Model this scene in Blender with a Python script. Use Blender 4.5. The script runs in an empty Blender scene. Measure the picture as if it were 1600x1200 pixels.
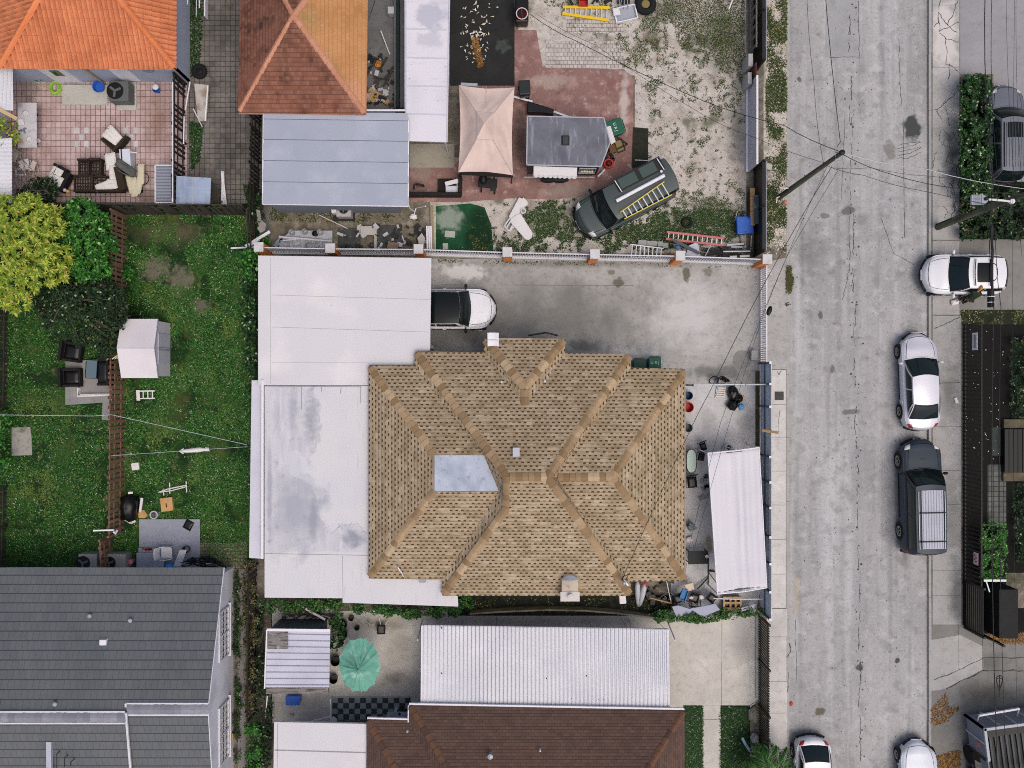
SKY,SUN,EXPO=.15,.85,-.08
import bpy,bmesh,math,random
from mathutils import Vector,Matrix,noise
random.seed(7)
C=bpy.context.scene.collection
H,K=45.0,32.0
PI=math.pi
def P(x,y,z=0.0):
 s=(H-z)/H/K
 return Vector(((x-800)*s,(600-y)*s,z))
def lerp(a,b,t):return a+(b-a)*t
def R(a,b):return random.uniform(a,b)
def rotz(a):return Matrix.Rotation(a,4,'Z')
# ------------------------------------------------------------------ materials
def mat(name,col,rough=.85,L=(),bump=None,metal=0.0,coords='P',spec=.3,alpha=None,coat=0):
 m=bpy.data.materials.get(name)
 if m:return m
 m=bpy.data.materials.new(name);m.use_nodes=True
 nt=m.node_tree;N=nt.nodes;b=N['Principled BSDF'];ln=nt.links.new
 b.inputs['Roughness'].default_value=rough;b.inputs['Metallic'].default_value=metal
 b.inputs['Specular IOR Level'].default_value=spec
 if coat:b.inputs['Coat Weight'].default_value=coat;b.inputs['Coat Roughness'].default_value=.08
 b.inputs['Base Color'].default_value=(*col,1)
 if coords=='UV':
  u=N.new('ShaderNodeUVMap');pos=u.outputs[0]
 elif coords=='O':
  pos=N.new('ShaderNodeTexCoord').outputs['Object']
 else:
  pos=N.new('ShaderNodeNewGeometry').outputs['Position']
 def scaled(v):
  if v is None:return pos
  n=N.new('ShaderNodeVectorMath');n.operation='MULTIPLY';ln(pos,n.inputs[0]);n.inputs[1].default_value=v
  return n.outputs[0]
 def math_(op,a,b_=None,c=None):
  n=N.new('ShaderNodeMath');n.operation=op
  for i,x in enumerate((a,b_,c)):
   if x is None:continue
   if isinstance(x,(int,float)):n.inputs[i].default_value=x
   else:ln(x,n.inputs[i])
  return n.outputs[0]
 def ramp(f,lo,hi):
  n=N.new('ShaderNodeMapRange');n.clamp=True
  ln(f,n.inputs[0]);n.inputs[1].default_value=lo;n.inputs[2].default_value=hi
  return n.outputs[0]
 cur=None
 def mixc(f,c2):
  nonlocal cur
  n=N.new('ShaderNodeMix');n.data_type='RGBA'
  if isinstance(f,(int,float)):n.inputs[0].default_value=f
  else:ln(f,n.inputs[0])
  if cur is None:n.inputs[6].default_value=(*col,1)
  else:ln(cur,n.inputs[6])
  if isinstance(c2,tuple):n.inputs[7].default_value=(*c2,1)
  else:ln(c2,n.inputs[7])
  cur=n.outputs[2]
 for l in L:
  k=l[0]
  if k=='n':
   n=N.new('ShaderNodeTexNoise');n.inputs['Scale'].default_value=l[2];n.inputs['Detail'].default_value=l[7]if len(l)>7 else 4
   ln(scaled(l[6]if len(l)>6 else None),n.inputs['Vector'])
   mixc(math_('MULTIPLY',ramp(n.outputs['Fac'],l[3],l[4]),l[5]),l[1])
  elif k=='v':
   n=N.new('ShaderNodeTexVoronoi');n.inputs['Scale'].default_value=l[2];n.inputs['Randomness'].default_value=1
   ln(scaled(l[6]if len(l)>6 else None),n.inputs['Vector'])
   mixc(math_('MULTIPLY',ramp(n.outputs['Distance'],l[4],l[3]),l[5]),l[1])
  elif k=='c':
   n=N.new('ShaderNodeTexVoronoi');n.feature='DISTANCE_TO_EDGE';n.inputs['Scale'].default_value=l[2]
   nz=N.new('ShaderNodeTexNoise');nz.inputs['Scale'].default_value=l[2]*2.2;ln(pos,nz.inputs['Vector'])
   va=N.new('ShaderNodeVectorMath');va.operation='MULTIPLY_ADD';ln(nz.outputs['Color'],va.inputs[0]);va.inputs[1].default_value=(.35/l[2],)*3
   ln(pos,va.inputs[2]);ln(va.outputs[0],n.inputs['Vector'])
   mixc(math_('MULTIPLY',ramp(n.outputs['Distance'],l[3],0.0),l[4]),l[1])
  elif k=='s':
   cx,cy,cz=P(*l[2]);rx,ry=l[3][0]/K,l[3][1]/K
   wp=N.new('ShaderNodeNewGeometry').outputs['Position'];a=N.new('ShaderNodeVectorMath');a.operation='SUBTRACT';ln(wp,a.inputs[0]);a.inputs[1].default_value=(cx,cy,cz)
   s=N.new('ShaderNodeVectorMath');s.operation='MULTIPLY';ln(a.outputs[0],s.inputs[0]);s.inputs[1].default_value=(1/rx,1/ry,0)
   d=N.new('ShaderNodeVectorMath');d.operation='LENGTH';ln(s.outputs[0],d.inputs[0])
   nz=N.new('ShaderNodeTexNoise');nz.inputs['Scale'].default_value=l[5]if len(l)>5 else 2.5;nz.inputs['Detail'].default_value=5;ln(wp,nz.inputs['Vector'])
   f=math_('MULTIPLY_ADD',nz.outputs['Fac'],1.6,math_('SUBTRACT',d.outputs['Value'],.8))
   soft=l[6]if len(l)>6 else .35
   mixc(math_('MULTIPLY',ramp(f,1.0,1.0-soft),l[4]),l[1])
  elif k=='i':
   g=N.new('ShaderNodeNewGeometry')
   mixc(math_('MULTIPLY',ramp(g.outputs['Random Per Island'],l[2],l[3]),l[4]),l[1])
  elif k=='k':
   n=N.new('ShaderNodeTexBrick');n.inputs['Scale'].default_value=1;n.offset=l[8]if len(l)>8 else 0.0;n.squash=1
   n.inputs['Brick Width'].default_value=l[2];n.inputs['Row Height'].default_value=l[3];n.inputs['Mortar Size'].default_value=l[4]
   n.inputs['Mortar Smooth'].default_value=.3
   n.inputs['Color1'].default_value=(0,0,0,1);n.inputs['Color2'].default_value=(1,1,1,1)
   ln(pos,n.inputs['Vector'])
   sp=N.new('ShaderNodeSeparateColor');ln(n.outputs['Color'],sp.inputs[0])
   mixc(math_('MULTIPLY',sp.outputs[0],l[7]),l[6]);mixc(math_('MULTIPLY',n.outputs['Fac'],l[5]),l[1])
  elif k=='h':
   row,tab,dv,du,dark,lc,lw,tone,ta=l[1:10]
   sp=N.new('ShaderNodeSeparateXYZ');ln(pos,sp.inputs[0])
   v=math_('DIVIDE',sp.outputs[1],row);rv=math_('FLOOR',v);fv=math_('FRACT',v)
   wn=N.new('ShaderNodeTexWhiteNoise');wn.noise_dimensions='1D';ln(rv,wn.inputs['W'])
   jit=math_('MULTIPLY_ADD',math_('MODULO',rv,2.0),.5,math_('MULTIPLY',wn.outputs['Value'],.12))
   u=math_('ADD',math_('DIVIDE',sp.outputs[0],tab),jit);fu=math_('FRACT',u)
   cb=N.new('ShaderNodeCombineXYZ');ln(math_('FLOOR',u),cb.inputs[0]);ln(rv,cb.inputs[1])
   w2=N.new('ShaderNodeTexWhiteNoise');w2.noise_dimensions='2D';ln(cb.outputs[0],w2.inputs['Vector'])
   mixc(math_('MULTIPLY',w2.outputs['Value'],ta),tone)
   if du>0:
    dsh=math_('MULTIPLY',math_('LESS_THAN',fv,dv),math_('LESS_THAN',fu,du))
    mixc(math_('MULTIPLY',dsh,ramp(w2.outputs['Value'],.02,.3)),dark)
   else:
    mixc(math_('MULTIPLY',math_('LESS_THAN',fu,.08),.5),dark)
   mixc(math_('MULTIPLY',math_('LESS_THAN',fv,lw),.7),lc)
 if cur is not None:ln(cur,b.inputs['Base Color'])
 if bump:
  n=N.new('ShaderNodeTexNoise');n.inputs['Scale'].default_value=bump[0];n.inputs['Detail'].default_value=4;ln(pos,n.inputs['Vector'])
  bp=N.new('ShaderNodeBump');bp.inputs['Strength'].default_value=bump[1];bp.inputs['Distance'].default_value=bump[2]if len(bump)>2 else .03
  ln(n.outputs['Fac'],bp.inputs['Height']);ln(bp.outputs[0],b.inputs['Normal'])
 if alpha is not None:b.inputs['Alpha'].default_value=alpha
 return m
def dirt(c,a=.3,s=1.5,k=.55):
 d=tuple(x*k for x in c)
 return[('n',d,s,.5,.75,a),('n',d,s*9,.55,.8,a*.6)]
def plain(name,c,rough=.6,a=.25,**kw):return mat(name,c,rough,dirt(c,a),**kw)
# ------------------------------------------------------------------ mesh builder
class B:
 def __init__(s):s.v=[];s.f=[];s.m=[];s.uv=[]
 def add(s,vs,fs,mi=0,uv=None):
  o=len(s.v);s.v.extend(Vector(v)for v in vs)
  for i,f in enumerate(fs):
   s.f.append([o+j for j in f]);s.m.append(mi)
   s.uv.append([uv[j]for j in f]if uv else None)
  return s
 def box(s,c,size,rot=0.0,mi=0,M=None,taper=1.0):
  x,y,z=size[0]/2,size[1]/2,size[2]/2;t=taper
  vs=[(-x,-y,-z),(x,-y,-z),(x,y,-z),(-x,y,-z),(-x*t,-y*t,z),(x*t,-y*t,z),(x*t,y*t,z),(-x*t,y*t,z)]
  T=Matrix.Translation(c)@(M.to_4x4()if M is not None else rotz(rot))
  return s.add([T@Vector(v)for v in vs],[(3,2,1,0),(4,5,6,7),(0,1,5,4),(1,2,6,5),(2,3,7,6),(3,0,4,7)],mi)
 def pbox(s,x0,y0,x1,y1,z0,z1,mi=0):
  a,b=P(x0,y1,z1),P(x1,y0,z1)
  return s.box(((a.x+b.x)/2,(a.y+b.y)/2,(z0+z1)/2),(b.x-a.x,b.y-a.y,z1-z0),0,mi)
 def prism(s,pts,z0,z1,mi=0,bottom=True):
  n=len(pts);ar=sum(pts[i][0]*pts[(i+1)%n][1]-pts[(i+1)%n][0]*pts[i][1]for i in range(n))
  if ar<0:pts=list(pts)[::-1]
  vs=[(p[0],p[1],z0)for p in pts]+[(p[0],p[1],z1)for p in pts]
  fs=[tuple(range(n,2*n))]+[(i,(i+1)%n,n+(i+1)%n,n+i)for i in range(n)]
  if bottom:fs.append(tuple(range(n-1,-1,-1)))
  return s.add(vs,fs,mi)
 def sheet(s,pts,mi=0):
  n=len(pts);ar=sum(pts[i][0]*pts[(i+1)%n][1]-pts[(i+1)%n][0]*pts[i][1]for i in range(n))
  if ar<0:pts=list(pts)[::-1]
  return s.add(pts,[tuple(range(n))],mi)
 def bar(s,a,b,w,h=None,mi=0,up=(0,0,1)):
  a,b=Vector(a),Vector(b);d=b-a;L=d.length
  if L<1e-6:return s
  x=d/L;u=Vector(up)
  if abs(x.dot(u))>.98:u=Vector((1,0,0))
  y=u.cross(x).normalized();z=x.cross(y)
  M=Matrix((x,y,z)).transposed()
  return s.box((a+b)/2,(L,w,h or w),0,mi,M)
 def tube(s,pts,r,n=6,mi=0,cap=True):
  pts=[Vector(p)for p in pts];m=len(pts);vs=[];fs=[]
  for i,p in enumerate(pts):
   d=(pts[min(i+1,m-1)]-pts[max(i-1,0)]).normalized()
   u=Vector((0,0,1))if abs(d.z)<.9 else Vector((1,0,0))
   a=u.cross(d).normalized();b=d.cross(a);rr=r[i]if isinstance(r,(list,tuple))else r
   vs+=[p+(a*math.cos(2*PI*k/n)+b*math.sin(2*PI*k/n))*rr for k in range(n)]
  for i in range(m-1):
   fs+=[(i*n+k,i*n+(k+1)%n,(i+1)*n+(k+1)%n,(i+1)*n+k)for k in range(n)]
  if cap:fs+=[tuple(range(n-1,-1,-1)),tuple((m-1)*n+k for k in range(n))]
  return s.add(vs,fs,mi)
 def lathe(s,prof,c,n=20,mi=0,M=None,sx=1,sy=1):
  vs=[];fs=[];m=len(prof)
  T=Matrix.Translation(c)@(M.to_4x4()if M is not None else Matrix.Identity(4))
  for r,z in prof:vs+=[T@Vector((r*sx*math.cos(2*PI*k/n),r*sy*math.sin(2*PI*k/n),z))for k in range(n)]
  for i in range(m-1):fs+=[(i*n+k,i*n+(k+1)%n,(i+1)*n+(k+1)%n,(i+1)*n+k)for k in range(n)]
  if prof[0][0]>1e-4:fs.append(tuple(range(n-1,-1,-1)))
  if prof[-1][0]>1e-4:fs.append(tuple((m-1)*n+k for k in range(n)))
  return s.add(vs,fs,mi)
 def torus(s,c,Rr,r,nu=20,nv=8,mi=0,M=None):
  T=Matrix.Translation(c)@(M.to_4x4()if M is not None else Matrix.Identity(4));vs=[];fs=[]
  for i in range(nu):
   a=2*PI*i/nu
   for j in range(nv):
    b=2*PI*j/nv;q=Rr+r*math.cos(b)
    vs.append(T@Vector((q*math.cos(a),q*math.sin(a),r*math.sin(b))))
  for i in range(nu):
   for j in range(nv):
    fs.append((i*nv+j,((i+1)%nu)*nv+j,((i+1)%nu)*nv+(j+1)%nv,i*nv+(j+1)%nv))
  return s.add(vs,fs,mi)
 def ball(s,c,r,nu=12,nv=8,mi=0,M=None,jit=0):
  if isinstance(r,(int,float)):r=(r,r,r)
  T=Matrix.Translation(c)@(M.to_4x4()if M is not None else Matrix.Identity(4));vs=[];fs=[]
  sd=Vector((R(-9,9),R(-9,9),R(-9,9)))
  for j in range(nv+1):
   t=PI*j/nv
   for i in range(nu):
    a=2*PI*i/nu;d=Vector((math.sin(t)*math.cos(a),math.sin(t)*math.sin(a),-math.cos(t)))
    k=1+(jit*noise.noise(d*1.7+sd)if jit else 0)
    vs.append(T@Vector((d.x*r[0]*k,d.y*r[1]*k,d.z*r[2]*k)))
  for j in range(nv):
   for i in range(nu):fs.append((j*nu+i,j*nu+(i+1)%nu,(j+1)*nu+(i+1)%nu,(j+1)*nu+i))
  return s.add(vs,fs,mi)
 def grid(s,fn,nu,nv,mi=0,thick=0):
  vs=[fn(i/nu,j/nv)for j in range(nv+1)for i in range(nu+1)]
  fs=[(j*(nu+1)+i,j*(nu+1)+i+1,(j+1)*(nu+1)+i+1,(j+1)*(nu+1)+i)for j in range(nv)for i in range(nu)]
  return s.add(vs,fs,mi)
 def build(s,name,mats,parent=None,smooth=False,local=False,bevel=0,sub=0,origin=None,solid=0,auto=None):
  if not isinstance(mats,(list,tuple)):mats=[mats]
  me=bpy.data.meshes.new(name);off=Vector((0,0,0));o=bpy.data.objects.new(name,me)
  if parent is not None:
   o.parent=parent
   if not local:
    q=parent
    while q is not None:off+=q.location;q=q.parent
  elif not local and s.v:
   xs=[v.x for v in s.v];ys=[v.y for v in s.v];zs=[v.z for v in s.v]
   off=Vector(((min(xs)+max(xs))/2,(min(ys)+max(ys))/2,min(zs)));o.location=off
  me.from_pydata([tuple(v-off)for v in s.v],[],s.f)
  for m in mats:me.materials.append(m)
  if len(mats)>1:me.polygons.foreach_set('material_index',s.m)
  if any(u is not None for u in s.uv):
   ul=me.uv_layers.new(name='UVMap');k=0;flat=[]
   for f,u in zip(s.f,s.uv):
    for j in range(len(f)):flat+=(u[j]if u else(0,0))
   ul.data.foreach_set('uv',flat)
  if smooth:me.polygons.foreach_set('use_smooth',[True]*len(me.polygons))
  me.update();C.objects.link(o)
  if bevel:
   md=o.modifiers.new('bevel','BEVEL');md.width=bevel;md.segments=2;md.limit_method='ANGLE'
  if solid:
   md=o.modifiers.new('solid','SOLIDIFY');md.thickness=solid
  if sub:
   md=o.modifiers.new('sub','SUBSURF');md.levels=sub;md.render_levels=sub
  if auto:
   me.set_sharp_from_angle(angle=auto)
  return o
def tag(o,label,cat,group=None):
 o['label']=label;o['category']=cat
 if group:o['group']=group
 return o
def empty(name,loc,label=None,cat=None,group=None,rz=0.0):
 o=bpy.data.objects.new(name,None);C.objects.link(o);o.location=loc;o.rotation_euler=(0,0,rz);o.empty_display_size=.3
 if label:tag(o,label,cat,group)
 return o
def struct(o):o['kind']='structure';return o
def stuff(o):o['kind']='stuff';return o
def copy_tree(o,parent=None):
 c=o.copy();C.objects.link(c)
 if parent is not None:c.parent=parent
 for ch in[x for x in bpy.data.objects if x.parent==o]:copy_tree(ch,c)
 return c
def px(pts,z=0.0):return[P(x,y,z)for x,y in pts]
def inside(p,poly):
 r=False;j=len(poly)-1
 for i in range(len(poly)):
  a,b=poly[i],poly[j]
  if(a[1]>p[1])!=(b[1]>p[1])and p[0]<(b[0]-a[0])*(p[1]-a[1])/(b[1]-a[1])+a[0]:r=not r
  j=i
 return r
def facet(b,poly,eave,us=None,vs=None,prof=None,mi=0,thick=0.0):
 poly=[Vector(p)for p in poly];n=Vector((0,0,0))
 for i in range(len(poly)):n+=(poly[i]-poly[0]).cross(poly[(i+1)%len(poly)]-poly[0])
 n.normalize()
 if n.z<0:n=-n;poly=poly[::-1]
 e=Vector(eave);e=(e-n*e.dot(n)).normalized();w=n.cross(e)
 if w.z<-1e-4:e=-e;w=n.cross(e)
 o=poly[0];q=[((p-o).dot(e),(p-o).dot(w))for p in poly]
 if prof is None:
  b.add(poly,[tuple(range(len(poly)))],mi,[(a+o.dot(e),c)for a,c in q]);return
 u0,u1=min(a for a,_ in q),max(a for a,_ in q);v0,v1=min(c for _,c in q),max(c for _,c in q)
 U=us(u0,u1);V=vs(v0,v1);bm=bmesh.new()
 g=[[bm.verts.new((u,v,prof(u,v)))for u in U]for v in V]
 for j in range(len(V)-1):
  for i in range(len(U)-1):bm.faces.new((g[j][i],g[j][i+1],g[j+1][i+1],g[j+1][i]))
 for i in range(len(q)):
  a,c=q[i],q[(i+1)%len(q)];d=Vector((c[0]-a[0],c[1]-a[1],0))
  if d.length<1e-5:continue
  bmesh.ops.bisect_plane(bm,geom=bm.verts[:]+bm.edges[:]+bm.faces[:],dist=1e-5,plane_co=(a[0],a[1],0),plane_no=(d.y,-d.x,0),clear_outer=True)
 bm.verts.index_update()
 b.add([o+e*v.co.x+w*v.co.y+n*v.co.z for v in bm.verts],[tuple(v.index for v in f.verts)for f in bm.faces],mi,[(v.co.x+o.dot(e),v.co.y)for v in bm.verts])
 bm.free()
def arange(step):return lambda a,b:[a+step*i for i in range(int((b-a)/step)+2)]
def ridge_tiles(b,a,c,w,L,up=.03,h=.05,mi=0,gap=.0):
 a,c=Vector(a),Vector(c);a=a+(c-a).normalized()*.1;d=c-a;n=max(1,round(d.length/L));x=d.normalized();y=Vector((0,0,1)).cross(x).normalized();z=x.cross(y)
 for i in range(n):
  p,q=a+d*(i/n),a+d*((i+1+.12)/n);hw=w/2*R(.94,1.06);lift=R(0,.012)
  vs=[]
  for t,pp in((0,p),(1,q)):
   for k in(-1,-.5,0,.5,1):vs.append(pp+y*hw*k+z*(up+lift+h*(1-k*k)+(.03 if t==0 else 0)-.045*abs(k)))
  b.add(vs,[(j,j+1,5+j+1,5+j)for j in range(4)]+[(0,4,3,2,1)],mi)
# ------------------------------------------------------------------ colours (albedo from a photo tone)
FX=1.12
def S(r,g,b):
 def f(c):
  c/=255.0
  return(c/12.92 if c<=.04045 else((c+.055)/1.055)**2.4)/FX
 return(f(r),f(g),f(b))
def flat(name,pts,z,m,kind='structure'):
 o=B().sheet(px(pts,0)if z==0 else[Vector((P(x,y).x,P(x,y).y,z))for x,y in pts]).build(name,m)
 o['kind']=kind
 return o
def rect(x0,y0,x1,y1):return[(x0,y0),(x1,y0),(x1,y1),(x0,y1)]
# ------------------------------------------------------------------ materials of the ground
m_dirt=mat('dirt',S(118,110,98),.95,[('n',S(70,66,58),1.2,.45,.7,.7),('n',S(160,152,138),3,.5,.7,.6),('n',S(55,62,35),.8,.55,.68,.5),('v',S(45,42,36),14,.0,.3,.5),('v',S(190,184,172),9,0,.22,.6)],(25,.5))
m_road=mat('asphalt',S(172,170,169),.92,[('n',S(140,140,141),.35,.42,.68,.55,(1,.45,1)),('n',S(206,206,207),.6,.5,.72,.5,(2.2,.12,1)),('n',S(124,124,124),.8,.52,.72,.5,(2.8,.1,1)),('n',S(118,117,118),26,.57,.78,.45),('n',S(205,204,206),30,.6,.8,.35),('v',S(72,71,72),5.5,.03,.13,.7),('v',S(95,94,95),11,.05,.2,.6),('v',S(208,207,206),8,.04,.14,.4),('n',S(104,103,104),6,.57,.72,.4),('n',S(208,207,208),9,.58,.72,.35),('n',S(126,124,124),1.6,.54,.7,.5),('n',S(200,199,199),2.1,.56,.72,.45),('s',S(62,66,64),(1427,198,0),(15,24),.95,3),('s',S(118,116,108),(1392,233,0),(11,15),.7,3),('s',S(96,96,96),(1268,390,0),(34,62),.55,1.2,.9),('s',S(92,92,88),(1328,328,0),(14,8),.8,3),('s',S(104,102,94),(1291,336,0),(8,5),.7,3),('s',S(110,110,110),(1350,345,0),(12,16),.5,2,.8),('s',S(176,160,124),(1245,930,0),(9,38),.45,3,.7),('s',S(96,96,92),(1331,644,0),(15,5),.8,3),('s',S(66,68,66),(1345,1043,0),(7,6),.9,4),('s',S(60,62,62),(1404,1033,0),(4,5),.9,4),('s',S(96,90,74),(1283,1114,0),(9,7),.9,4),('s',S(84,82,82),(1283,493,0),(4,7),.8,4),('s',S(90,88,88),(1302,577,0),(4,8),.7,4),('s',S(80,80,80),(1250,123,0),(4,6),.8,4),('s',S(72,72,72),(1415,860,0),(7,44),.5,2,.8),('s',S(130,129,131),(1345,700,0),(20,520),.35,.7,.9)],(40,.25,.02))
def conc(name,c,st=(),k=1.0):
 d=tuple(x*.6 for x in c);l=tuple(min(x*1.3,.85)for x in c)
 return mat(name,c,.9,[('n',d,.5,.48,.74,.42*k),('n',l,.9,.5,.7,.5*k),('n',d,3.5,.52,.72,.45*k),('n',d,28,.52,.75,.35),('n',l,35,.58,.78,.3),('v',tuple(x*.3 for x in c),4,.02,.1,.6)]+list(st),(35,.2,.02))
m_walk=conc('sidewalk_concrete',S(200,196,192))
m_walk2=conc('sidewalk_worn',S(170,168,166),[('s',S(84,88,86),(1488,245,0),(18,75),.8,1.6,.9),('s',S(208,202,198),(1476,55,0),(28,70),.85,2,.5),('s',S(104,108,104),(1480,610,0),(24,62),.75,1.5,.8),('s',S(110,112,108),(1484,800,0),(20,90),.6,1.5,.9),('s',S(92,94,90),(1492,920,0),(12,70),.6,1.5,.9)])
m_drive=conc('driveway_concrete',S(170,168,165),[('s',S(104,103,98),(850,490,0),(230,85),.72,.8,.8),('s',S(84,84,78),(720,520,0),(80,40),.6,1,.8),('n',S(120,118,114),7,.55,.74,.4),('s',S(206,204,203),(1075,490,0),(75,75),.7,1.8,.8),('s',S(198,196,194),(985,560,0),(50,24),.75,2.5,.5),('s',S(206,204,202),(725,425,0),(40,14),.8,3.5,.4),('s',S(96,90,76),(966,440,0),(9,9),.85,3),('s',S(92,88,74),(1073,428,0),(7,13),.85,3),('s',S(110,104,90),(955,425,0),(7,6),.8,3),('s',S(112,104,90),(1106,425,0),(9,8),.7,3),('s',S(108,104,96),(930,412,0),(260,9),.6,2,.8),('s',S(96,98,96),(1120,582,0),(60,14),.7,2,.6),('s',S(88,92,84),(910,540,0),(35,12),.6,2.5,.6)],1.2)  # dark spot between the parked car and the house paints the shade there
m_front=conc('front_patio_concrete',S(196,195,196),[('s',S(120,120,120),(1165,660,0),(18,45),.6,2,.8),('s',S(132,131,130),(1108,655,0),(16,28),.5,2,.9),('s',S(140,134,104),(1108,850,0),(6,20),.8,2),('s',S(110,110,110),(1130,592,0),(45,5),.7,3)])
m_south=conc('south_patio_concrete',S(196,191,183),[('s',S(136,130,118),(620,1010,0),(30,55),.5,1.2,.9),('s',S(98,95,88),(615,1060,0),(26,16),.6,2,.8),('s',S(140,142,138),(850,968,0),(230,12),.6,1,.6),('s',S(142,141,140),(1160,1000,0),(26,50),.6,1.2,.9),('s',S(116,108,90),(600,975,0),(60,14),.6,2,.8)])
m_slab=conc('patio_slab_concrete',S(140,138,136),[],1.2)
m_step=conc('pale_step_concrete',S(182,180,172),[],.6)
m_red=mat('red_concrete',S(142,110,104),.9,[('n',S(122,82,78),1.0,.45,.7,.6),('n',S(186,152,144),1.6,.5,.72,.7),('n',S(196,182,174),2.4,.6,.72,.65),('n',S(80,56,52),14,.55,.75,.5),('v',S(210,204,198),5,.02,.09,.7),('s',S(176,158,150),(860,128,0),(45,14),.65,2.5,.6),('s',S(196,184,176),(976,160,0),(9,50),.8,2.2,.6),('s',S(148,138,128),(900,300,0),(70,16),.7,2,.7),('s',S(92,80,72),(812,210,0),(9,60),.7,2,.6),('s',S(148,132,122),(660,270,0),(16,20),.6,3)],(30,.3))
m_sand=mat('sandy_soil',S(198,190,182),.97,[('n',S(152,142,128),1.3,.45,.68,.7),('n',S(208,202,196),1.8,.5,.7,.7),('n',S(124,118,104),4.5,.58,.7,.6),('v',S(70,74,44),3.2,.02,.2,.8),('v',S(58,56,46),9,.04,.17,.75),('n',S(70,78,44),.75,.58,.68,.75),('n',S(120,112,98),26,.5,.72,.5),('s',S(84,78,58),(880,340,0),(90,42),.6,1.8,.8),('s',S(56,66,36),(1100,345,0),(95,40),.7,1.8,.8),('s',S(60,62,40),(1130,60,0),(50,75),.75,1.4,.8),('s',S(92,92,88),(1150,200,0),(20,75),.65,1.2,.9),('s',S(98,84,58),(1020,60,0),(36,26),.6,2,.8),('s',S(76,72,60),(1020,15,0),(75,22),.6,2,.7)],(22,.6))
m_lawn=mat('lawn_soil',S(22,54,16),.97,[('n',S(12,32,10),1.5,.45,.65,.7),('n',S(88,104,44),.8,.54,.7,.55),('n',S(120,112,88),2.4,.6,.7,.5),('n',S(16,30,12),9,.52,.72,.5),('s',S(96,88,68),(265,365,0),(80,26),.7,1.8,.8),('s',S(132,122,108),(240,420,0),(34,24),.6,4,.5),('s',S(132,122,108),(282,440,0),(24,30),.55,4,.5),('s',S(126,116,104),(312,480,0),(20,16),.55,5,.5),('s',S(80,84,44),(275,640,0),(26,60),.5,2,.8)],(20,.6))
m_turf=mat('green_carpet',S(30,84,52),.95,[('n',S(16,52,28),1.2,.45,.7,.7),('s',S(150,160,148),(702,342,0),(26,26),.85,3,.5),('s',S(10,38,18),(748,365,0),(32,44),.85,1.5,.5),('n',S(130,146,122),7,.64,.74,.5),('n',S(14,40,22),22,.5,.75,.4)],(60,.4,.01))
m_black=mat('black_tarp',S(26,26,24),.6,[('n',S(40,40,37),1.2,.5,.7,.6),('s',S(66,72,68),(785,72,0),(14,11),.8,4),('n',S(14,14,13),3,.5,.7,.5)],(6,.3))
m_pave=mat('pink_pavers',S(200,178,176),.9,[('n',S(150,120,112),1.1,.46,.7,.55),('n',S(204,190,188),1.5,.5,.7,.4),('n',S(128,102,96),9,.52,.75,.4),('s',S(136,104,84),(246,190,0),(26,60),.75,2.2,.8),('s',S(110,92,84),(235,305,0),(30,12),.6,2),('s',S(128,124,116),(46,140,0),(18,22),.7,2),('k',S(84,60,56),.242,.305,.017,.85,S(150,120,114),.4)],(40,.2,.01))
m_pave2=mat('dark_pavers',S(118,112,106),.92,[('n',S(66,62,56),.8,.45,.68,.8),('n',S(150,142,136),1.4,.52,.72,.55),('n',S(54,52,44),8,.52,.75,.5),('s',S(62,62,54),(350,40,0),(40,60),.8,1.6,.7),('s',S(52,52,48),(362,235,0),(34,70),.75,1.6,.7),('s',S(44,46,42),(400,150,0),(22,190),.6,1,.8),('k',S(40,38,34),.25,.25,.014,.85,S(146,140,136),.3)],(40,.3,.01))  # long dark spot beside the pyramid roof paints the soft shade along it
m_brickp=mat('brick_pavers',S(186,178,172),.92,[('n',S(140,122,112),1.6,.45,.7,.6),('k',S(86,74,66),.2,.2,.012,.8,S(210,204,198),.5,.5),('n',S(112,98,86),6,.55,.72,.6)],(30,.3,.01))
m_brickp2=mat('cobble_pavers',S(116,106,92),.92,[('k',S(50,46,38),.25,.17,.018,.85,S(150,138,116),.6,.5),('n',S(70,64,52),2,.45,.7,.6)],(30,.3,.01))
m_check=mat('checker_tiles',S(56,62,60),.5,[('n',S(60,66,68),3,.5,.7,.4)])
m_check2=mat('checker_tiles_pale',S(142,150,152),.5,[('n',S(130,140,146),3,.5,.7,.4)])
m_kerb=conc('kerb_concrete',S(168,166,162),[],.8)
m_dk=mat('dark_gravel',S(22,21,19),.95,[('n',S(16,15,14),2,.45,.7,.7),('v',S(140,134,124),5,.02,.07,.5),('v',S(70,66,58),11,.02,.12,.4)],(20,.6))
m_rdrive=conc('side_drive_asphalt',S(132,130,126),[('s',S(92,94,90),(1540,1035,0),(60,20),.6,1.5,.8),('s',S(88,86,74),(1540,1085,0),(50,22),.65,1.5,.8)],1.1)
m_rdrive2=conc('upper_drive_asphalt',S(150,149,152),[],.7)
m_dk2=conc('dark_slab',S(60,66,64));m_dk3=mat('dim_cobbles',S(92,94,90),.92,[('k',S(40,42,40),.25,.25,.02,.85,S(140,140,136),.5),('n',S(52,54,52),1.5,.45,.7,.7)])
m_crack=mat('crack_dark',S(78,77,76),.95)
m_tar=mat('joint_dark',S(80,79,79),.95,[('n',S(120,119,119),6,.5,.7,.7)])
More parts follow.
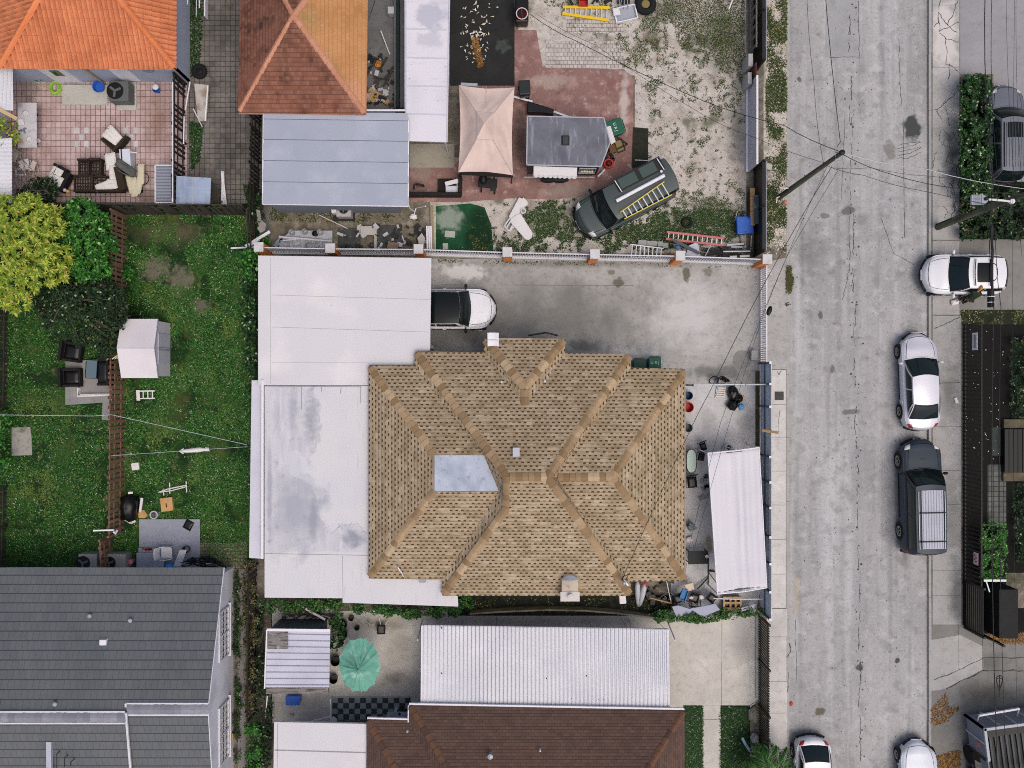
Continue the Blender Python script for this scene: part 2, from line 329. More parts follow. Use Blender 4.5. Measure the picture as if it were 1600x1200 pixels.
# ------------------------------------------------------------------ terrain: street level below, yards a kerb's height above
def big(name,x0,x1,z,m):
 o=B().box(((x0+x1)/2,0,z-.2),(x1-x0,400,.4)).build(name,m);return struct(o)
big('ground',-200,200,-.135,m_dirt)
XL,XR=P(1233,0).x,P(1452,0).x
big('yard_ground',-199,XL,0,m_dirt);o=big('yard_ground',XR,199,0,m_dirt)
struct(B().box(((XL+XR)/2,0,-.18),(XR-XL+.02,398,.1)).build('road',m_road))
for x,w in((XL-.06,.16),(XR+.04,.13)):
 b=B();y=-40.0
 while y<40:
  L=R(2.6,3.4);b.box((x+R(-.008,.008),y+L/2,-.06),(w,L-.015,.146+R(-.004,.004)));y+=L
 struct(b.build('kerb',m_kerb,bevel=.015))
Z=[0.0]
def lay(name,pts,m,dz=.004,z=None):
 return flat(name,pts,z if z is not None else dz,m)
def slabs(name,x0,x1,ys,m,z=.012,gap=.5,skew=0):
 b=B()
 for a,c in zip(ys[:-1],ys[1:]):
  p,q=P(x0,c-gap/2),P(x1,a+gap/2)
  b.box(((p.x+q.x)/2,(p.y+q.y)/2,z/2-.02),(q.x-p.x,q.y-p.y,z+.04+R(-.003,.004)))
 return struct(b.build(name,m,bevel=.006))
lay('verge',rect(1193,-40,1231,385),m_sand,.004)
slabs('pavement',1206,1228,[578,632,683,736,789,843,897,950],m_walk)
slabs('pavement',1198,1230,[951,995,1065,1114,1171,1230],m_walk)
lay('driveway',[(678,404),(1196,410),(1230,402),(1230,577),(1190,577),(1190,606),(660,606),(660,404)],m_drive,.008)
slabs('pavement',1457,1499,[-60,8,105,200,268,322,375],m_walk2)
slabs('pavement',1457,1499,[376,400,492],m_walk2);slabs('pavement',1457,1502,[493,597,666,735,788,850,891,930,976],m_walk2)
lay('lawn',[(-60,318),(405,318),(405,600),(398,890),(-60,890)],m_lawn,.004)
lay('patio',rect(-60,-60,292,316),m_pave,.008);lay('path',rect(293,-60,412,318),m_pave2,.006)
lay('ground_strip',rect(365,880,425,1260),m_dirt,.006)
lay('path',rect(372,846,384,1240),m_slab,.010);lay('path',rect(313,848,386,892),m_brickp2,.012)
lay('patio',[(575,-40),(640,-40),(640,175),(575,175)],conc('litter_slab',S(112,112,112),[],1.3),.008)
lay('ground_strip',rect(412,300,672,400),mat('rubble_soil',S(122,114,98),.96,[('n',S(70,66,58),1.5,.45,.7,.7),('n',S(168,160,146),2.5,.52,.7,.6),('v',S(200,194,184),7,.02,.13,.7),('v',S(50,48,42),8,.02,.16,.7),('s',S(110,112,112),(415,345,0),(12,40),.7,2)],(20,.6)),.006)
lay('ground_strip',rect(640,225,710,262),conc('pale_slab',S(160,154,140),[],.8),.014)
lay('patio',[(640,246),(717,246),(717,130),(804,130),(804,47),(838,47),(848,105),(975,108),(990,122),(988,275),(935,306),(860,312),(800,310),(720,316),(640,316)],m_red,.010)
lay('yard_sand',[(810,-50),(1166,-50),(1166,396),(672,396),(672,310),(800,310),(935,306),(992,275),(992,118),(845,104),(838,47),(810,47)],m_sand,.004)
lay('patio',rect(853,64,975,106),m_brickp,.012);lay('patio',rect(885,30,974,52),m_brickp,.012)
lay('black_ground',rect(703,-50,804,134),m_black,.014)
lay('green_carpet',[(681,322),(735,318),(757,324),(768,352),(771,393),(681,395)],m_turf,.008)
lay('patio',[(1068,600),(1190,600),(1192,905),(1180,958),(1048,968),(1048,906),(1068,906)],m_front,.012)
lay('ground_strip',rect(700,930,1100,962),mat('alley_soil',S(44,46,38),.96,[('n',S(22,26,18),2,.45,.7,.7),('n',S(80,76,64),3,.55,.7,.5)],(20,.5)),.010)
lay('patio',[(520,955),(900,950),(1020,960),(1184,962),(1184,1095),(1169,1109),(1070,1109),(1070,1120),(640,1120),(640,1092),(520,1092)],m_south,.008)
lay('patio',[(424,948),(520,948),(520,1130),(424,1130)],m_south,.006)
b=B();b2=B()
for i in range(14):
 for j in range(4):
  x0,y0=519+i*8.75,1090+j*8.6
  (b if(i+j)%2 else b2).box(P(x0+4.37,y0+4.3,.012),(8.6/K,8.45/K,.012))
struct(b.build('terrace',m_check));struct(b2.build('terrace',m_check2))
struct(B().pbox(517,1088,642,1090.3,0,.03).build('terrace_edge',m_kerb))
m_lawn2=mat('front_lawn_soil',S(18,34,18),.97,[('n',S(10,20,10),3,.45,.65,.7),('n',S(70,80,54),2,.58,.7,.4)],(20,.6))
lay('lawn',rect(1068,1102,1098,1260),m_lawn2,.010);lay('lawn',rect(1125,1102,1172,1260),m_lawn2,.010)
slabs('path',1097.5,1126,[1102,1124,1260],m_south,.016)
lay('driveway',rect(1500,-60,1700,116),m_rdrive2,.008);lay('driveway',rect(1500,374,1700,484),m_rdrive,.008)
lay('driveway',rect(1552,112,1700,290),m_rdrive2,.006)
lay('flower_bed',rect(1504,124,1549,300),m_lawn2,.012);lay('lawn',rect(1499,284,1700,374),m_lawn2,.010)
lay('lawn',rect(1502,484,1700,507),mat('moss',S(38,44,26),.97,[('n',S(24,26,18),3,.45,.7,.6)],(20,.5)),.010)
lay('gravel_bed',rect(1504,506,1700,990),m_dk,.006)
lay('path',rect(1549,668,1568,712),m_dk2,.010);lay('path',rect(1543,726,1572,822),m_dk3,.012)
lay('lawn',[(1581,530),(1640,530),(1640,655),(1581,655)],m_lawn2,.012);lay('lawn',[(1578,755),(1700,755),(1700,880),(1588,880),(1586,830)],m_lawn2,.012)
lay('path',rect(1572,895,1700,950),m_dirt,.012)
lay('driveway',[(1452,976),(1500,974),(1536,992),(1700,992),(1700,1260),(1452,1260)],m_rdrive,.008)
lay('pavement',[(1453,1000),(1500,992),(1536,1010),(1536,1046),(1478,1076),(1453,1080)],m_walk2,.014)
struct(B().sheet([Vector((P(x,y).x,P(x,y).y,-.126))for x,y in[(1292,-30),(1343,-30),(1344,88),(1291,88)]]).build('road',conc('patched_asphalt',S(160,160,161),[],.8)))
def crack(b,pts,w=.02,j=.06,n=6,z=.004):
 q=[Vector((P(x,y).x,P(x,y).y,0))for x,y in pts];path=[q[0]]
 for a,c in zip(q[:-1],q[1:]):
  for i in range(1,n+1):
   p=a.lerp(c,i/n);path.append(p+Vector((R(-j,j),R(-j,j),0)))
 for a,c in zip(path[:-1],path[1:]):
  d=(c-a).normalized();s=Vector((-d.y,d.x,0));w0,w1=w*R(.3,1.2),w*R(.3,1.2);e=d*.01
  vs=[a-s*w0-e,c-s*w1+e,c+s*w1+e,a+s*w0-e]
  b.add([(v.x,v.y,z)for v in vs],[(0,1,2,3)])
b=B()
for i in range(34):
 y=10+i*36+R(-14,14);x=1328+y*.017+R(-2,2)
 crack(b,[(x,y),(x+R(-1,1),y+R(10,42))],R(.008,.02),.035,6,-.122)
for _ in range(80):
 y=R(0,1200);x=1330+y*.016+random.gauss(0,6);r=R(.015,.06)
 b.add([(P(x,y).x+r*math.cos(k*1.05)*R(.6,1.2),P(x,y).y+r*math.sin(k*1.05)*R(.6,1.3),-.1215+R(0,.001))for k in range(6)],[(0,1,2,3,4,5)])
for _ in range(230):
 y=R(0,1200);x=R(1240,1446);r=R(.012,.035)
 b.add([(P(x,y).x+r*math.cos(k*1.05)*R(.6,1.2),P(x,y).y+r*math.sin(k*1.05)*R(.6,1.3),-.1205+R(0,.001))for k in range(6)],[(0,1,2,3,4,5)])
crack(b,[(1413,185),(1415,370)],.012,.015,20,-.122);crack(b,[(1316,310),(1322,180)],.008,.02,12,-.122);crack(b,[(1378,340),(1398,395),(1430,413)],.012,.02,10,-.122)
crack(b,[(1343,0),(1344,90)],.014,.02,12,-.122);crack(b,[(1406,60),(1410,165)],.012,.04,12,-.122);crack(b,[(1298,88),(1343,88)],.012,.02,8,-.122);crack(b,[(1244,970),(1246,1065)],.01,.02,10,-.122)
for k in range(5):crack(b,[(1402+R(-4,4),226+k*5),(1420,222+k*6),(1440,221+k*4+R(-4,4))],.012,.03,5,-.122)
crack(b,[(1330,325),(1328,420),(1318,470)],.012,.05,14,-.122)
struct(b.build('road_cracks',m_crack))
b=B()
pts=[((1466,20),(1480,40),(1496,52)),((1470,0),(1466,22),(1468,50),(1499,35)),((1480,40),(1490,18),(1496,0)),((1468,52),(1478,60),(1496,66)),((1478,60),(1479,100),(1497,110)),((1460,42),(1468,34)),((1460,172),(1480,160),(1498,140)),((1484,100),(1482,122))]
for q in pts:crack(b,q,.018,.05,5,.0165)
for _ in range(26):
 x,y=R(1462,1495),R(150,330);crack(b,[(x,y),(x+R(-8,8),y+R(4,16)),(x+R(-12,12),y+R(14,30))],.012,.04,4,.0165)
crack(b,[(1460,513),(1480,505),(1500,495)],.02,.02,6,.0165);crack(b,[(1457,600),(1470,599),(1499,598)],.012,.01,4,.0165)
crack(b,[(1233,1005),(1235,1018),(1229,1026)],.03,.03,4,.0165);crack(b,[(1232,1050),(1231,1080)],.02,.03,4,.0165);crack(b,[(1214,580),(1217,586),(1220,580)],.02,.02,4,.0165);crack(b,[(1218,642),(1216,675)],.012,.03,5,.0165)
crack(b,[(1128,962),(1127.5,1102)],.01,.004,6,.0125);crack(b,[(660,1000),(656,1092)],.008,.01,4,.0125);crack(b,[(775,950),(776,985)],.01,.004,2,.0125);crack(b,[(968,962),(982,985)],.01,.004,2,.0125);crack(b,[(1025,968),(1042,986)],.01,.004,2,.0125)
crack(b,[(912,950),(926,985)],.01,.004,2,.0125);crack(b,[(1169,1104),(1184,1094)],.012,.004,2,.0165);crack(b,[(690,445),(990,446)],.008,.006,8,.0125)
crack(b,[(1060,735),(1090,885)],.006,.004,4,.0165);crack(b,[(1460,1062),(1500,1046),(1536,1028),(1600,1028)],.02,.03,6,.0185);crack(b,[(1478,1076),(1536,1047),(1600,1048)],.03,.05,8,.0185)
for x in(1498,1535):crack(b,[(x,978),(x,1045)],.008,.006,3,.0185)
struct(b.build('pavement_cracks',m_crack))
o=B().lathe([(.46,0),(.46,.012),(.42,.016),(.4,.012),(0,.012)],P(1160,562,.008),24).build('manhole_cover',m_slab);tag(o,'round concrete manhole cover set in the driveway near the white gate','manhole')
o=B().box(P(1217.5,618.5,.02),(.44,.42,.03)).build('meter_box',mat('meter_lid',S(66,66,64),.7,[('n',S(40,40,40),5,.5,.7,.6)]),bevel=.02);tag(o,'dark square water meter lid set in the pavement slab','meter lid')
b=B()
for x,y in((119.5,204),(135,204),(127.2,214.5),(119.5,224.5),(135,224.5),(196.5,204),(212,204),(204.3,214.5),(212,224.5),(66,307),(74,312)):b.box(P(x,y,.012),(.222,.285,.006))
struct(b.build('patio_inset',mat('pale_paver',S(206,202,204),.9,[('i',S(178,172,172),0,1,.7),('n',S(160,152,150),5,.5,.75,.4)])))
# ------------------------------------------------------------------ buildings
m_white=mat('white_roof',S(210,208,211),.7,[('n',S(204,200,206),.5,.45,.7,.6),('n',S(232,226,224),.35,.55,.7,.6),('n',S(190,187,194),5,.6,.8,.25),('v',S(110,106,108),.9,.012,.03,.7)])
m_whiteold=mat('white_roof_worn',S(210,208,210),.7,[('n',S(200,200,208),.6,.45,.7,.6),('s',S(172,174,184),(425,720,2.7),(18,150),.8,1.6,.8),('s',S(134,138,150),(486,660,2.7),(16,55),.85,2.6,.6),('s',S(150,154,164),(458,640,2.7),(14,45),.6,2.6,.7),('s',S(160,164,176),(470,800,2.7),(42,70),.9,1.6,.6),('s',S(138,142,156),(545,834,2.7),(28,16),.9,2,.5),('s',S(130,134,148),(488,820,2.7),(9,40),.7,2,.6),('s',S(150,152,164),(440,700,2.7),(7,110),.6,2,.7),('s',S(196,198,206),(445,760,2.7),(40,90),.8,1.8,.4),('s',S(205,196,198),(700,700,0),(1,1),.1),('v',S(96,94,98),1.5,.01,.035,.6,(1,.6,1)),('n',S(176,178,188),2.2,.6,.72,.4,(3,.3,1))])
m_trim=plain('white_trim',S(226,224,230),.5,.12)
m_wallw=mat('white_stucco',S(232,232,240),.9,[('n',S(180,182,196),.8,.45,.7,.5),('n',S(150,152,160),4,.62,.8,.3)],(60,.2,.01))
m_wallb=mat('blue_grey_stucco',S(172,180,198),.9,[('n',S(150,158,176),.8,.45,.7,.5)],(60,.2,.01))
m_walltan=plain('tan_stucco',S(170,150,120),.9)
m_glass=mat('window_glass',S(40,52,56),.08,[],spec=.6)
m_dark=plain('dark_metal',S(30,31,32),.5)
m_alu=plain('bare_metal',S(168,174,182),.35,.3,metal=.3)
def shingle(name,c,L):return mat(name,c,.92,L,None,coords='UV')
m_tan=shingle('tan_shingle_roof',S(184,166,141),[('n',S(146,129,104),.5,.42,.68,.55),('n',S(214,196,172),1.4,.5,.7,.45),('h',.168,.25,.44,.48,S(58,46,28),S(110,92,64),.13,S(158,136,108),.85),('n',S(96,82,54),1.2,.52,.68,.5,(.6,5,1)),('n',S(112,100,72),.8,.55,.72,.5),('n',S(110,94,70),18,.5,.75,.4)])
m_tancap=mat('tan_cap_tile',S(178,152,120),.9,[('i',S(130,106,76),0,.9,1),('i',S(196,172,140),.9,.92,.8),('n',S(120,100,70),12,.5,.75,.4)])
m_patch=mat('grey_roll_roofing',S(178,186,202),.8,[('n',S(146,156,172),1.3,.46,.68,.7),('n',S(206,210,220),2,.55,.75,.5),('n',S(112,122,138),3,.6,.74,.6),('n',S(130,138,152),8,.6,.75,.4,(1,.3,1))])
m_grey=shingle('grey_tile_roof',S(101,104,107),[('n',S(84,90,94),.45,.44,.68,.6),('n',S(118,118,118),.9,.52,.72,.5),('n',S(60,62,66),14,.5,.75,.5),('n',S(140,140,142),22,.62,.8,.4),('h',.415,.275,0,0,S(62,68,74),S(34,44,54),.11,S(112,114,116),.35)])
m_greycap=mat('grey_cap_tile',S(150,150,160),.85,[('i',S(112,114,124),0,1,.7),('n',S(100,102,110),10,.5,.75,.4)])
m_brown=shingle('brown_shingle_roof',S(92,72,64),[('n',S(74,58,52),.6,.45,.68,.6),('n',S(112,88,78),1.2,.52,.72,.5),('h',.14,.26,0,0,S(58,44,40),S(46,34,30),.16,S(118,92,80),.55),('n',S(50,38,34),20,.5,.75,.4)])
m_browncap=mat('brown_cap_tile',S(96,74,64),.9,[('i',S(150,104,74),.55,.6,.85),('i',S(78,60,52),0,.4,.6),('n',S(60,46,40),10,.5,.75,.4)])
m_rust=shingle('rust_brown_roof',S(134,86,68),[('n',S(92,58,46),.5,.42,.66,.75),('n',S(150,104,86),1.3,.52,.72,.5),('n',S(70,44,34),1.0,.54,.7,.8),('s',S(52,38,30),(408,40,3.5),(40,13),.85,1.5,.6),('s',S(70,46,38),(388,15,3.2),(26,30),.6,1.4,.8),('s',S(84,62,46),(445,70,4),(14,50),.6,1.5,.8),('s',S(164,122,106),(560,160,3),(30,30),.5,2,.8),('h',.20,.16,0,0,S(90,58,46),S(76,48,40),.14,S(160,112,94),.5),('v',S(120,120,70),1.2,.02,.12,.5),('n',S(80,52,42),18,.5,.75,.45)])
m_ochre=shingle('ochre_roof_face',S(194,140,92),[('n',S(168,116,72),.5,.42,.66,.7),('n',S(206,158,112),1.3,.52,.72,.5),('n',S(150,128,82),.9,.56,.72,.6),('s',S(206,150,124),(556,150,3),(30,40),.7,2,.8),('s',S(150,130,84),(480,40,4),(22,34),.6,2,.8),('h',.20,.16,0,0,S(160,110,70),S(150,100,62),.12,S(206,156,108),.4),('n',S(146,100,64),18,.5,.75,.4)])
m_rustcap=mat('pink_cap_tile',S(206,150,122),.9,[('i',S(186,128,100),0,1,.7),('n',S(170,140,90),1.6,.58,.75,.5),('n',S(150,104,80),9,.5,.75,.35)])
m_orange=shingle('orange_barrel_tile',S(212,134,94),[('n',S(186,108,70),.7,.42,.68,.6),('n',S(240,156,106),1.5,.5,.72,.5),('n',S(150,76,44),3.2,.6,.74,.5,(6,.7,1)),('n',S(176,96,56),20,.55,.78,.3)])
m_orangecap=mat('orange_cap_tile',S(234,142,92),.85,[('i',S(210,118,72),0,1,.6),('n',S(180,98,60),6,.55,.75,.4)])
m_blue=mat('blue_grey_metal_roof',S(162,168,182),.55,[('n',S(152,158,176),.5,.45,.7,.6),('n',S(180,184,198),.8,.52,.7,.5),('v',S(110,112,120),1.3,.01,.035,.5),('n',S(140,146,160),12,.6,.8,.25)])
m_metal=mat('white_metal_roof',S(214,214,218),.5,[('n',S(200,200,212),.6,.45,.7,.55),('n',S(232,230,236),.9,.52,.7,.4),('v',S(120,118,124),.8,.01,.03,.6)])
m_rib=plain('roof_rib',S(196,196,208),.5,.2)
def walls(parent,rects,z1,m=None,z0=0,name='wall'):
 b=B()
 for(x0,y0,x1,y1)in rects:
  a,c=P(x0,y1),P(x1,y0);b.box(((a.x+c.x)/2,(a.y+c.y)/2,(z0+z1)/2),(c.x-a.x,c.y-a.y,z1-z0))
 return b.build(name,m or m_walltan,parent)
X,Y,D=Vector((1,0,0)),Vector((0,1,0)),0
# --- the tan shingled house in the middle
ze=2.95
house=empty('tan_house',P(820,740),'tan shingled hip roof house in the middle, with a pale grey patch and a chimney','house')
walls(house,[(604,592,1030,872),(714,570,958,894)],2.85)
def T(x,y,z=ze):return P(x,y,z)
zr,zv=5.2,4.25
A1,A2,A3,A4=T(650,550),T(984,554),T(984,930),T(692,930)
r1,r2,r3=T(793,745,zr),T(855,745,zr),T(793,793,4.62)
b=B()
facet(b,[A1,A2,r2,r1],X);facet(b,[A4,A3,r2,r1,r3],X)
W1,W2,W3,W4=T(648,572),T(577,572),T(577,903),T(692,905)
p1,p2,p3,p4=T(679,711,zv),T(757,711,zv),T(781,767,zv),T(679,767,zv)
E1,E2,E3,E4=T(985,575),T(1070,577),T(1070,907),T(985,908)
q1,q2=T(868,746,4.35),T(956,745,4.35)
facet(b,[W2,W3,p4,p1],Y);facet(b,[W2,W1,p2,p1],X);facet(b,[W3,W4,p3,p4],X)
facet(b,[E1,E2,q2,q1],X);facet(b,[E4,E3,q2,q1],X);facet(b,[E2,E3,q2],Y)
def strip(hi,lo,eave):
 for i in range(len(hi)-1):
  facet(b,[hi[i],hi[i+1],lo[i+1]],eave)
  if(lo[i]-lo[i+1]).length>.02:facet(b,[hi[i],lo[i+1],lo[i]],eave)
strip([A1,A1.lerp(r1,.83),r1,r3],[W1,p2,p3,p3],Y);strip([A4,r3],[W4,p3],Y)
strip([A2,r2],[E1,q1],Y);strip([A3,r2],[E4,q1],Y)
N1,N2,N3,N4,ap,vl=T(757,529),T(882,530),T(882,556),T(757,552),T(820,606,3.95),T(820,632,3.98)
facet(b,[N1,N2,ap],X);facet(b,[N1,ap,vl],Y);facet(b,[N1,vl,N4],Y);facet(b,[N2,ap,vl],Y);facet(b,[N2,vl,N3],Y)
roof=b.build('roof',m_tan,house,solid=-.06)
b=B()
for a,c in((A1,r1),(A2,r2),(A3,r2),(A4,r3),(r3,r1),(r1,r2),(W2,p1),(W3,p4),(E2,q2),(E3,q2),(q1,q2),(N1,ap),(N2,ap),(ap,vl)):
 b=B();ridge_tiles(b,a,c,.38,.27,.035,.035);b.build('ridge_cap',m_tancap,roof)
b=B();c=sum((p1,p2,p3,p4),Vector())/4
up=Vector((0,0,.03));b.sheet([p1+up,p2+up,p3+up,p4+up]);b.build('flat_patch',m_patch,roof,solid=-.03)
b=B()
for t in(.26,.52,.76):b.bar(p1.lerp(p2,t)+up*1.3,p4.lerp(p3,t*.92)+up*1.3,.02,.012)
b.build('patch_seam',m_dark,roof)
b=B()
for a,c in((A1,A2),(A3,A4),(W2,W3),(E2,E3),(W2,W1),(W3,W4),(E1,E2),(E4,E3),(N1,N2)):b.bar(a-up*2.6,c-up*2.6,.05,.13)
b.build('fascia',plain('fascia_brown',S(122,98,74),.8),house)
ch=B();cc=P(889,918,2.9);ch.box((cc.x,cc.y+.1,2.7),(.74,.84,1.9));o=ch.build('chimney',mat('chimney_stucco',S(196,182,166),.9,[('n',S(150,138,122),1.5,.5,.7,.7),('n',S(90,86,78),3,.6,.75,.5)]),house,bevel=.03)
b=B();b.box((cc.x,cc.y-.24,3.66),(.86,.42,.05),rot=0);b.lathe([(.1,3.68),(.1,3.86),(.13,3.86),(.13,3.9),(0,3.93)],(cc.x+.02,cc.y-.2,0),10);b.build('cap',plain('chimney_cap',S(206,200,194),.7),o)
b=B();b.grid(lambda u,v:Vector((cc.x-.46+.92*u,cc.y+.52+.22*math.sin(PI*u)*v,3.7+.18*math.sin(PI*u)*(1-v*.6))),8,3);b.build('flashing',m_alu,o)
b=B();v=P(806.5,706,4.9);b.box(v,(.24,.34,.3));b.box(v+Vector((0,0,.16)),(.3,.4,.03));b.build('roof_vent',plain('vent_metal',S(176,182,192),.4),house,bevel=.01)
b=B();v=P(660,908,2.95);b.box(v+Vector((0,.04,-.02)),(.3,.2,.12));b.build('gutter_box',plain('vent_grey',S(150,156,168),.5),house,bevel=.01)
for x,y,z in((784,597,3.5),(851,596,3.5)):
 b=B();v=P(x,y,z);b.lathe([(.045,-.2),(.045,.22),(.055,.22),(.055,.26)],v,8);b.build('vent_pipe',m_alu,house)
b=B();v=P(627,894,3.1);b.tube([v,v+Vector((-.02,.12,.3)),v+Vector((-.1,.3,.4))],.03);b.tube([v+Vector((.1,-.2,.02)),v+Vector((-.02,.1,.1)),v],.02);b.build('vent_pipe',m_trim,house)
b=B();v=P(972,905,3.1);b.tube([v+Vector((0,0,-.6)),v+Vector((0,0,.75))],.04,8)
for k in range(5):b.bar(v+Vector((R(-.3,.1),R(-.3,.35),.12)),v+Vector((R(-.2,.3),R(-.7,.1),.03)),R(.05,.12),.02)
b.ball(v+Vector((0,0,.8)),.09);b.build('service_mast',m_alu,house)
b=B();v=P(972,905,3.75)
for k in range(4):b.tube([v+Vector((R(-.05,.05),R(-.05,.05),0)),v+Vector((R(-.1,.25),R(-.1,.2),-.2)),v+Vector((R(0,.35),R(0,.3),R(-.1,.1)))],.014)
b.build('cable_loop',m_dark,house)
dish=empty('satellite_dish',P(771,532,3.0),'white satellite dish fixed at the north eave of the tan roof','dish')
b=B();v=P(770.5,529.5,3.35);M=Matrix.Rotation(math.radians(16),3,'X')
b.grid(lambda u,w:v+M@Vector(((u-.5)*.5,(w-.5)*.62,.03+.12*((u-.5)**2+(w-.5)**2)*2)),8,8);b.build('reflector',m_trim,dish,smooth=True,solid=.015)
b=B();b.tube([v+Vector((0,0,-.5)),v],.03);b.tube([v+Vector((-.36,-.06,.1)),v+Vector((.36,-.06,.06))],.014);b.build('bracket',m_alu,dish)
# --- the white flat roof wrapped round its west side
ext=empty('flat_roof_extension',P(500,660),'white flat roofed extension and carport on the west side of the tan house','extension')
walls(ext,[(440,425,452,900),(452,612,610,900)],2.55,m_wallw)
zf=2.7
b=B();b.prism(px([(403,399),(674,403),(672,548),(650,549),(648,571),(577,571),(577,602),(403,602)],zf),zf-.16,zf);b.build('roof',m_white,ext,bevel=.02)
b=B();b.prism(px([(413,602.6),(640,602.6),(640,880),(705,880),(705,926),(715,929),(716,948),(535,942),(535,935),(413,934)],zf),zf-.16,zf-.012);b.build('roof',m_whiteold,ext,bevel=.02)
b=B();b.prism(px([(393,594),(411,594),(410,873),(389,872)],2.45),2.3,2.45);b.build('lean_to_roof',mat('lean_to_white',S(205,204,214),.6,[('n',S(188,188,200),1,.45,.7,.5)]),ext,bevel=.015)
b=B();b.bar(P(410.5,594,2.74),P(410,873,2.74),.10,.08);b.build('roof_edge',m_trim,ext)
b=B()
for x,y in((668,408),(668,540)):b.pbox(x-3,y-3,x+3,y+3,0,2.5)
b.build('post',m_trim,ext)
b=B()
for q in([(414,603.5),(566,604.5)],[(471,604),(471,640)],[(502,604),(502,612)],[(563,605),(563,630)],[(533,605),(532,615)]):b.bar(P(*q[0],zf+.001),P(*q[1],zf+.001),.025,.01)
for q in([(425,461),(673,468)],[(425,511),(672,519)],[(425,566),(577,566)],[(423,403),(423,600)],[(535,868),(536,935)],[(414,865),(575,868)]):b.bar(P(*q[0],zf+.001),P(*q[1],zf+.001),.012,.008)
b.build('roof_seam',plain('seam_grey',S(150,148,152),.8),ext)
def blob(b,pts,z,j=2.2,n=7,mi=0):
 q=[]
 for i in range(len(pts)):
  a,c=pts[i],pts[(i+1)%len(pts)]
  for k in range(n):t=k/n;f=math.sin(PI*t)+.3;q.append((lerp(a[0],c[0],t)+R(-j,j)*f,lerp(a[1],c[1],t)+R(-j,j)*f))
 b.sheet(px(q,z),mi)
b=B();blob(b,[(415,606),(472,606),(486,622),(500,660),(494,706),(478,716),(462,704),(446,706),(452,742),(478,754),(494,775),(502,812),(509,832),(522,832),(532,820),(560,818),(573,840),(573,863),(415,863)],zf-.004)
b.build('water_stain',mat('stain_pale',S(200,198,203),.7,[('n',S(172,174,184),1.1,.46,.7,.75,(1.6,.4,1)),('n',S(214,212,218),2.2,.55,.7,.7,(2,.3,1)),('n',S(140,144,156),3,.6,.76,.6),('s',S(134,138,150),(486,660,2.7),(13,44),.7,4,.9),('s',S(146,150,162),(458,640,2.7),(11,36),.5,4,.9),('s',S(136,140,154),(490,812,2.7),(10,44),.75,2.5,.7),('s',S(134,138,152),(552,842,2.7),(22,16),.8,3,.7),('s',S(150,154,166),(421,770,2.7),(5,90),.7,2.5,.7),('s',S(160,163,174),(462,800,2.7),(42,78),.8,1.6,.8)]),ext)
# --- grey tiled house, south west
gh=empty('grey_house',P(180,1050),'grey tiled gable roof house with a white east wall and barred windows','house')
ze2,zr2=2.6,4.85
e1,e2,rR,rL=P(-160,887,ze2),P(350,887,ze2),P(325,1108,zr2),P(196,1108,zr2)
rL2=P(-160,1121,5.02);rM=P(195,1121,5.02)
b=B();facet(b,[e1,e2,rR,P(-160,1108,zr2)],X)
nrm=(e2-e1).cross(rR-e1).normalized()
facet(b,[P(-160,1108,zr2),rL,rM,rL2],X)
s1,s2=P(338,1330,2.9),P(214,1330,2.9)
facet(b,[rL,rR,s1,s2],X);facet(b,[rL2,rM,P(214,1330,3.15),P(-160,1330,3.15)],X)
groof=b.build('roof',m_grey,gh,solid=-.05)
b=B()
for i in range(1,14):
 t=i/14.0;p,q=e1.lerp(P(-160,1108,zr2),t),e2.lerp(rR,t);b.bar(p+nrm*.012,q+nrm*.012,.035,.02,up=nrm)
b.build('course_edge',plain('grey_course',S(44,54,62),.9),groof)
b=B();up1=Vector((0,0,.02));ridge_tiles(b,rL,rR,.42,.30);b.build('ridge_cap',m_greycap,groof);b=B();ridge_tiles(b,rL2,rM,.42,.30);b.build('ridge_cap',m_greycap,groof)
b=B();m_mortar=plain('white_mortar',S(212,212,220),.8,.3)
for a,c in((rL,rR),(rL2,rM)):
 for dy in(-.26,.24):b.bar(a+Vector((0,dy,-.02)),c+Vector((0,dy,-.02)),.07,.06)
b.bar(rM+Vector((.05,.2,0)),P(215,1330,3.2),.09,.1);b.bar(rL+Vector((0.02,.25,0)),rL+Vector((0.02,-.35,-.05)),.09,.07)
b.bar(rR,e2,.07,.1);b.bar(rR,s1,.07,.1)
b.build('flashing',m_mortar,groof)
xw=P(365,900).x;b=B();yn,ys=P(0,886).y,P(0,1300).y;yr=rR.y
b.add([(xw,yn,0),(xw,ys,0),(xw,ys,3.0),(xw,yr,zr2-.08),(xw,yn,ze2-.05)],[(0,1,2,3,4)][::1]);b.add([(xw,yn,0),(xw,yn,ze2-.05),(xw-14,yn,ze2-.05),(xw-14,yn,0)],[(0,1,2,3)])
gw=b.build('wall',m_wallw,gh)
for y0,y1 in((940,1012),(1082,1167)):
 b=B();f=B();g=B();a,c=P(0,y1).y,P(0,y0).y;L=c-a;z0,z1=.95,2.3
 g.box((xw+.006,(a+c)/2,(z0+z1)/2),(.02,L,z1-z0));win=g.build('window',m_glass,gh)
 for yy in(a,c,(a+c)/2):f.box((xw+.04,yy,(z0+z1)/2),(.08,.07,z1-z0+.08))
 for zz in(z0,z1):f.box((xw+.043,(a+c)/2,zz),(.08,L+.07,.07))
 f.build('frame',m_trim,win)
 n=int(L/.27)
 for i in range(1,n):b.box((xw+.05,a+L*i/n,(z0+z1)/2),(.02,.03,z1-z0-.06))
 for i in range(1,6):b.box((xw+.053,(a+c)/2,z0+(z1-z0)*i/6),(.02,L-.07,.02))
 b.build('bar',m_trim,win)
 f=B();f.box((xw+.06,(a+c)/2,.82),(.14,L+.3,.05));f.build('sill',m_trim,win)
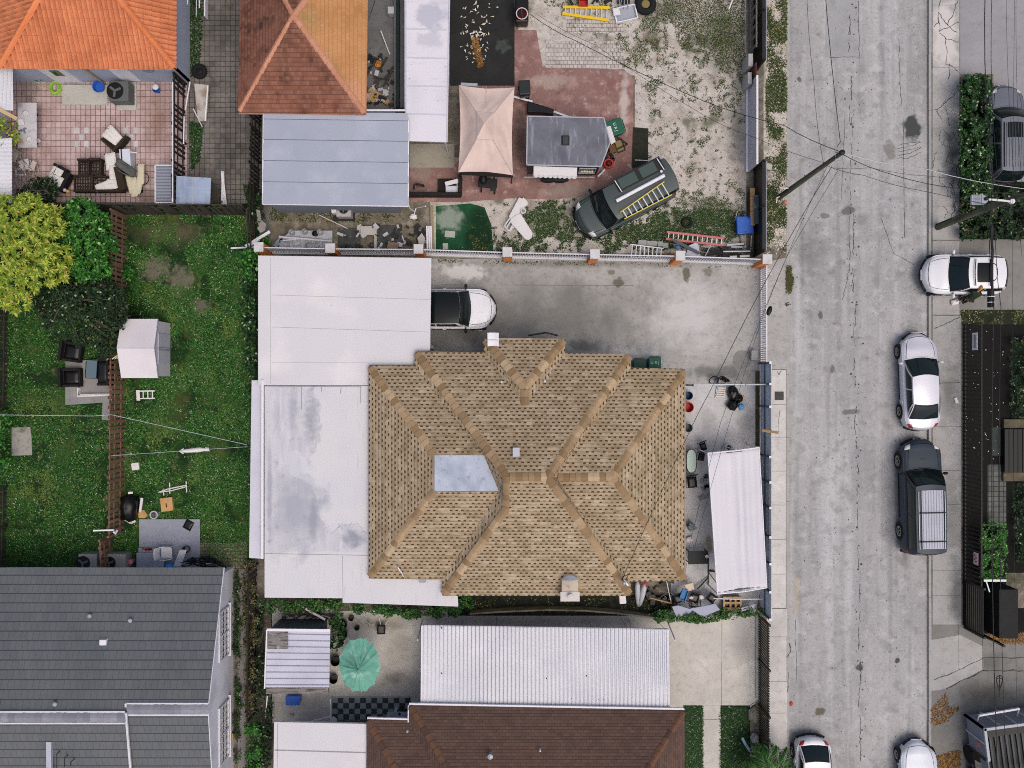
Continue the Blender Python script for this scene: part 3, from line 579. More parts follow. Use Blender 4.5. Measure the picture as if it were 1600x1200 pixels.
for x,y,s in((143,961,1),(206,968,1),(89,1098,1),(0,1099,1)):
 t=(y-887)/221;z=lerp(ze2,zr2,t);b=B();b.lathe([(.07,-.1),(.07,.18),(.1,.18),(.1,.22),(.06,.25)],P(x,y,z),10);b.build('vent_pipe',m_alu,gh)
b=B();v=P(162,1003,3.85);b.box(v,(.36,.3,.26),taper=.8);b.build('vent_box',m_trim,gh,bevel=.02)
b=B();v=P(77.5,1165,4.7);b.box(v+Vector((0,-.6,0)),(.22,1.6,.22));b.build('vent_duct',plain('duct_grey',S(180,184,196),.5),gh,bevel=.02)
b=B();v=P(94,1180,4.6)
for k,(dx,L)in enumerate(((0,.8),(.33,.5),(.6,.2))):b.tube([v+Vector((dx,-L*.2-.3,.3)),v+Vector((dx,L*.6-.3,.3))],.018);b.tube([v+Vector((dx,L*.6-.3,.3)),v+Vector((dx,L*.6-.3,-.2))],.018)
b.build('aerial',m_dark,gh)
b=B();v=P(364,1140).y;b.box((xw+.05,P(0,1147).y,.3),(.06,.3,.1));b.build('wall_box',plain('orange_tag',S(220,160,90),.6),gh)
# --- brown roofed house at the bottom edge
bh=empty('brown_house',P(820,1200),'dark brown shingled roof house at the bottom edge, white gutter along its north eave','house')
z3=2.9;walls(bh,[(655,1122,1050,1290),(590,1140,660,1290)],2.8,m_wallw)
a1,a2=P(640,1102,z3),P(1069,1110,z3);h1,h2=P(735,1262,5.0),P(975,1262,5.0)
b=B();facet(b,[a1,a2,h2,h1],X);facet(b,[a2,P(1069,1420,z3),h2],Y);facet(b,[a1,h1,P(640,1420,z3)],Y)
c1=P(574,1124,z3-.06);c2=P(646,1126,z3-.06);h3=P(640,1240,4.3)
facet(b,[c1,c2,P(700,1240,4.3),h3],X);facet(b,[c1,h3,P(574,1420,z3-.06)],Y)
br=b.build('roof',m_brown,bh,solid=-.05)
for a,c in((a1,h1),(a2,h2),(c1,h3)):b=B();ridge_tiles(b,a,c,.30,.36);b.build('ridge_cap',m_browncap,br)
b=B();b.bar(a1+Vector((-.02,.05,-.03)),a2+Vector((0,.05,-.03)),.11,.12);b.bar(c1+Vector((0,.05,-.03)),c2+Vector((-.08,.05,-.03)),.1,.12);b.bar(a1+Vector((-.05,0,-.03)),P(638,1128,z3-.03),.05,.12);b.build('gutter',m_trim,bh)
b=B();v=P(636.5,1142,3.1);b.lathe([(.06,-.1),(.06,.1),(.01,.22)],v,8);v=P(844,1172,4.0);b.lathe([(.035,-.3),(.035,.12)],v,8);b.build('vent_pipe',m_trim,bh)
b=B();v=P(766,1180,4.1);b.lathe([(.09,-.2),(.09,.16),(.12,.2),(0,.24)],v,10);b.build('vent_pipe',m_alu,bh)
# --- white flat roof at the bottom, west of the brown roof
fr=empty('white_flat_roof',P(500,1180),'plain white flat roof at the bottom edge, west of the brown roof','flat roof')
walls(fr,[(458,1138,580,1260)],2.5,m_wallw)
b=B();b.prism(px([(428,1128),(573,1131),(572,1300),(426,1300)],2.7),2.52,2.7);b.build('roof',m_white,fr,bevel=.02)
b=B();b.bar(P(429,1172,2.702),P(572,1176,2.702),.05,.014);b.bar(P(434,1130,2.702),P(433,1200,2.702),.02,.014);b.build('roof_seam',plain('seam_grey',S(150,148,152),.8),fr)
# --- white ribbed carport
cp=empty('ribbed_carport',P(850,1040),'white ribbed metal carport roof in front of the brown house','carport')
q=[P(659,978,2.45),P(1044,984,2.45),P(1046,1113,2.75),P(658,1108,2.75)]
def ribs(a,c):
 r=[];u=a-.05
 while u<c+.2:r+=[u,u+.028,u+.036,u+.052,u+.060];u+=.185
 return r
def ribh(u,v):
 k=(u*1.0)%.185
 return 0
b=B();U0=[None]
def us_(a,c):U0[0]=a-.05;return ribs(a,c)
def pr_(u,v):k=(u-U0[0]+1e-6)%.185;return .03 if .034<k<.054 else 0.0
facet(b,q,X,us_,lambda a,c:[a-.01,(a+c)/2,c+.01],pr_);rf=b.build('roof',m_metal,cp,solid=-.01)
b=B();b.bar(q[0]+Vector((0,0,-.08)),q[1]+Vector((0,0,-.08)),.06,.14);b.bar(q[0]+Vector((0,0,-.06)),q[3]+Vector((0,0,-.06)),.05,.14);b.bar(q[1]+Vector((0,0,-.06)),q[2]+Vector((0,0,-.06)),.05,.14);b.build('edge_beam',m_trim,cp)
b=B();n=62
for i in range(n):t=(i+.5)/n;b.bar(q[0].lerp(q[1],t)+Vector((0,.02,.012)),q[3].lerp(q[2],t)+Vector((0,0,.012)),.022,.02)
b.build('roof_seam',plain('seam_lilac',S(150,150,164),.6),rf)
for x in(664,728,790,852,914,980,1038):
 b=B();foot=P(x+(x-850)*.02,968);top=P(x,984,2.4);b.tube([foot,Vector((foot.x,foot.y-.35,2.35))],.03,6);b.build('post',m_trim,cp)
b=B()
for(x,y)in((690,981),(690,1052),(854,1060),(893,1092),(935,1093),(943,1093),(916,1056)):b.box(P(x,y,lerp(2.46,2.7,(y-980)/120)+.02),(.05,.07,.02))
b.build('fallen_leaf',m_dark,cp)
# --- orange barrel-tiled house, north west
oh=empty('orange_house',P(100,40),'orange barrel tiled hip roof house with pale blue walls at the top corner','house')
zo=2.9;k1,k2=P(275,109,zo),P(-1,107,zo);t1,t2=P(176,-14,4.45),P(68,-14,4.45)
b=B()
pit=.228
def U_(a,c):
 n0=math.floor(a/pit)-1;r=[]
 while n0*pit<c+pit:r+=[n0*pit+pit*f for f in(0,.1,.22,.36,.5,.62,.74,.8,.9)];n0+=1
 return r
def V_(a,c):
 r=[];v=math.floor(a/.36)*.36-.36
 while v<c+.4:r+=[v,v+.345];v+=.36
 return r
def PR_(u,v):
 f=(u/pit)%1.0;h=.085*math.sin(PI*f/.76)if f<.76 else-.035*math.sin(PI*(f-.76)/.24)
 return h+.028*(1-(v/.36+1e-4)%1.0)+.006*math.sin(math.floor(u/pit)*7.3+math.floor(v/.36)*3.1)
facet(b,[k2,k1,t1,t2],X,U_,V_,PR_);facet(b,[k1,P(277,-170,zo),t1],Y,U_,V_,PR_)
facet(b,[k2,t2,P(-1,-170,zo)],Y,U_,V_,PR_)
orf=b.build('roof',m_orange,oh,smooth=True,auto=math.radians(45))
for a,c in((k1,t1),(k2,t2)):b=B();ridge_tiles(b,a,c,.30,.40,.07,.11);b.build('ridge_cap',m_orangecap,orf)
b=B();xw2,yw2=P(297,0).x,P(0,128).y
b.add([(xw2,yw2,0),(xw2,24,0),(xw2,24,zo-.1),(xw2,yw2,zo-.1)],[(0,1,2,3)]);b.add([(xw2,yw2,0),(xw2,yw2,zo-.1),(xw2-9.2,yw2,zo-.1),(xw2-9.2,yw2,0)],[(0,1,2,3)])
b.build('wall',m_wallb,oh,solid=.1)
b=B();b.add([(xw2+.3,yw2-.3,zo-.05),(xw2+.3,24,zo-.05),(xw2-9.6,24,zo-.05),(xw2-9.6,yw2-.3,zo-.05)],[(3,2,1,0)]);b.build('soffit',m_wallb,oh)
def xat(x,y,z):return P(x,y,z).x
for(x0,x1,z0,z1,nm,mm)in((97,127,.05,2.15,'door',m_trim),(196,224,.3,1.9,'wall_panel',m_wallw)):
 a,c=P(x0,128).x,P(x1,128).x;b=B();b.box(((a+c)/2,yw2-.03,(z0+z1)/2),(c-a,.05,z1-z0));dr=b.build(nm,mm,oh)
 if nm=='door':
  b=B();b.box(((a+c)/2,yw2-.06,1.45),(.42,.03,.75));b.build('pane',m_glass,dr)
  b=B()
  for xx in(a-.06,c+.06):b.box((xx,yw2-.04,1.1),(.12,.12,2.3))
  b.box(((a+c)/2,yw2-.04,2.28),(c-a+.24,.12,.12));b.build('frame',m_trim,dr)
b=B();b.lathe([(.28,0),(.28,.04)],(P(253,128).x,yw2-.02,1.75),18,M=Matrix.Rotation(PI/2,3,'X'),sx=.9);b.build('round_vent',plain('vent_blue',S(132,146,158),.5),oh)
b=B();b.tube([(P(163,128).x,yw2-.1,.1),(P(163,128).x,yw2-.1,2.7)],.05);b.build('downpipe',plain('ochre_pipe',S(176,150,100),.7),oh)
# --- rust brown pyramid roof house
rh=empty('rust_roof_house',P(480,40),'old pyramid roof house, one face ochre and the others rusty brown','house')
zb=2.85;g1,g2,ap2=P(373,176,zb),P(571,179,zb),P(458,24,4.75);g3,g4=P(575,-130,zb),P(380,-130,zb)
walls(rh,[(412,-60,570,158)],2.75,m_wallw)
b=B();facet(b,[g1,g2,ap2],X);facet(b,[g1,ap2,g4],Y);facet(b,[g3,g4,ap2],X);rr=b.build('roof',m_rust,rh,solid=-.06)
b=B();facet(b,[g2,g3,ap2],Y);b.build('roof_face',m_ochre,rr,solid=-.06)
b=B()
for g,wd in((g1,.26),(g2,.30),(g3,.3),(g4,.26)):b=B();ridge_tiles(b,g,ap2,wd,.3,.02,.07);b.build('ridge_cap',m_rustcap,rr)
b=B();b.box(P(439,101,3.75),(.28,.14,.14));b.build('vent_box',plain('vent_grey',S(150,156,168),.5),rh,bevel=.02)
b=B();b.bar(g1+Vector((0,0,-.1)),g2+Vector((0,0,-.1)),.06,.12);b.bar(g2+Vector((0,0,-.1)),g3+Vector((0,0,-.1)),.06,.12);b.bar(g1+Vector((0,0,-.1)),g4+Vector((0,0,-.1)),.06,.12);b.build('fascia',plain('fascia_pink',S(200,150,124),.8),rh)
# --- blue-grey panel roof
pr=empty('panel_roof_shed',P(525,250),'blue grey metal panel roof in long horizontal strips, south of the rusty pyramid roof','outbuilding')
walls(pr,[(438,195,627,333)],2.35,plain('shed_wall_grey',S(128,134,144),.8))
b=B();ys_=[(175,186),(186,218),(218,251),(251,284),(284,319)]
for i,(y0,y1)in enumerate(ys_):
 z0,z1=2.75-.07*i,2.75-.07*(i+1);s0,s1=.012,.045
 b.add([P(412.5-.4*i,y0,z0+s0),P(639 if i else 636,y0+2,z0+s0),P(638.5,y1+2.6,z1+s1),P(412-.4*i,y1-.4,z1+s1)],[(3,2,1,0)])
b.build('roof',m_blue,pr,solid=-.04)
b=B()
for(y0,y1)in ys_[:-1]:z=2.75-.07*(ys_.index((y0,y1))+1);b.bar(P(412,y1-.6,z+.05),P(638.5,y1+2.4,z+.05),.05,.03)
b.build('roof_seam',plain('seam_slate',S(92,98,112),.7),pr)
b=B();b.bar(P(412,175,2.7),P(410.5,319,2.42),.05,.1);b.bar(P(638.5,188,2.7),P(638,322,2.42),.05,.1);b.bar(P(410.5,319,2.4),P(638,322.5,2.4),.05,.08);b.build('edge_trim',m_trim,pr)
b=B();v=P(638,325,1.2);b.tube([P(639,322,2.3),P(640.5,326,1.2),P(647,330,.1)],.035);b.build('downpipe',m_trim,pr)
# --- long white roof strip beside it
lr=empty('long_white_roof',P(668,110),'long narrow white sheet roof with dark specks beside the black ground','outbuilding')
walls(lr,[(645,-60,695,205)],2.3,m_wallw)
b=B();b.prism(px([(632,-40),(704,-40),(699,222),(633,220)],2.5),2.38,2.5);b.build('roof',mat('white_sheet_roof',S(218,215,222),.6,[('n',S(196,195,206),.6,.45,.7,.6),('s',S(172,172,186),(675,25,2.5),(28,22),.7,2),('s',S(182,182,194),(672,62,2.5),(22,14),.6,2),('v',S(60,58,60),1.7,.02,.06,.8),('n',S(176,176,188),3,.6,.75,.4,(.3,3,1))]),lr,bevel=.012)
b=B()
for y in(45,90,134,178):b.bar(P(635,y,2.51),P(698,y+1.5,2.51),.06,.02)
b.bar(P(703,-40,2.52),P(698.5,222,2.52),.05,.05);b.bar(P(634,-40,2.52),P(634.5,220,2.52),.05,.05);b.build('roof_seam',m_rib,lr)
b=B();b.tube([P(694,221,2.3),P(697,226,1.3),P(700,238,.05)],.04);b.build('downpipe',m_trim,lr)
ow=empty('yard_wall',P(630,90),'white coping and dark pipe along the littered narrow yard','wall')
b=B();b.bar(P(633,-40,1.2),P(633,172,1.2),.08,.1);b.bar(P(573,172.5,2.6),P(633,172.5,2.6),.08,.06);b.build('coping',m_trim,ow)
b=B();b.pbox(616,-40,631,168,0,.5);b.build('wall',conc('yard_wall_grey',S(110,110,114)),ow)
b=B();b.tube([P(622,-40,.6),P(621.5,168,.6)],.1,8);b.build('pipe',plain('pipe_teal_dark',S(40,52,52),.5),ow)
# --- white metal roof and panels at the left edge
nb=empty('edge_shed',P(0,200),'pale ribbed roof shed cut off by the left edge of the photo','shed')
b=B()
q=[P(-60,100,2.1),P(20,106,2.1),P(21,173,2.3),P(-60,168,2.3)]
facet(b,q,X,us_,lambda a,c:[a-.01,c+.01],pr_)
q=[P(-60,220,2.0),P(19,216,2.0),P(19,318,2.0),P(-60,318,2.0)]
facet(b,q,Y,us_,lambda a,c:[a-.01,c+.01],pr_);b.build('roof',m_metal,nb,solid=-.02)
walls(nb,[(-60,112,12,310)],1.9,m_wallw)
b=B();b.bar(P(-10,166,2.4),P(27,186,2.3),.16,.08);b.build('roof_board',plain('pale_board',S(196,168,128),.8),nb)
# ------------------------------------------------------------------ vehicles
def paint(name,c,metal=0.0,rough=.32):return mat(name,c,rough,[('n',tuple(x*.82 for x in c),1.2,.5,.75,.35)],None,metal=metal,spec=.4,coat=.35,coords='O')
m_tyre=plain('tyre_rubber',S(26,26,27),.85);m_rim=plain('alloy_rim',S(176,172,164),.35,.3,metal=.4)
m_cglass=mat('car_glass',(.006,.012,.013),.06,[],spec=.45);m_black=plain('black_plastic',S(20,21,22),.5)
m_croof=mat('roof_glass',(.004,.007,.008),.12,[],spec=.18)
m_head=mat('headlamp',S(214,212,208),.12,[],spec=.6);m_tail=mat('tail_lamp',S(150,34,34),.2,[],spec=.5);m_amber=mat('amber_lamp',S(214,120,80),.25)
m_mesh_black=m_black
def catmull(pts,n):
 out=[]
 P_=[pts[0]]+list(pts)+[pts[-1]]
 for i in range(1,len(P_)-2):
  p0,p1,p2,p3=P_[i-1:i+3]
  for k in range(n):
   t=k/n
   out.append(tuple(.5*((2*b)+(c-a)*t+(2*a-5*b+4*c-d)*t*t+(3*b-a-3*c+d)*t**3)for a,b,c,d in zip(p0,p1,p2,p3)))
 out.append(tuple(pts[-1]));return out
def interp(tab,x):
 if x<=tab[0][0]:return tab[0][1]
 for(a,b),(c,d)in zip(tab[:-1],tab[1:]):
  if x<=c:
   t=(x-a)/(c-a);t=t*t*(3-2*t)*.5+t*.5;return b+(d-b)*t
 return tab[-1][1]
def car(name,label,loc,rot,L,W,Ht,top,wb,wr,rr,rb,body,roofm=None,roofw=.66,nose=(.9,.34),tail=(.6,.22),wheel=.33,group='vehicles',sun=None,rails=None,bars=None,ribs_=False,tail_red=True,mirror=True,mirm=None,lowtrim=None,hoodlines=True,glassroof=False):
 """x forward. top: (x, z) bonnet/belt/boot profile. wb/wr windscreen base and head, rr/rb rear glass head and base (x)."""
 root=empty(name,loc,label,'car' if name!='van' else 'van',group,rot)
 hl,hw=L/2,W/2
 def half(x):
  f=1.0;d=hl-x
  if d<nose[0]:f-=nose[1]*(1-max(d,0)/nose[0])**2.3
  d=hl+x
  if d<tail[0]:f-=tail[1]*(1-max(d,0)/tail[0])**2.3
  return hw*f
 def ztop(x):
  z=interp(top,x);d=min(hl-x,hl+x)
  if d<.16:z-=.22*(1-max(d,0)/.16)**2
  return z
 prof=catmull([(.90,0,.20),(.97,0,.36),(1.0,.35,.30),(.99,.75,.16),(.955,1,-.085),(.84,1,-.012),(.5,1,.025),(0,1,.04)],3)
 def bend(x,t):
  f=(x-(hl-1.1))/1.1;g=((-hl+.8)-x)/.8
  return x-(.30*f*f*t*t if f>0 else 0)+(.17*g*g*t*t if g>0 else 0)
 def sec(x):
  h,z=half(x),ztop(x);r=[(y*h,a*z+b,y)for y,a,b in prof]
  return[(bend(x,t),-y,q)for y,q,t in r]+[(bend(x,t),y,q)for y,q,t in reversed(r[:-1])]
 def surf(x,t,off=0.0):
  h,z=half(x),ztop(x);y=t*h;a=abs(t)
  zz=z+(.04-.015*(a/.5)**2 if a<.5 else .025-.037*((a-.5)/.34)**1.5 if a<.84 else-.012-.073*((a-.84)/.115)**1.6)
  return Vector((bend(x,t),y,zz+off))
 xs=[-hl+L*i/30 for i in range(31)];xs=sorted(set(xs+[-hl+.04,-hl+.1,hl-.04,hl-.1]))
 b=B();rows=[sec(x)for x in xs];n=len(rows[0]);vs=[p for r in rows for p in r]
 fs=[(i*n+j,(i+1)*n+j,(i+1)*n+j+1,i*n+j+1)for i in range(len(xs)-1)for j in range(n-1)]
 fs+=[tuple(range(n-1,-1,-1))[::-1],tuple((len(xs)-1)*n+j for j in range(n))[::-1]]
 b.add(vs,[f[::-1]for f in fs]);bodyo=b.build('body',body,root,smooth=True,local=True,auto=math.radians(50))
 hood=B();x0,x1=wb+.06,hl-.22
 if hoodlines and x1-x0>.3:
  def hf(u,v):x=lerp(x0,x1,u);return surf(x,(v*2-1)*(.80-.10*u),.012)
  hood.grid(hf,10,10);g=B();g.tube([hf(u/8,0)for u in range(9)]+[hf(1,v/8)for v in range(1,9)]+[hf(1-u/8,1)for u in range(1,9)],.011,4);g.build('bonnet_gap',m_black,root,local=True);hood.build('bonnet',body,root,smooth=True,local=True)
 if rb>-hl+.5 and hoodlines:
  t=B();t.grid(lambda u,v:surf(lerp(-hl+.16,rb-.05,u),(v*2-1)*.78,.012),8,8);t.build('boot_lid',body,root,smooth=True,local=True)
 hr=hw*roofw;zr=Ht
 def base(x,s):return Vector((x,s*half(x)*.90,ztop(x)-.03))
 bw=.15;rw=.10
 def front(u,v):
  s=u*2-1;lo=Vector((wb+bw*(1-s*s),s*half(wb)*.89,ztop(wb)-.02+.03*(1-s*s)));hi=Vector((wr+rw*(1-s*s),s*hr,zr-.055+.05*(1-s*s)))
  return lo.lerp(hi,v)+Vector((.0,0,.05*math.sin(PI*v)))
 def rear(u,v):
  s=1-u*2;lo=Vector((rb-.1*(1-s*s),s*half(rb)*.86,ztop(rb)-.02+.03*(1-s*s)));hi=Vector((rr-.08*(1-s*s),s*hr*.97,zr-.07+.05*(1-s*s)))
  return lo.lerp(hi,v)+Vector((0,0,.05*math.sin(PI*v)))
 def side(sg):
  def f(u,v):
   xb,xt=lerp(rb,wb,u),lerp(rr,wr,u);lo=Vector((xb,sg*half(xb)*lerp(.86,.89,u),ztop(xb)-.02));hi=Vector((xt,sg*hr*lerp(.97,1,u)*(1+.035*math.sin(PI*u)),zr-lerp(.07,.055,u)+.02*math.sin(PI*u)))
   return lo.lerp(hi,v)+Vector((0,sg*.05*math.sin(PI*v),0))
  return f
 def roof(u,v):
  a=side(1)(u,1);c=side(-1)(u,1);s=v*2-1;p=c.lerp(a,v)
  return p+Vector(((rw*(1-s*s)if u>.999 else-.08*(1-s*s)if u<.001 else lerp(-.08,rw,u)*(1-s*s)),0,.05*(1-s*s)))
 c=B();c.grid(front,10,8);c.grid(rear,10,8);c.grid(side(1),12,6);c.grid(lambda u,v:side(-1)(1-u,v),12,6)
 c.build('cabin',body,root,smooth=True,local=True)
 c=B();c.grid(roof,14,12);ro=c.build('roof',roofm or body,root,smooth=True,local=True)
 def glass(fn,u0,u1,v0,v1,off,nm,nu=10,nv=6,m=m_cglass):
  g=B();g.grid(lambda u,v:fn(lerp(u0,u1,u),lerp(v0,v1,v))+off,nu,nv);return g.build(nm,m,root,smooth=True,local=True)
 glass(front,.0,1,-.02,1.0,Vector((.006,0,.007)),'windscreen_seal',m=m_black);glass(rear,.03,.97,0,1,Vector((-.006,0,.007)),'rear_seal',m=m_black)
 glass(front,.055,.945,.07,.95,Vector((.012,0,.014)),'windscreen')
 glass(rear,.09,.91,.08,.92,Vector((-.012,0,.014)),'rear_window')
 for sg in(1,-1):
  f=side(sg);k=lambda u,v,f=f,sg=sg:f(u if sg>0 else 1-u,v)
  for a0,a1 in((.06,.50),(.53,.93)):
   if sg<0:a0,a1=1-a1,1-a0
   glass(k,a0,a1,.10,.90,Vector((0,sg*.014,.006)),'side_window',8,5)
 if sun:
  g=B();g.grid(lambda u,v:roof(lerp(sun[0],sun[1],u),lerp(sun[2],sun[3],v))+Vector((0,0,.014)),8,8);g.build('sunroof',m_croof,root,smooth=True,local=True)
 if ribs_:
  g=B()
  for i in range(7):
   v=.16+.68*i/6;g.tube([roof(u,v)+Vector((0,0,.006))for u in(.08,.3,.5,.7,.9)],.014,5)
  g.build('roof_rib',roofm or body,root,smooth=True,local=True)
 if rails:
  for v in(.07,.93):g=B();g.tube([roof(u,v)+Vector((0,0,.05))for u in(.06,.3,.6,.92)],.022);g.build('roof_rail',rails,root,local=True)
 if bars:
  for u in bars:g=B();g.tube([roof(u,v)+Vector((0,0,.09))for v in(.05,.3,.5,.7,.95)],.024);g.build('cross_bar',m_black,root,local=True)
 for sg in(1,-1):
  g=B();g.grid(lambda u,v:surf(lerp(hl-.42,hl-.13,u)+.0,sg*lerp(.66,.93,v),.016),6,5);g.build('headlight',m_head,root,smooth=True,local=True)
  if tail_red:g=B();g.grid(lambda u,v:surf(lerp(-hl+.05,-hl+.30,u),sg*lerp(.70,.95,v),.016),5,5);g.build('tail_light',m_tail,root,smooth=True,local=True)
  for x in(hl-.19*L,-hl+.2*L):
   y=half(x);w_=B();M=Matrix.Rotation(PI/2,3,'X')
   w_.lathe([(wheel*.6,-.11),(wheel*.96,-.11),(wheel,-.06),(wheel,.06),(wheel*.96,.11),(wheel*.6,.11)],(x,sg*(y-.085),wheel-.002),22,M=M)
   wo=w_.build('wheel',m_tyre,root,smooth=True,local=True,auto=math.radians(40));r_=B()
   r_.lathe([(0,-.09),(wheel*.64,-.115),(wheel*.64,.115),(0,.09)],(x,sg*(y-.085),wheel),16,M=M)
   for k in range(5):
    a=k*2*PI/5;r_.bar((x,sg*(y+.028),wheel),(x+wheel*.58*math.cos(a),sg*(y+.028),wheel+wheel*.58*math.sin(a)),.06,.02)
   r_.build('rim',m_rim,wo,local=True)
   a_=B();a_.lathe([(wheel*1.16,-.05),(wheel*1.16,.05)],(x,sg*(y-.045),wheel+.02),22,M=M);a_.build('wheel_arch',m_black,root,local=True)
  if mirror:
   g=B();x=wb-.12;y=sg*(half(x)+.10);g.ball((x,y,ztop(x)+.04),(.075,.13,.09),10,6);g.build('mirror',mirm or body,root,smooth=True,local=True)
   g=B();g.bar((x,sg*half(x)*.93,ztop(x)),(x,y,ztop(x)+.02),.05);g.build('mirror_arm',m_black,root,local=True)
  g=B()
  for x in(lerp(rb,wb,.62),lerp(rb,wb,.28)):g.box((x,sg*(half(x)+.008),ztop(x)*.82),(.16,.03,.03))
  g.build('door_handle',body,root,local=True)
  g=B();xs2=[lerp(-hl+.32*L,hl-.3*L,i/6)for i in range(7)];g.tube([(x,sg*(half(x)*1.0+.004),.42)for x in xs2],.02,5);g.build('side_strip',lowtrim or m_black,root,local=True)
 for s,nm in((1,'front_bumper'),(-1,'rear_bumper')):
  g=B();q=[Vector((s*(hl-.06)-s*((.30 if s>0 else .17)*t*t-.05),t*half(s*(hl-.12))*.99,.36))for t in(-1,-.7,-.35,0,.35,.7,1)]
  g.tube(q,.06,8);g.build(nm,m_black if s>0 else(lowtrim or m_black),root,smooth=True,local=True)
 g=B();g.grid(lambda u,v:front(.08+.84*u,-.03+.06*v)+Vector((.05,0,.01)),10,1);g.build('scuttle',m_black,root,local=True)
 g=B();g.box((hl-.015+.0,0,.5),(.02,.5,.12));g.build('number_plate',m_head,root,local=True)
 return root
c_silver=paint('silver_paint',S(206,205,214),.15);c_white=paint('white_paint',S(226,226,230));c_dark=mat('dark_blue_grey_paint',S(50,60,70),.45,[('n',S(40,49,58),1.2,.5,.75,.35)],spec=.22,coat=.08,coords='O');c_grey=paint('mid_grey_paint',S(108,111,120),.1)
c_vang=paint('dark_green_grey_paint',S(56,68,67),.0,.5);c_pale=paint('pale_blue_white_paint',S(216,220,230))
UP=PI/2
def G(x,y,z=-.125):p=P(x,y);return(p.x,p.y,z)
g_='cars parked along the street'
car('car','silver sedan parked at the kerb with its nose towards the top, front lamp amber',G(1428.5,596),UP+.035,4.75,1.74,1.45,[(-2.38,.93),(-1.5,1.0),(-.6,.96),(.9,.93),(1.5,.88),(2.1,.74),(2.4,.62)],1.02,.22,-1.05,-1.75,c_silver,None,.70,(1.0,.36),(.8,.26),.33,g_)
car('car','dark full-size SUV with a pale ribbed roof panel, parked behind the silver sedan',G(1430,774),UP+.02,5.6,1.86,1.9,[(-2.8,1.05),(0,1.12),(1.2,1.1),(1.7,1.06),(2.5,.98),(2.8,.8)],1.28,.62,-2.48,-2.68,c_dark,None,.76,(.7,.22),(.4,.1),.40,g_,rails=m_alu,mirm=m_black)
o=[x for x in bpy.data.objects if x.get('label','').startswith('dark full-size SUV')][0]
b=B();pan=plain('pale_roof_panel',S(176,178,190),.4,.3)
b.box((-.92,-.02,1.925),(2.76,1.02,.03));b.build('roof_panel',pan,o,local=True,bevel=.02)
b=B()
for i in range(8):b.box((-.92,-.46+.126*i,1.945),(2.7,.03,.02))
b.build('roof_slat',plain('roof_slat_grey',S(150,152,166),.4),o,local=True)
b=B()
for x in(-1.95,-.6):b.tube([(x,-.62,1.93),(x,-.55,1.985),(x,.55,1.985),(x,.62,1.93)],.026)
b.build('cross_bar',m_black,o,local=True)
b=B();b.add([surf_ for surf_ in((1.9,-.14,1.098),(1.62,-.2,1.112),(1.62,.2,1.112),(1.9,.14,1.098))],[(0,3,2,1)]);b.build('bonnet_scoop',m_black,o,local=True)
car('car','white compact SUV with black roof bars and sunroof, nose poking over the kerb',G(1495,432,.01),PI-.005,4.0,1.9,1.62,[(-2,1.0),(-1.4,1.02),(.4,1.0),(1.0,.97),(1.7,.84),(2.0,.7)],.78,.12,-1.5,-1.86,c_white,None,.74,(.85,.26),(.7,.24),.35,g_,sun=(.38,.78,.18,.82),bars=(.45,.86))
car('car','grey SUV with ribbed roof and small sunroof beside the tall leafy hedge',G(1557,215,.01),UP,4.75,1.66,1.7,[(-2.4,1.0),(-1,1.05),(.9,1.03),(1.3,1.0),(2.1,.9),(2.4,.75)],1.05,.45,-1.95,-2.25,c_grey,None,.72,(.9,.28),(.5,.14),.36,g_,sun=(.62,.9,.2,.8),ribs_=True,mirm=m_black,rails=m_black)
car('car','white crossover with a black glass roof, half hidden under the white flat roof',G(702,485,.01),0,4.6,1.92,1.62,[(-2.3,1.0),(-1.4,1.02),(.5,1.0),(1.1,.98),(1.9,.88),(2.3,.74)],.98,.52,-1.7,-2.05,c_white,m_croof,.76,(.95,.34),(.6,.2),.35,g_,mirm=m_black)
car('car','white hatchback at the bottom edge showing its rear window and red lamps',G(1263.5,1212),-UP,4.3,1.7,1.5,[(-2.15,.95),(-1.4,1.0),(.5,.96),(1.1,.9),(1.8,.78),(2.15,.66)],.95,.25,-1.15,-1.75,c_white,None,.74,(.8,.3),(.75,.3),.32,g_)
car('car','pale blue-white hatchback at the bottom edge with its bonnet towards the top',G(1426,1219),UP,4.3,1.74,1.5,[(-2.15,.95),(-1.4,1.0),(.3,.98),(.75,.96),(1.6,.84),(2.15,.66)],.52,-.2,-1.25,-1.8,c_pale,None,.72,(1.0,.4),(.7,.26),.33,g_)
vn=car('van','dark green work van on the sandy yard carrying a yellow ladder and a white tube',G(972,318.5,.01),math.radians(207.5),5.0,1.98,1.98,[(-2.5,1.2),(.8,1.18),(1.4,1.12),(2.2,1.0),(2.5,.82)],1.42,.88,-2.35,-2.46,c_vang,None,.80,(.5,.2),(.3,.1),.36,'vehicles',mirm=m_black,hoodlines=True)
b=B();b.box((-.35,-.62,2.03),(.9,.5,.05));b.box((-1.4,-.62,2.03),(.8,.5,.05));b.build('roof_mat',plain('roof_mat_green',S(62,80,76),.6),vn,local=True,bevel=.02)
b=B();b.box((-.95,-.62,2.008),(2.4,.64,.03));b.build('roof_tray',m_black,vn,local=True)
for x in(.22,-2.0):
 b=B();b.tube([(x,-.92,1.9),(x,-.86,2.12),(x-.05,-.25,2.13)],.024);b.build('roof_bar',m_trim,vn,local=True)
b=B();b.bar((-.98,.02,2.02),(.3,.02,2.02),.03,.02);b.build('roof_seam',m_black,vn,local=True)
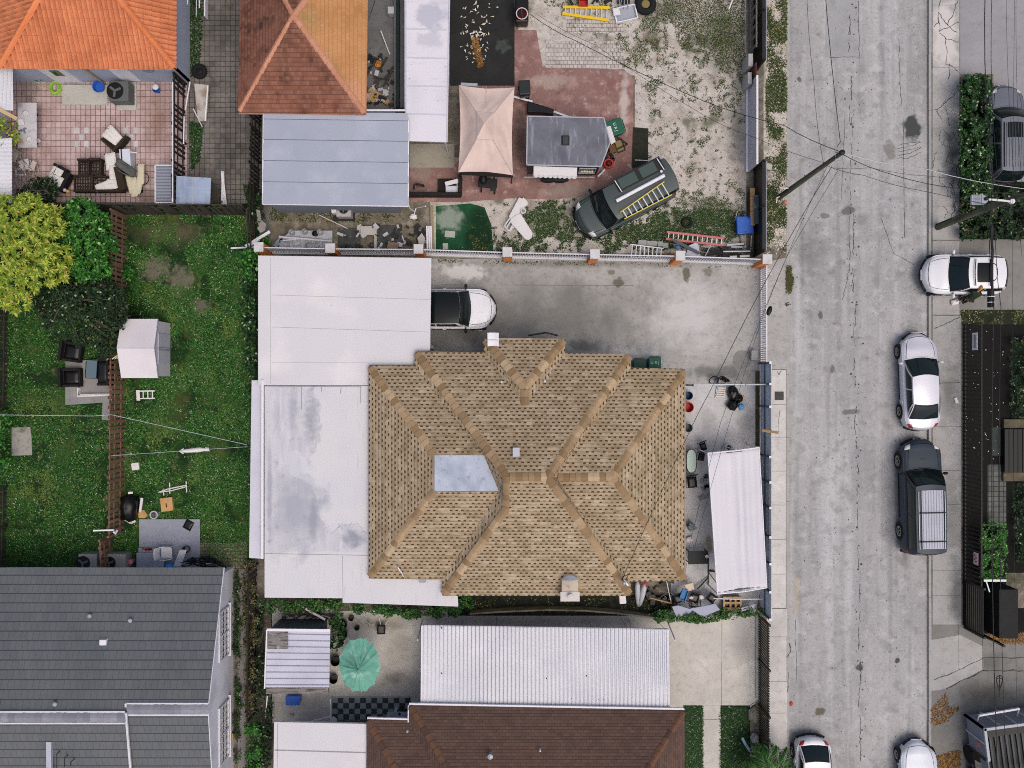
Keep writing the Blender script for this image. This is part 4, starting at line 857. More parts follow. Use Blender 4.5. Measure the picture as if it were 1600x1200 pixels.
def ladder(name,label,p,q,w,w2,rail,rung,n,m_rail,m_rung,up,group=None,th=.05,h=.1):
 p,q=Vector(p),Vector(q);d=(q-p).normalized();u=Vector(up).normalized();s=u.cross(d).normalized()
 root=empty(name,(p+q)/2,label,'ladder',group)
 for k in(1,-1):
  b=B();b.bar(p+s*w/2*k,q+s*w2/2*k,th,h,up=u);b.build('side_rail',m_rail,root)
 for i in range(n):
  t=(i+.5)/n;ww=lerp(w,w2,t);c=p.lerp(q,t);b=B();b.bar(c-s*ww/2,c+s*ww/2,.045,.035,up=u);b.build('rung',m_rung,root)
 return root
m_yel=plain('yellow_fibreglass',S(222,200,70),.5,.2);m_yel2=plain('strong_yellow',S(228,190,30),.5,.2);m_aluw=plain('pale_aluminium',S(206,208,210),.35,.2,metal=.2);m_redl=plain('faded_red',S(200,120,118),.6,.35)
ladder('ladder','pale yellow ladder with white rungs strapped on the dark van roof',P(972.5,337,2.2),P(1044,294,2.2),.36,.70,0,0,9,m_yel,m_aluw,(0,0,1),'ladders',.04,.06)
b=B();p,q=P(963,314,2.14),P(1038,274,2.14);b.tube([p,q],.09,12)
for t in(.2,.9):b.torus(p.lerp(q,t),.095,.012,14,6,M=(q-p).to_track_quat('Z','Y').to_matrix())
tag(b.build('plastic_pipe',m_trim,smooth=True,auto=math.radians(40)),'thick white plastic pipe lying along the dark van roof','pipe')
b=B();v=P(1033,268,2.03);b.ball(v+Vector((0,0,.04)),(.07,.07,.05));tag(b.build('plastic_cup',m_trim,smooth=True),'small white cup at the rear of the van roof','cup')
# --- food trailer
tr=empty('food_trailer',P(885,232),'grey roofed food trailer with a white scalloped awning on the red concrete','trailer')
zt=2.45;tp=[(824,181.5),(943.5,184),(953.5,222),(939,260),(823,257.5)]
b=B();b.prism(px(tp,zt),zt-.06,zt);b.build('roof',mat('trailer_roof_grey',S(108,110,120),.6,[('n',S(82,84,94),1.2,.45,.68,.7),('n',S(150,152,164),1.6,.55,.72,.7,(2.5,.35,1)),('n',S(176,178,190),4,.62,.76,.6,(1.6,.4,1)),('n',S(70,74,84),9,.55,.75,.4)]),tr,bevel=.02)
b=B();b.prism([v*1.0 for v in px([(826,183),(942,185.5),(951.5,222),(937.5,258),(825,256)],zt)],.42,zt-.06);wl=b.build('body',m_dark,tr)
b=B();q=px(tp,zt)
for i in range(5):b.bar(q[i]+Vector((0,0,-.02)),q[(i+1)%5]+Vector((0,0,-.02)),.05,.05)
b.build('roof_edge',plain('trailer_edge',S(170,172,180),.5),tr)
b=B();v=P(883.5,220,zt);b.box(v+Vector((0,0,.06)),(.36,.44,.12));vt=b.build('roof_vent',m_black,tr,bevel=.03);b=B();b.box(v+Vector((0,0,.13)),(.26,.34,.02));b.build('vent_lid',plain('vent_lid_teal',S(52,62,60),.4),vt,bevel=.02)
b=B();a,c=P(834,258.5,zt-.1),P(902,261,zt-.1)
def aw(u,v):
 p=a.lerp(c,u);return p+Vector((0,-.38*v-(.05*abs(math.sin(u*9*PI))if v>.9 else 0),-.10-.34*v-(.10 if v>.9 else 0)))
b.grid(aw,54,6);b.build('awning',mat('awning_white',S(222,218,218),.8,[('n',S(200,192,192),8,.5,.7,.5,(.6,3,1))]),tr,solid=.012)
ys0=P(825,258,zt).y
b=B();x0,x1=P(905,260,1.6).x,P(930,260,1.6).x;b.box(((x0+x1)/2,ys0-.03,1.55),(x1-x0,.04,.9));wn=b.build('serving_window',m_glass,tr)
b=B()
for xx in(x0,x1):b.box((xx,ys0-.05,1.55),(.04,.05,.95))
for zz in(1.08,2.02):b.box(((x0+x1)/2,ys0-.055,zz),(x1-x0+.04,.05,.04))
b.build('frame',m_alu,wn)
b=B()
for i in range(5):b.ball((lerp(x0+.12,x1-.15,i/4),ys0-.1,1.62+R(-.06,.06)),(.07,.05,.05),8,5)
b.build('food_display',plain('cream_items',S(206,188,150),.7),tr)
b=B();x0,x1=P(845,262,.7).x,P(888,262,.7).x;b.grid(lambda u,v:Vector((lerp(x0,x1,u),ys0-.02-.36*v,.46+.42*math.sin(PI*min(max(u,.04),.96))**.35)),14,3);b.build('wheel_fender',plain('fender_black',S(38,44,44),.4),tr,solid=.03)
for x in(lerp(x0,x1,.28),lerp(x0,x1,.72)):
 for y in(ys0-.2,P(880,184,0.8).y):
  b=B();M=Matrix.Rotation(PI/2,3,'X');b.lathe([(.15,-.1),(.3,-.1),(.32,0),(.3,.1),(.15,.1)],(x,y,.33),18,M=M);wo=b.build('wheel',m_tyre,tr,smooth=True,auto=.7);b=B();b.lathe([(.17,-.08),(.17,.08),(0,.09)],(x,y,.33),12,M=M);b.build('rim',m_rim,wo)
b=B();b.box((P(880,263,.45).x-.2,ys0-.12,.45),(3.4,.06,.05));b.tube([P(833,270,1.2),P(832,277,.4)],.02);b.build('side_step',m_alu,tr)
b=B();e0=P(948,222,.5);b.bar(P(943,200,.5),e0+Vector((1.0,-.1,0)),.08);b.bar(P(940,245,.5),e0+Vector((1.0,-.1,0)),.08);b.build('tow_bar',m_dark,tr)
# --- tipping trailer at the bottom right
dt=empty('tipper_trailer',P(1545,1175),'grey slatted tipper trailer with an open ribbed bed at the bottom right corner','trailer')
zt=2.3
m_slat=mat('trailer_slat_grey',S(128,132,144),.6,[('n',S(96,100,112),1.5,.45,.7,.6),('n',S(160,164,176),3,.55,.75,.4)],coords='P')
f1,f2=P(1501,1112),P(1700,1086)
d1=(f2-f1).normalized();d2=Vector((d1.y,-d1.x,0))*1.0
def Q(u,v,z):p=f1+d1*u+d2*v;return Vector((p.x,p.y,z))
b=B()
for(u,v,L,dd)in((0,0,4.6,d1),(0,0,4.4,d2)):
 p=f1+dd*0;q=f1+dd*L
 n=9
 for i in range(n):
  z=.55+(zt-.6)*(i+.5)/n;b.bar(Vector((p.x,p.y,z)),Vector((q.x,q.y,z)),.05,(zt-.6)/n-.025)
b.build('side_panel',m_slat,dt)
b=B()
for(dd,L)in((d1,4.6),(d2,4.4)):
 n=6
 for i in range(n+1):
  p=f1+dd*(L*i/n);b.bar(Vector((p.x,p.y,.4)),Vector((p.x,p.y,zt)),.09,.11)
b.bar(Q(-.05,0,zt),Q(4.6,0,zt),.12,.1);b.bar(Q(0,-.05,zt),Q(0,1.45,zt),.12,.1);b.build('side_post',plain('post_pale',S(168,172,180),.5),dt)
b=B()
for v0 in(1.5,):
 b.bar(Q(.01,v0,zt-.1),Q(.01,v0,.5),.14,.2)
b.add([Q(.04,1.6,1.9),Q(.04,4.4,1.7),Q(-.12,4.4,.8),Q(-.12,1.6,.9)],[(0,1,2,3)]);b.build('wheel_guard',plain('guard_black',S(30,32,33),.5),dt)
b=B();b.add([Q(.04,.04,.75),Q(4.6,.04,.75),Q(4.6,4.4,.75),Q(.04,4.4,.75)],[(3,2,1,0)]);b.build('bed',m_black,dt)
b=B()
for i in range(13):b.bar(Q(.35+.26*i,.7,.8),Q(.35+.26*i,2.75,.8),.09,.08)
b.build('bed_rib',plain('bed_rib_grey',S(74,80,82),.6),dt)
b=B();b.bar(Q(.3,.35,zt-.5),Q(4.6,.35,zt-.5),.5,.05);b.bar(Q(.25,2.85,zt-.45),Q(4.6,2.85,zt-.45),.1,.3);b.build('bed_frame',m_black,dt)
b=B();b.bar(Q(.1,-.42,1.7),Q(2.0,-.5,1.7),.08,.12);b.tube([Q(.1,-.42,1.7),Q(.1,0,1.4)],.03);b.tube([Q(2,-.5,1.7),Q(2,0,1.4)],.03);b.build('side_bar',m_trim,dt)
b=B();p=Q(-.035,1.0,1.55);b.box(p,(.02,.24,.34),rot=math.atan2(d1.y,d1.x));b.build('sticker',plain('faded_pink_red',S(196,110,116),.7),dt)
b=B()
for i in range(3):b.add([Q(.08,1.9+i*.5,zt-.35-i*.05),Q(.08,2.35+i*.5,zt-.4),Q(-.1,2.35+i*.5,1.1),Q(-.1,1.9+i*.5,1.1)],[(0,1,2,3)])
b.build('cracked_panel',mat('peeling_panel',S(176,166,150),.8,[('c',S(70,66,60),4,.06,.9),('n',S(140,144,150),2,.5,.7,.6)]),dt,solid=.02)
for v in(1.9,3.0):
 b=B();M=Matrix.Rotation(PI/2,3,'X');b.lathe([(.2,-.12),(.42,-.12),(.45,0),(.42,.12),(.2,.12)],Q(-.02,v,.46),18,M=Matrix.Rotation(math.atan2(d2.y,d2.x),3,'Z')@M);b.build('wheel',m_tyre,dt)
# ------------------------------------------------------------------ fences, gates, poles and wires
m_brn=mat('brown_fence_wood',S(150,116,96),.9,[('n',S(112,82,64),1.4,.45,.7,.6),('i',S(170,136,114),.4,1,.5),('i',S(104,76,60),.0,.35,.5),('n',S(60,44,36),14,.5,.75,.4)])
m_old=mat('weathered_wood',S(84,78,70),.95,[('n',S(48,44,38),1.6,.45,.7,.7),('i',S(116,108,98),.5,1,.6),('i',S(44,40,35),0,.4,.6),('n',S(40,36,32),12,.5,.75,.5)])
m_dkw=mat('dark_wood',S(46,42,37),.95,[('i',S(78,72,62),.6,1,.6),('n',S(24,22,19),2,.45,.7,.7)])
m_pil=mat('pillar_cap_white',S(206,204,204),.8,[('n',S(172,170,170),2.5,.5,.72,.6)])
m_orp=mat('orange_stucco',S(226,140,76),.9,[('n',S(196,116,62),2,.5,.72,.5)])
m_iron=plain('white_iron',S(214,213,218),.5,.3);m_blkiron=plain('black_iron',S(15,15,16),.5,.2)
m_bluep=mat('blue_grey_panel',S(204,216,228),.5,[('n',S(176,192,210),.9,.45,.7,.6),('n',S(150,164,182),1.2,.55,.72,.5)])
def gp(x,y,z=0.0):p=P(x,y);return Vector((p.x,p.y,z))
def board_fence(name,label,a,c,h,m,step,bw,group=None,rails=(.4,1.1,1.6),lean=0.0,jitter=.02,posts=2.4,side=1,both=False,gap=0.0):
 """vertical boards on rails from a to c (ground points)"""
 d=c-a;L=d.length;x=d/L;nrm=Vector((-x.y,x.x,0))*side
 root=empty(name,(a+c)/2,label,'fence',group)
 b=B();n=int(L/step)
 for i in range(n):
  if R(0,1)<gap:continue
  p=a+x*(step*(i+.5));hh=h+R(-jitter,jitter)*2;s=.035 if(not both or i%2)else-.035
  o=nrm*(s+R(-.004,.004));l=nrm*(lean+R(-jitter,jitter))
  M=Matrix((x,nrm,Vector((0,0,1)))).transposed()
  top=p+l+Vector((0,0,hh));b.bar(p+o+Vector((0,0,.03)),top+o,.022,bw*R(.92,1.04),up=x)if False else b.add([p+o-x*bw/2-nrm*.011+Vector((0,0,.03)),p+o+x*bw/2-nrm*.011+Vector((0,0,.03)),p+o+x*bw/2+nrm*.011+Vector((0,0,.03)),p+o-x*bw/2+nrm*.011+Vector((0,0,.03)),top+o-x*bw/2-nrm*.011+x*R(-jitter,jitter),top+o+x*bw/2-nrm*.011,top+o+x*bw/2+nrm*.011,top+o-x*bw/2+nrm*.011],[(3,2,1,0),(4,5,6,7),(0,1,5,4),(1,2,6,5),(2,3,7,6),(3,0,4,7)])
 b.build('board_panel',m,root)
 for z in rails:
  b=B();b.bar(a+nrm*lean*z/h+Vector((0,0,z)),c+nrm*lean*z/h+Vector((0,0,z)),.045,.09);b.build('rail',m,root)
 k=max(1,round(L/posts))
 for i in range(k+1):
  b=B();p=a+x*(L*i/k);b.bar(p,p+nrm*lean+Vector((0,0,h+.02)),.09,.09,up=x);b.build('post',m,root)
 return root
board_fence('board_fence','brown board fence with gaps between boards, dividing the two green lawns',gp(197,338),gp(193,830),1.75,m_brn,.235,.15,'timber fences',side=-1,both=True)
board_fence('board_fence','short brown fence return by the two air conditioners at the grey house',gp(176,836),gp(178,884),1.7,m_brn,.23,.17,'timber fences',side=-1,lean=-.1,jitter=.05,both=True)
b=B();p=P(176,829,1.7);b.bar(P(146,829,1.7),P(178,828,1.7),.07,.09);b.tube([P(178,831,1.6),P(180,834,1.65),P(183,829,1.5)],.06);tag(b.build('gate_bar',m_trim),'white bar with a latch at the south end of the brown board fence','gate bar')
board_fence('board_fence','dark ramshackle fence leaning along the top of the lawn',gp(60,333),gp(392,335),1.6,m_old,.16,.13,'timber fences',side=-1,lean=-.15,jitter=.07,gap=.12)
board_fence('board_fence','grey slatted fence at the left edge beside the lawn',gp(14,486),gp(12,640),1.6,m_old,.26,.17,'timber fences',side=-1,jitter=.02)
board_fence('board_fence','broken grey fence boards at the left edge, lower part of the lawn',gp(12,760),gp(10,884),1.4,m_old,.22,.14,'timber fences',side=-1,jitter=.1,gap=.2)
board_fence('board_fence','dark fence with slanting boards between the dark pavers and the blue grey roof',gp(409,180),gp(405,330),1.8,m_dkw,.2,.12,'timber fences',side=-1,jitter=.05,gap=.1)
board_fence('board_fence','dark open fence along the east side of the pink patio',gp(291,132),gp(290,318),1.7,m_dkw,.25,.13,'timber fences',side=-1,jitter=.05,gap=.25)
b=B();b.bar(P(270,128,1.75),P(270,316,1.75),.035,.05);b.bar(P(297,128,.9),P(290,172,.9),.05,.06);b.bar(P(288,182,1.0),P(287,225,1.0),.05,.06);tag(b.build('fence_capping',m_trim),'thin white capping strip along the patio fence','capping')
board_fence('board_fence','dark fence behind the grey roof by the vine strip',gp(403,880),gp(401,1110),1.5,m_dkw,.22,.12,'timber fences',side=-1,jitter=.07,gap=.2)
board_fence('board_fence','fence corner with leaning boards near the white flat roof',gp(400,336),gp(402,396),1.5,m_old,.2,.12,'timber fences',side=-1,jitter=.1,gap=.15)
pil=[]
for i,(x,y)in enumerate(((421,395),(528,397),(660,398),(793,402.5),(924,405.5),(1052,408),(1182,413))):
 where=['at the corner by the leaning grey boards','in front of the pale tray of junk','beside the green carpet, next to the white flat roof corner','near the white plastic lounger','south of the dark van','between the two stacked ladders','at the street corner by the white gate'][i]
 t=empty('gate_pillar',gp(x,y),f'orange pillar with a white cap {where}','pillar','pillars of the white railing')
 b=B();p=gp(x,y);b.box(p+Vector((0,0,.92)),(.40,.40,1.84));b.build('shaft',m_orp,t,bevel=.01);b=B();b.box(p+Vector((0,0,1.9)),(.45,.45,.1));b.build('cap',m_pil,t,bevel=.015);pil.append(p)
for i in range(6):
 a,c=pil[i],pil[i+1];d=(c-a).normalized();a,c=a+d*.23,c-d*.23
 lab=['between the white flat roof and the junk tray','between the white flat roof and the scrap heap','behind the green carpet','behind the white lounger and the van nose','behind the aluminium ladder','behind the faded red ladder'][i]
 t=empty('white_railing',(a+c)/2,f'white iron railing on a low wall {lab}','railing','white railings between the pillars')
 b=B();b.bar(a+Vector((0,0,.2)),c+Vector((0,0,.2)),.18,.4);b.build('low_wall',m_pil,t)
 for z in(.5,1.72):b=B();b.bar(a+Vector((0,0,z)),c+Vector((0,0,z)),.05,.05);b.build('rail',m_iron,t)
 b=B();n=int((c-a).length/.125)
 for k in range(n+1):p=a+(c-a)*(k/n);b.bar(p+Vector((0,0,.5)),p+Vector((0,0,1.72)),.045,.03)
 b.build('picket',m_iron,t)
t=empty('white_gate',gp(1190,492),'long white iron sliding gate across the driveway','gate')
a,c=gp(1188,420),gp(1188,567);b=B()
for z in(.12,1.1):b.bar(a+Vector((0,0,z)),c+Vector((0,0,z)),.06,.06)
b.bar(a,a+Vector((0,0,1.1)),.06);b.bar(c,c+Vector((0,0,1.1)),.06);b.build('frame',m_iron,t)
b=B()
for k in range(46):p=a+(c-a)*((k+.5)/46);b.bar(p+Vector((0,0,.12)),p+Vector((0,R(-.03,.03),1.1)),.035,.035)
for k in range(3):p=a+(c-a)*(.03+k*.02);b.bar(p+Vector((0,0,1.1)),p+Vector((.25,-.1,1.1)),.03)
b.build('picket',m_iron,t)
b=B();b.pbox(1174,547,1185,563,0,.5);tag(b.build('gate_motor',plain('motor_grey',S(150,150,150),.6),bevel=.03),'grey gate motor box at the end of the white gate','gate motor')
t=empty('panel_fence',gp(1188,755),'blue grey panel fence with white capped posts along the pavement','fence')
ys=[568,600,634,709,747,785,829,869,911,952]
b=B();a,c=gp(1187.5,568),gp(1187.5,955);x=a.x;b.add([(x,a.y,.08),(x,c.y,.08),(x,c.y,1.9),(x,a.y,1.9)],[(0,1,2,3)]);b.build('panel',m_bluep,t,solid=.03)
b=B()
for z in(.95,1.86):b.bar((x-.045,a.y,z),(x-.045,c.y,z),.05,.06)
b.build('rail',plain('rail_blue',S(74,92,116),.5),t)
for y in ys:
 p=gp(1187.5,y);b=B();b.bar(p+Vector((-.06,0,0)),p+Vector((-.06,0,1.96)),.07,.07);po=b.build('post',plain('post_slate',S(58,74,92),.5),t);b=B();b.box(p+Vector((-.05,0,1.99)),(.11,.11,.05));b.build('cap',m_trim,po)
b=B();b.tube([P(1105,600.5,1.3),P(1166,601,1.3),P(1200,600.5,1.4)],.04);b.tube([P(1166,601,1.3),P(1160,601.5,0)],.035);b.ball(P(1166,600.5,1.34),.06,8,6);b.ball(P(1199,600.5,1.45),.07,8,6);tag(b.build('pipe_rail',m_alu),'pale horizontal pipe rail from the panel fence across the front patio','rail')
b=B();b.tube([P(1070,601.5,1.6),P(1082,602,1.6)],.045);b.ball(P(1082.5,602,1.62),.06,8,6);tag(b.build('pipe_stub',plain('stub_blue_dark',S(60,70,84),.5)),'short dark pipe stub with a white end beside the tan roof','pipe')
b=B();b.bar(P(1190,672.5,2.0),P(1216,676,1.95),.12,.06);tag(b.build('loose_board',plain('board_ochre',S(150,122,84),.8)),'narrow ochre board lying across the panel fence over the pavement','board')
struct(B().pbox(1181,580,1187,905,0,.10).build('planting_strip',mat('strip_soil',S(74,68,48),.95,[('n',S(40,40,24),2,.45,.7,.7),('n',S(120,110,84),3,.55,.72,.5)])))
t=empty('iron_fence',gp(1186,1060),'black iron picket fence beside the south pavement','fence')
a,c=gp(1186,962),gp(1186,1210);b=B()
for z in(.3,1.55):b.bar(a+Vector((0,0,z)),c+Vector((0,0,z)),.06,.06)
b.build('rail',m_blkiron,t);b=B();n=66
for k in range(n):p=a+(c-a)*((k+.5)/n);b.bar(p,p+Vector((0,0,1.75)),.052,.04);b.lathe([(.035,1.74),(.02,1.8),(0,1.86)],p,6)
b.build('picket',m_blkiron,t)
b=B()
for y in(962,1030,1100,1170):b=B();p=gp(1186,y);b.bar(p,p+Vector((0,0,1.9)),.1);b.build('post',m_blkiron,t)
struct(B().pbox(1181.5,960,1185,1092,0,.14).build('wall_kerb',m_kerb))
t=empty('sheet_gate',gp(1170,190),'tall pale grey sheet metal gate of the sandy yard','gate')
x0=P(1166,0).x
b=B();y0,y1=P(0,120,1.6).y,P(0,258,1.6).y;b.box((x0+.05,(y0+y1)/2,.95),(.05,y0-y1,1.7));b.build('panel',mat('gate_sheet_pale',S(188,190,200),.5,[('n',S(166,168,180),.7,.45,.7,.6)]),t)
b=B();b.bar((x0+.05,y0,1.83),(x0+.05,y1,1.83),.09,.06);b.bar((x0-.02,y0,.2),(x0-.02,y1,.2),.1,.1);b.build('rail',m_trim,t)
b=B();b.box((x0-.12,P(0,108).y,.7),(.22,.6,1.2));b.box((x0-.14,P(0,135).y,.7),(.2,.55,1.1));b.build('hinge_post',plain('post_greywhite',S(170,170,170),.7),t,bevel=.02)
b=B();y2=P(0,98,1.6).y;b.box((x0+.05,(y0+y2)/2+.02,.9),(.06,y2-y0-.05,1.5));b.build('rust_panel',plain('rust_red_panel',S(84,46,40),.8),t)
for i,(ya,yb,lb)in enumerate(((-60,95,'north of the pale sheet gate'),(252,392,'south of the pale sheet gate, boards leaning on it'))):
 t=empty('black_fence',gp(1180,(ya+yb)/2),f'black sheet fence {lb}','fence');xx=P(1178,0).x;a,c=P(0,ya,1.7).y,P(0,yb,1.7).y
 b=B();b.box((xx,(a+c)/2,.9),(.06,a-c,1.7));b.build('panel',m_blkiron,t);b=B();b.bar((xx,a,1.79),(xx,c,1.79),.16,.05);b.build('capping',m_dark,t)
 b=B();b.bar((xx+.11,a,1.8),(xx+.11,c,1.8),.03,.03);b.build('edge_strip',plain('edge_pale',S(150,150,156),.5),t)
 b=B()
 for y in(a,(a+c)/2,c):b=B();b.bar((xx,y,0),(xx,y,1.92),.1);b.build('post',m_blkiron,t)
t=empty('timber_gate',gp(1175,40),'long dark timber frame inside the black fence at the top','gate');xx=P(1170,0).x
b=B()
for z in(.3,1.4):b.bar((xx,P(0,-50).y,z),(xx,P(0,90).y,z),.06,.09)
for k in range(8):y=P(0,-20+k*15).y;b.bar((xx,y,.1),(xx,y,1.5),.1,.05)
b.build('frame',plain('grey_timber',S(120,118,112),.8),t)
b=B();b.tube([P(1152,-20,1.9),P(1139,14,1.9)],.035);tag(b.build('white_pole',m_trim),'short white pole slanting across the top edge of the sandy yard','pole')
t=empty('bar_fence',gp(1506,640),'long black bar fence beside the east pavement, with a white notice','fence')
a,c=gp(1505,508),gp(1505,905);b=B()
for z in(.2,1.75):b.bar(a+Vector((0,0,z)),c+Vector((0,0,z)),.06,.07)
b.build('rail',m_blkiron,t);b=B();n=62
for k in range(n+1):p=a+(c-a)*(k/n);b.bar(p,p+Vector((0,0,1.8)),.05,.05)
b.build('bar',m_blkiron,t)
x=a.x;b=B();ya,yb=P(0,520,1.2).y,P(0,547,1.2).y;b.box((x-.06,(ya+yb)/2,1.25),(.03,ya-yb,.46));nt_=b.build('notice',m_trim,t);b=B()
for z in(1.12,1.25,1.37):b.box((x-.079,(ya+yb)/2,z),(.01,(ya-yb)*.78,.05))
b.build('lettering',plain('faded_ink',S(120,122,130),.7),nt_)
b=B();ya,yb=P(0,863,1.3).y,P(0,882,1.3).y;b.box((x-.06,(ya+yb)/2,1.35),(.03,ya-yb,.4));sg=b.build('sign',plain('pink_sign',S(206,170,180),.7),t);b=B()
for k in range(4):b.box((x-.079,ya-(ya-yb)*(.25+.17*k),1.27+.12*(k%2)),(.01,.07,.1))
b.build('marks',plain('sign_maroon',S(110,40,60),.7),sg)
t=empty('slat_gate',gp(1515,945),'black slatted gate and box enclosure near the junction drive','gate')
b=B();q=[gp(1507,907),gp(1507,980),gp(1536,992)]
for i in range(9):
 z=.12+.2*i;b.bar(q[0]+Vector((0,0,z)),q[1]+Vector((0,0,z)),.03,.12);b.bar(q[1]+Vector((0,0,z)),q[2]+Vector((0,0,z)),.03,.12)
b.build('slat',m_blkiron,t)
b=B()
for p in q:b=B();b.bar(p,p+Vector((0,0,1.95)),.1);b.build('post',m_blkiron,t)
b=B();b.box((gp(1545,945).x,gp(1545,945).y,.9),(.9,2.3,1.8));b.build('enclosure',mat('black_enclosure',S(18,18,18),.7,[('n',S(34,34,34),2,.5,.7,.5)]),t,bevel=.02)
b=B();b.bar(P(1537,907,1.95),P(1572,907,1.95),.1,.06);b.bar(P(1541,909,1.96),P(1546,925,1.96),.05);b.bar(P(1571,920,1.0),P(1574,985,1.0),.06,.06);b.build('edge_strip',m_alu,t)
for i,(x0,y0,x1,y1,lb)in enumerate(((1569,655,1640,669,'upper tan stone wall stub at the right edge'),(1568,738,1640,752,'lower tan stone wall stub at the right edge'))):
 b=B();b.pbox(x0,y0,x1,y1,0,.2);tag(b.build('stone_wall',mat('tan_stone',S(98,90,72),.9,[('n',S(70,64,48),2,.45,.7,.7),('n',S(160,146,118),3,.55,.72,.5)]),bevel=.03),lb,'wall','stub walls')
t=empty('timber_deck',gp(1600,705),'dark plank porch between the two stone wall stubs','deck');b=B()
for i in range(12):b.pbox(1570+i*7,671,1576+i*7,737,.3,.36)
b.build('planks',m_blkiron,t);b=B();b.pbox(1569,670,1660,738,0,.29);b.build('base',m_blkiron,t)
# ------------------------------------------------------------------ poles, street lamp and wires
m_pole=mat('pole_wood',S(96,98,80),.95,[('n',S(50,54,40),2,.42,.66,.8,(3,3,.3)),('n',S(110,108,88),4,.56,.72,.6,(3,3,.2))])
def pole(name,label,base,top,r0,r1):
 t=empty(name,base,label,'pole','wooden utility poles');b=B();n=8
 b.tube([base.lerp(top,i/n)for i in range(n+1)],[lerp(r0,r1,i/n)for i in range(n+1)],12);b.build('shaft',m_pole,t,smooth=True,auto=.9);return t
zt1=8.55;A0=gp(1218,308);A1=P(1316,238,zt1)
t1_=pole('utility_pole','mossy wooden utility pole standing in the grass verge, head over the road',A0,A1,.14,.085)
b=B();b.lathe([(.12,-.02),(.1,.06),(0,.1)],A1,10);b.build('pole_cap',m_dark,t1_)
b=B();v=A0.lerp(A1,.22);b.tube([v,v+Vector((-.55,.05,0))],.025);v=A0.lerp(A1,.05);b.tube([v,v+Vector((-.25,-.12,0)),v+Vector((-.25,-.35,-.1))],.03);b.build('guard_bracket',m_trim,t1_)
b=B();b.ball(A0+Vector((.2,-.3,.25)),(.1,.1,.1));b.build('orange_marker',plain('marker_orange',S(210,120,84),.7),t1_)
b=B();v=A0.lerp(A1,.93)
for k in range(3):b.tube([v+Vector((-.1,.15-.15*k,.1)),v+Vector((.2,.1-.15*k,.1))],.035)
b.build('insulator',m_alu,t1_)
zt2=9.2;B0=gp(1465,355);B1=P(1638,290,zt2)
t2_=pole('utility_pole','wooden utility pole rising from the east pavement with a street lamp arm',B0,B1,.155,.10)
v=B0.lerp(B1,.16);b=B();b.tube([B0+Vector((-.12,.12,.1)),B0.lerp(B1,.28)+Vector((-.1,.16,0))],.025);b.build('conduit',m_dark,t2_)
lamp=empty('street_lamp',P(1540,312,7.6),'grey flat street lamp head on a short white arm over the hedge','street lamp')
b=B();q=[P(1581,315,8.0),P(1565,313,8.1),P(1545,311.5,8.1)];b.tube(q,.045,8);b.lathe([(.1,-.08),(.1,.08)],q[0],10);b.build('arm',m_trim,lamp)
b=B();zz=8.1;hp=[(1519,304),(1533.5,304),(1539,305),(1543,308),(1545,311.5),(1543,315.5),(1539,319),(1533.5,319.5),(1519,319.5),(1518,317),(1518,306)];b.prism(px(hp,zz+.08),zz-.06,zz+.08);hd=b.build('lamp_head',plain('lamp_grey',S(164,168,182),.4,.2),lamp,bevel=.025)
b=B()
for i in range(7):b.bar(P(1521,306+i*2,zz+.085),P(1531,306+i*2,zz+.085),.02,.02)
b.bar(P(1533.5,304.5,zz+.085),P(1533.5,319,zz+.085),.025,.02);b.build('cooling_fin',plain('lamp_fin',S(120,124,140),.5),hd)
b=B();b.lathe([(.07,0),(.07,.09),(.04,.12),(0,.12)],P(1540,311,zz+.08),10);b.build('photocell',m_dark,hd)
m_w=mat('wire_black',S(30,30,32),.6);m_w2=mat('wire_pale',S(190,190,196),.5)
def wire(label,pts,r=.014,m=None,sag=.25,group='overhead wires',name='overhead_wire'):
 b=B();q=[P(*p)for p in pts];path=[]
 for a,c in zip(q[:-1],q[1:]):
  n=max(4,int((c-a).length/1.5))
  for i in range(n+(c is q[-1])):
   t=i/n;path.append(a.lerp(c,t)-Vector((0,0,sag*4*t*(1-t))))
 b.tube(path,r,5);return tag(b.build(name,m or m_w),label,'wire',group)
Zw=8.2
wire('black wire running down the right edge over both fences, left one of the pair',[(1540,-40,9),(1552,288,9),(1553,480,9),(1560,1240,8.6)],.018,m_w,.3)
wire('wire running down the right edge over both fences, right one of the pair',[(1551,-40,9.2),(1560,288,9.2),(1564,480,9.2),(1574,1240,8.8)],.012,None,.3)
wire('thick black cable joint hanging along the right edge above the white compact SUV',[(1550.5,352,8.9),(1551,392,8.9),(1551.5,470,8.9)],.05,m_w,.05)
b=B()
for y in(458,468,476):b.tube([P(1548,y-4,8.8),P(1548,y+4,8.8)],.13,10)
tag(b.build('splice_case',m_black),'fat black cable splice case hanging over the drive by the white compact SUV','splice case')
b=B()
for y in(463.5,472.5):b.tube([P(1548,y-.6,8.8),P(1548,y+.6,8.8)],.145,10)
tag(b.build('splice_band',m_trim),'white bands round the black splice case above the drive','band')
b=B();b.torus(P(1553,425,8.9),.33,.02,24,6,M=Matrix.Diagonal((.45,1.0,1.0)));tag(b.build('cable_coil',m_w),'oval loop of spare cable hanging above the tail of the white compact SUV','cable coil')
b=B();q=[(1561,1078),(1557.5,1066),(1557,1058),(1562,1055),(1567,1058),(1566,1066),(1562,1078)];b.tube([P(x,y,8.6)for x,y in q],.022);b.tube([P(1558,1060,8.6),P(1566,1060,8.6)],.018);b.tube([P(1562,1055,8.6),P(1561.5,1090,8.6)],.022);tag(b.build('cable_coil',m_w),'snowshoe shaped cable hanger on the black wire, bottom right','cable coil')
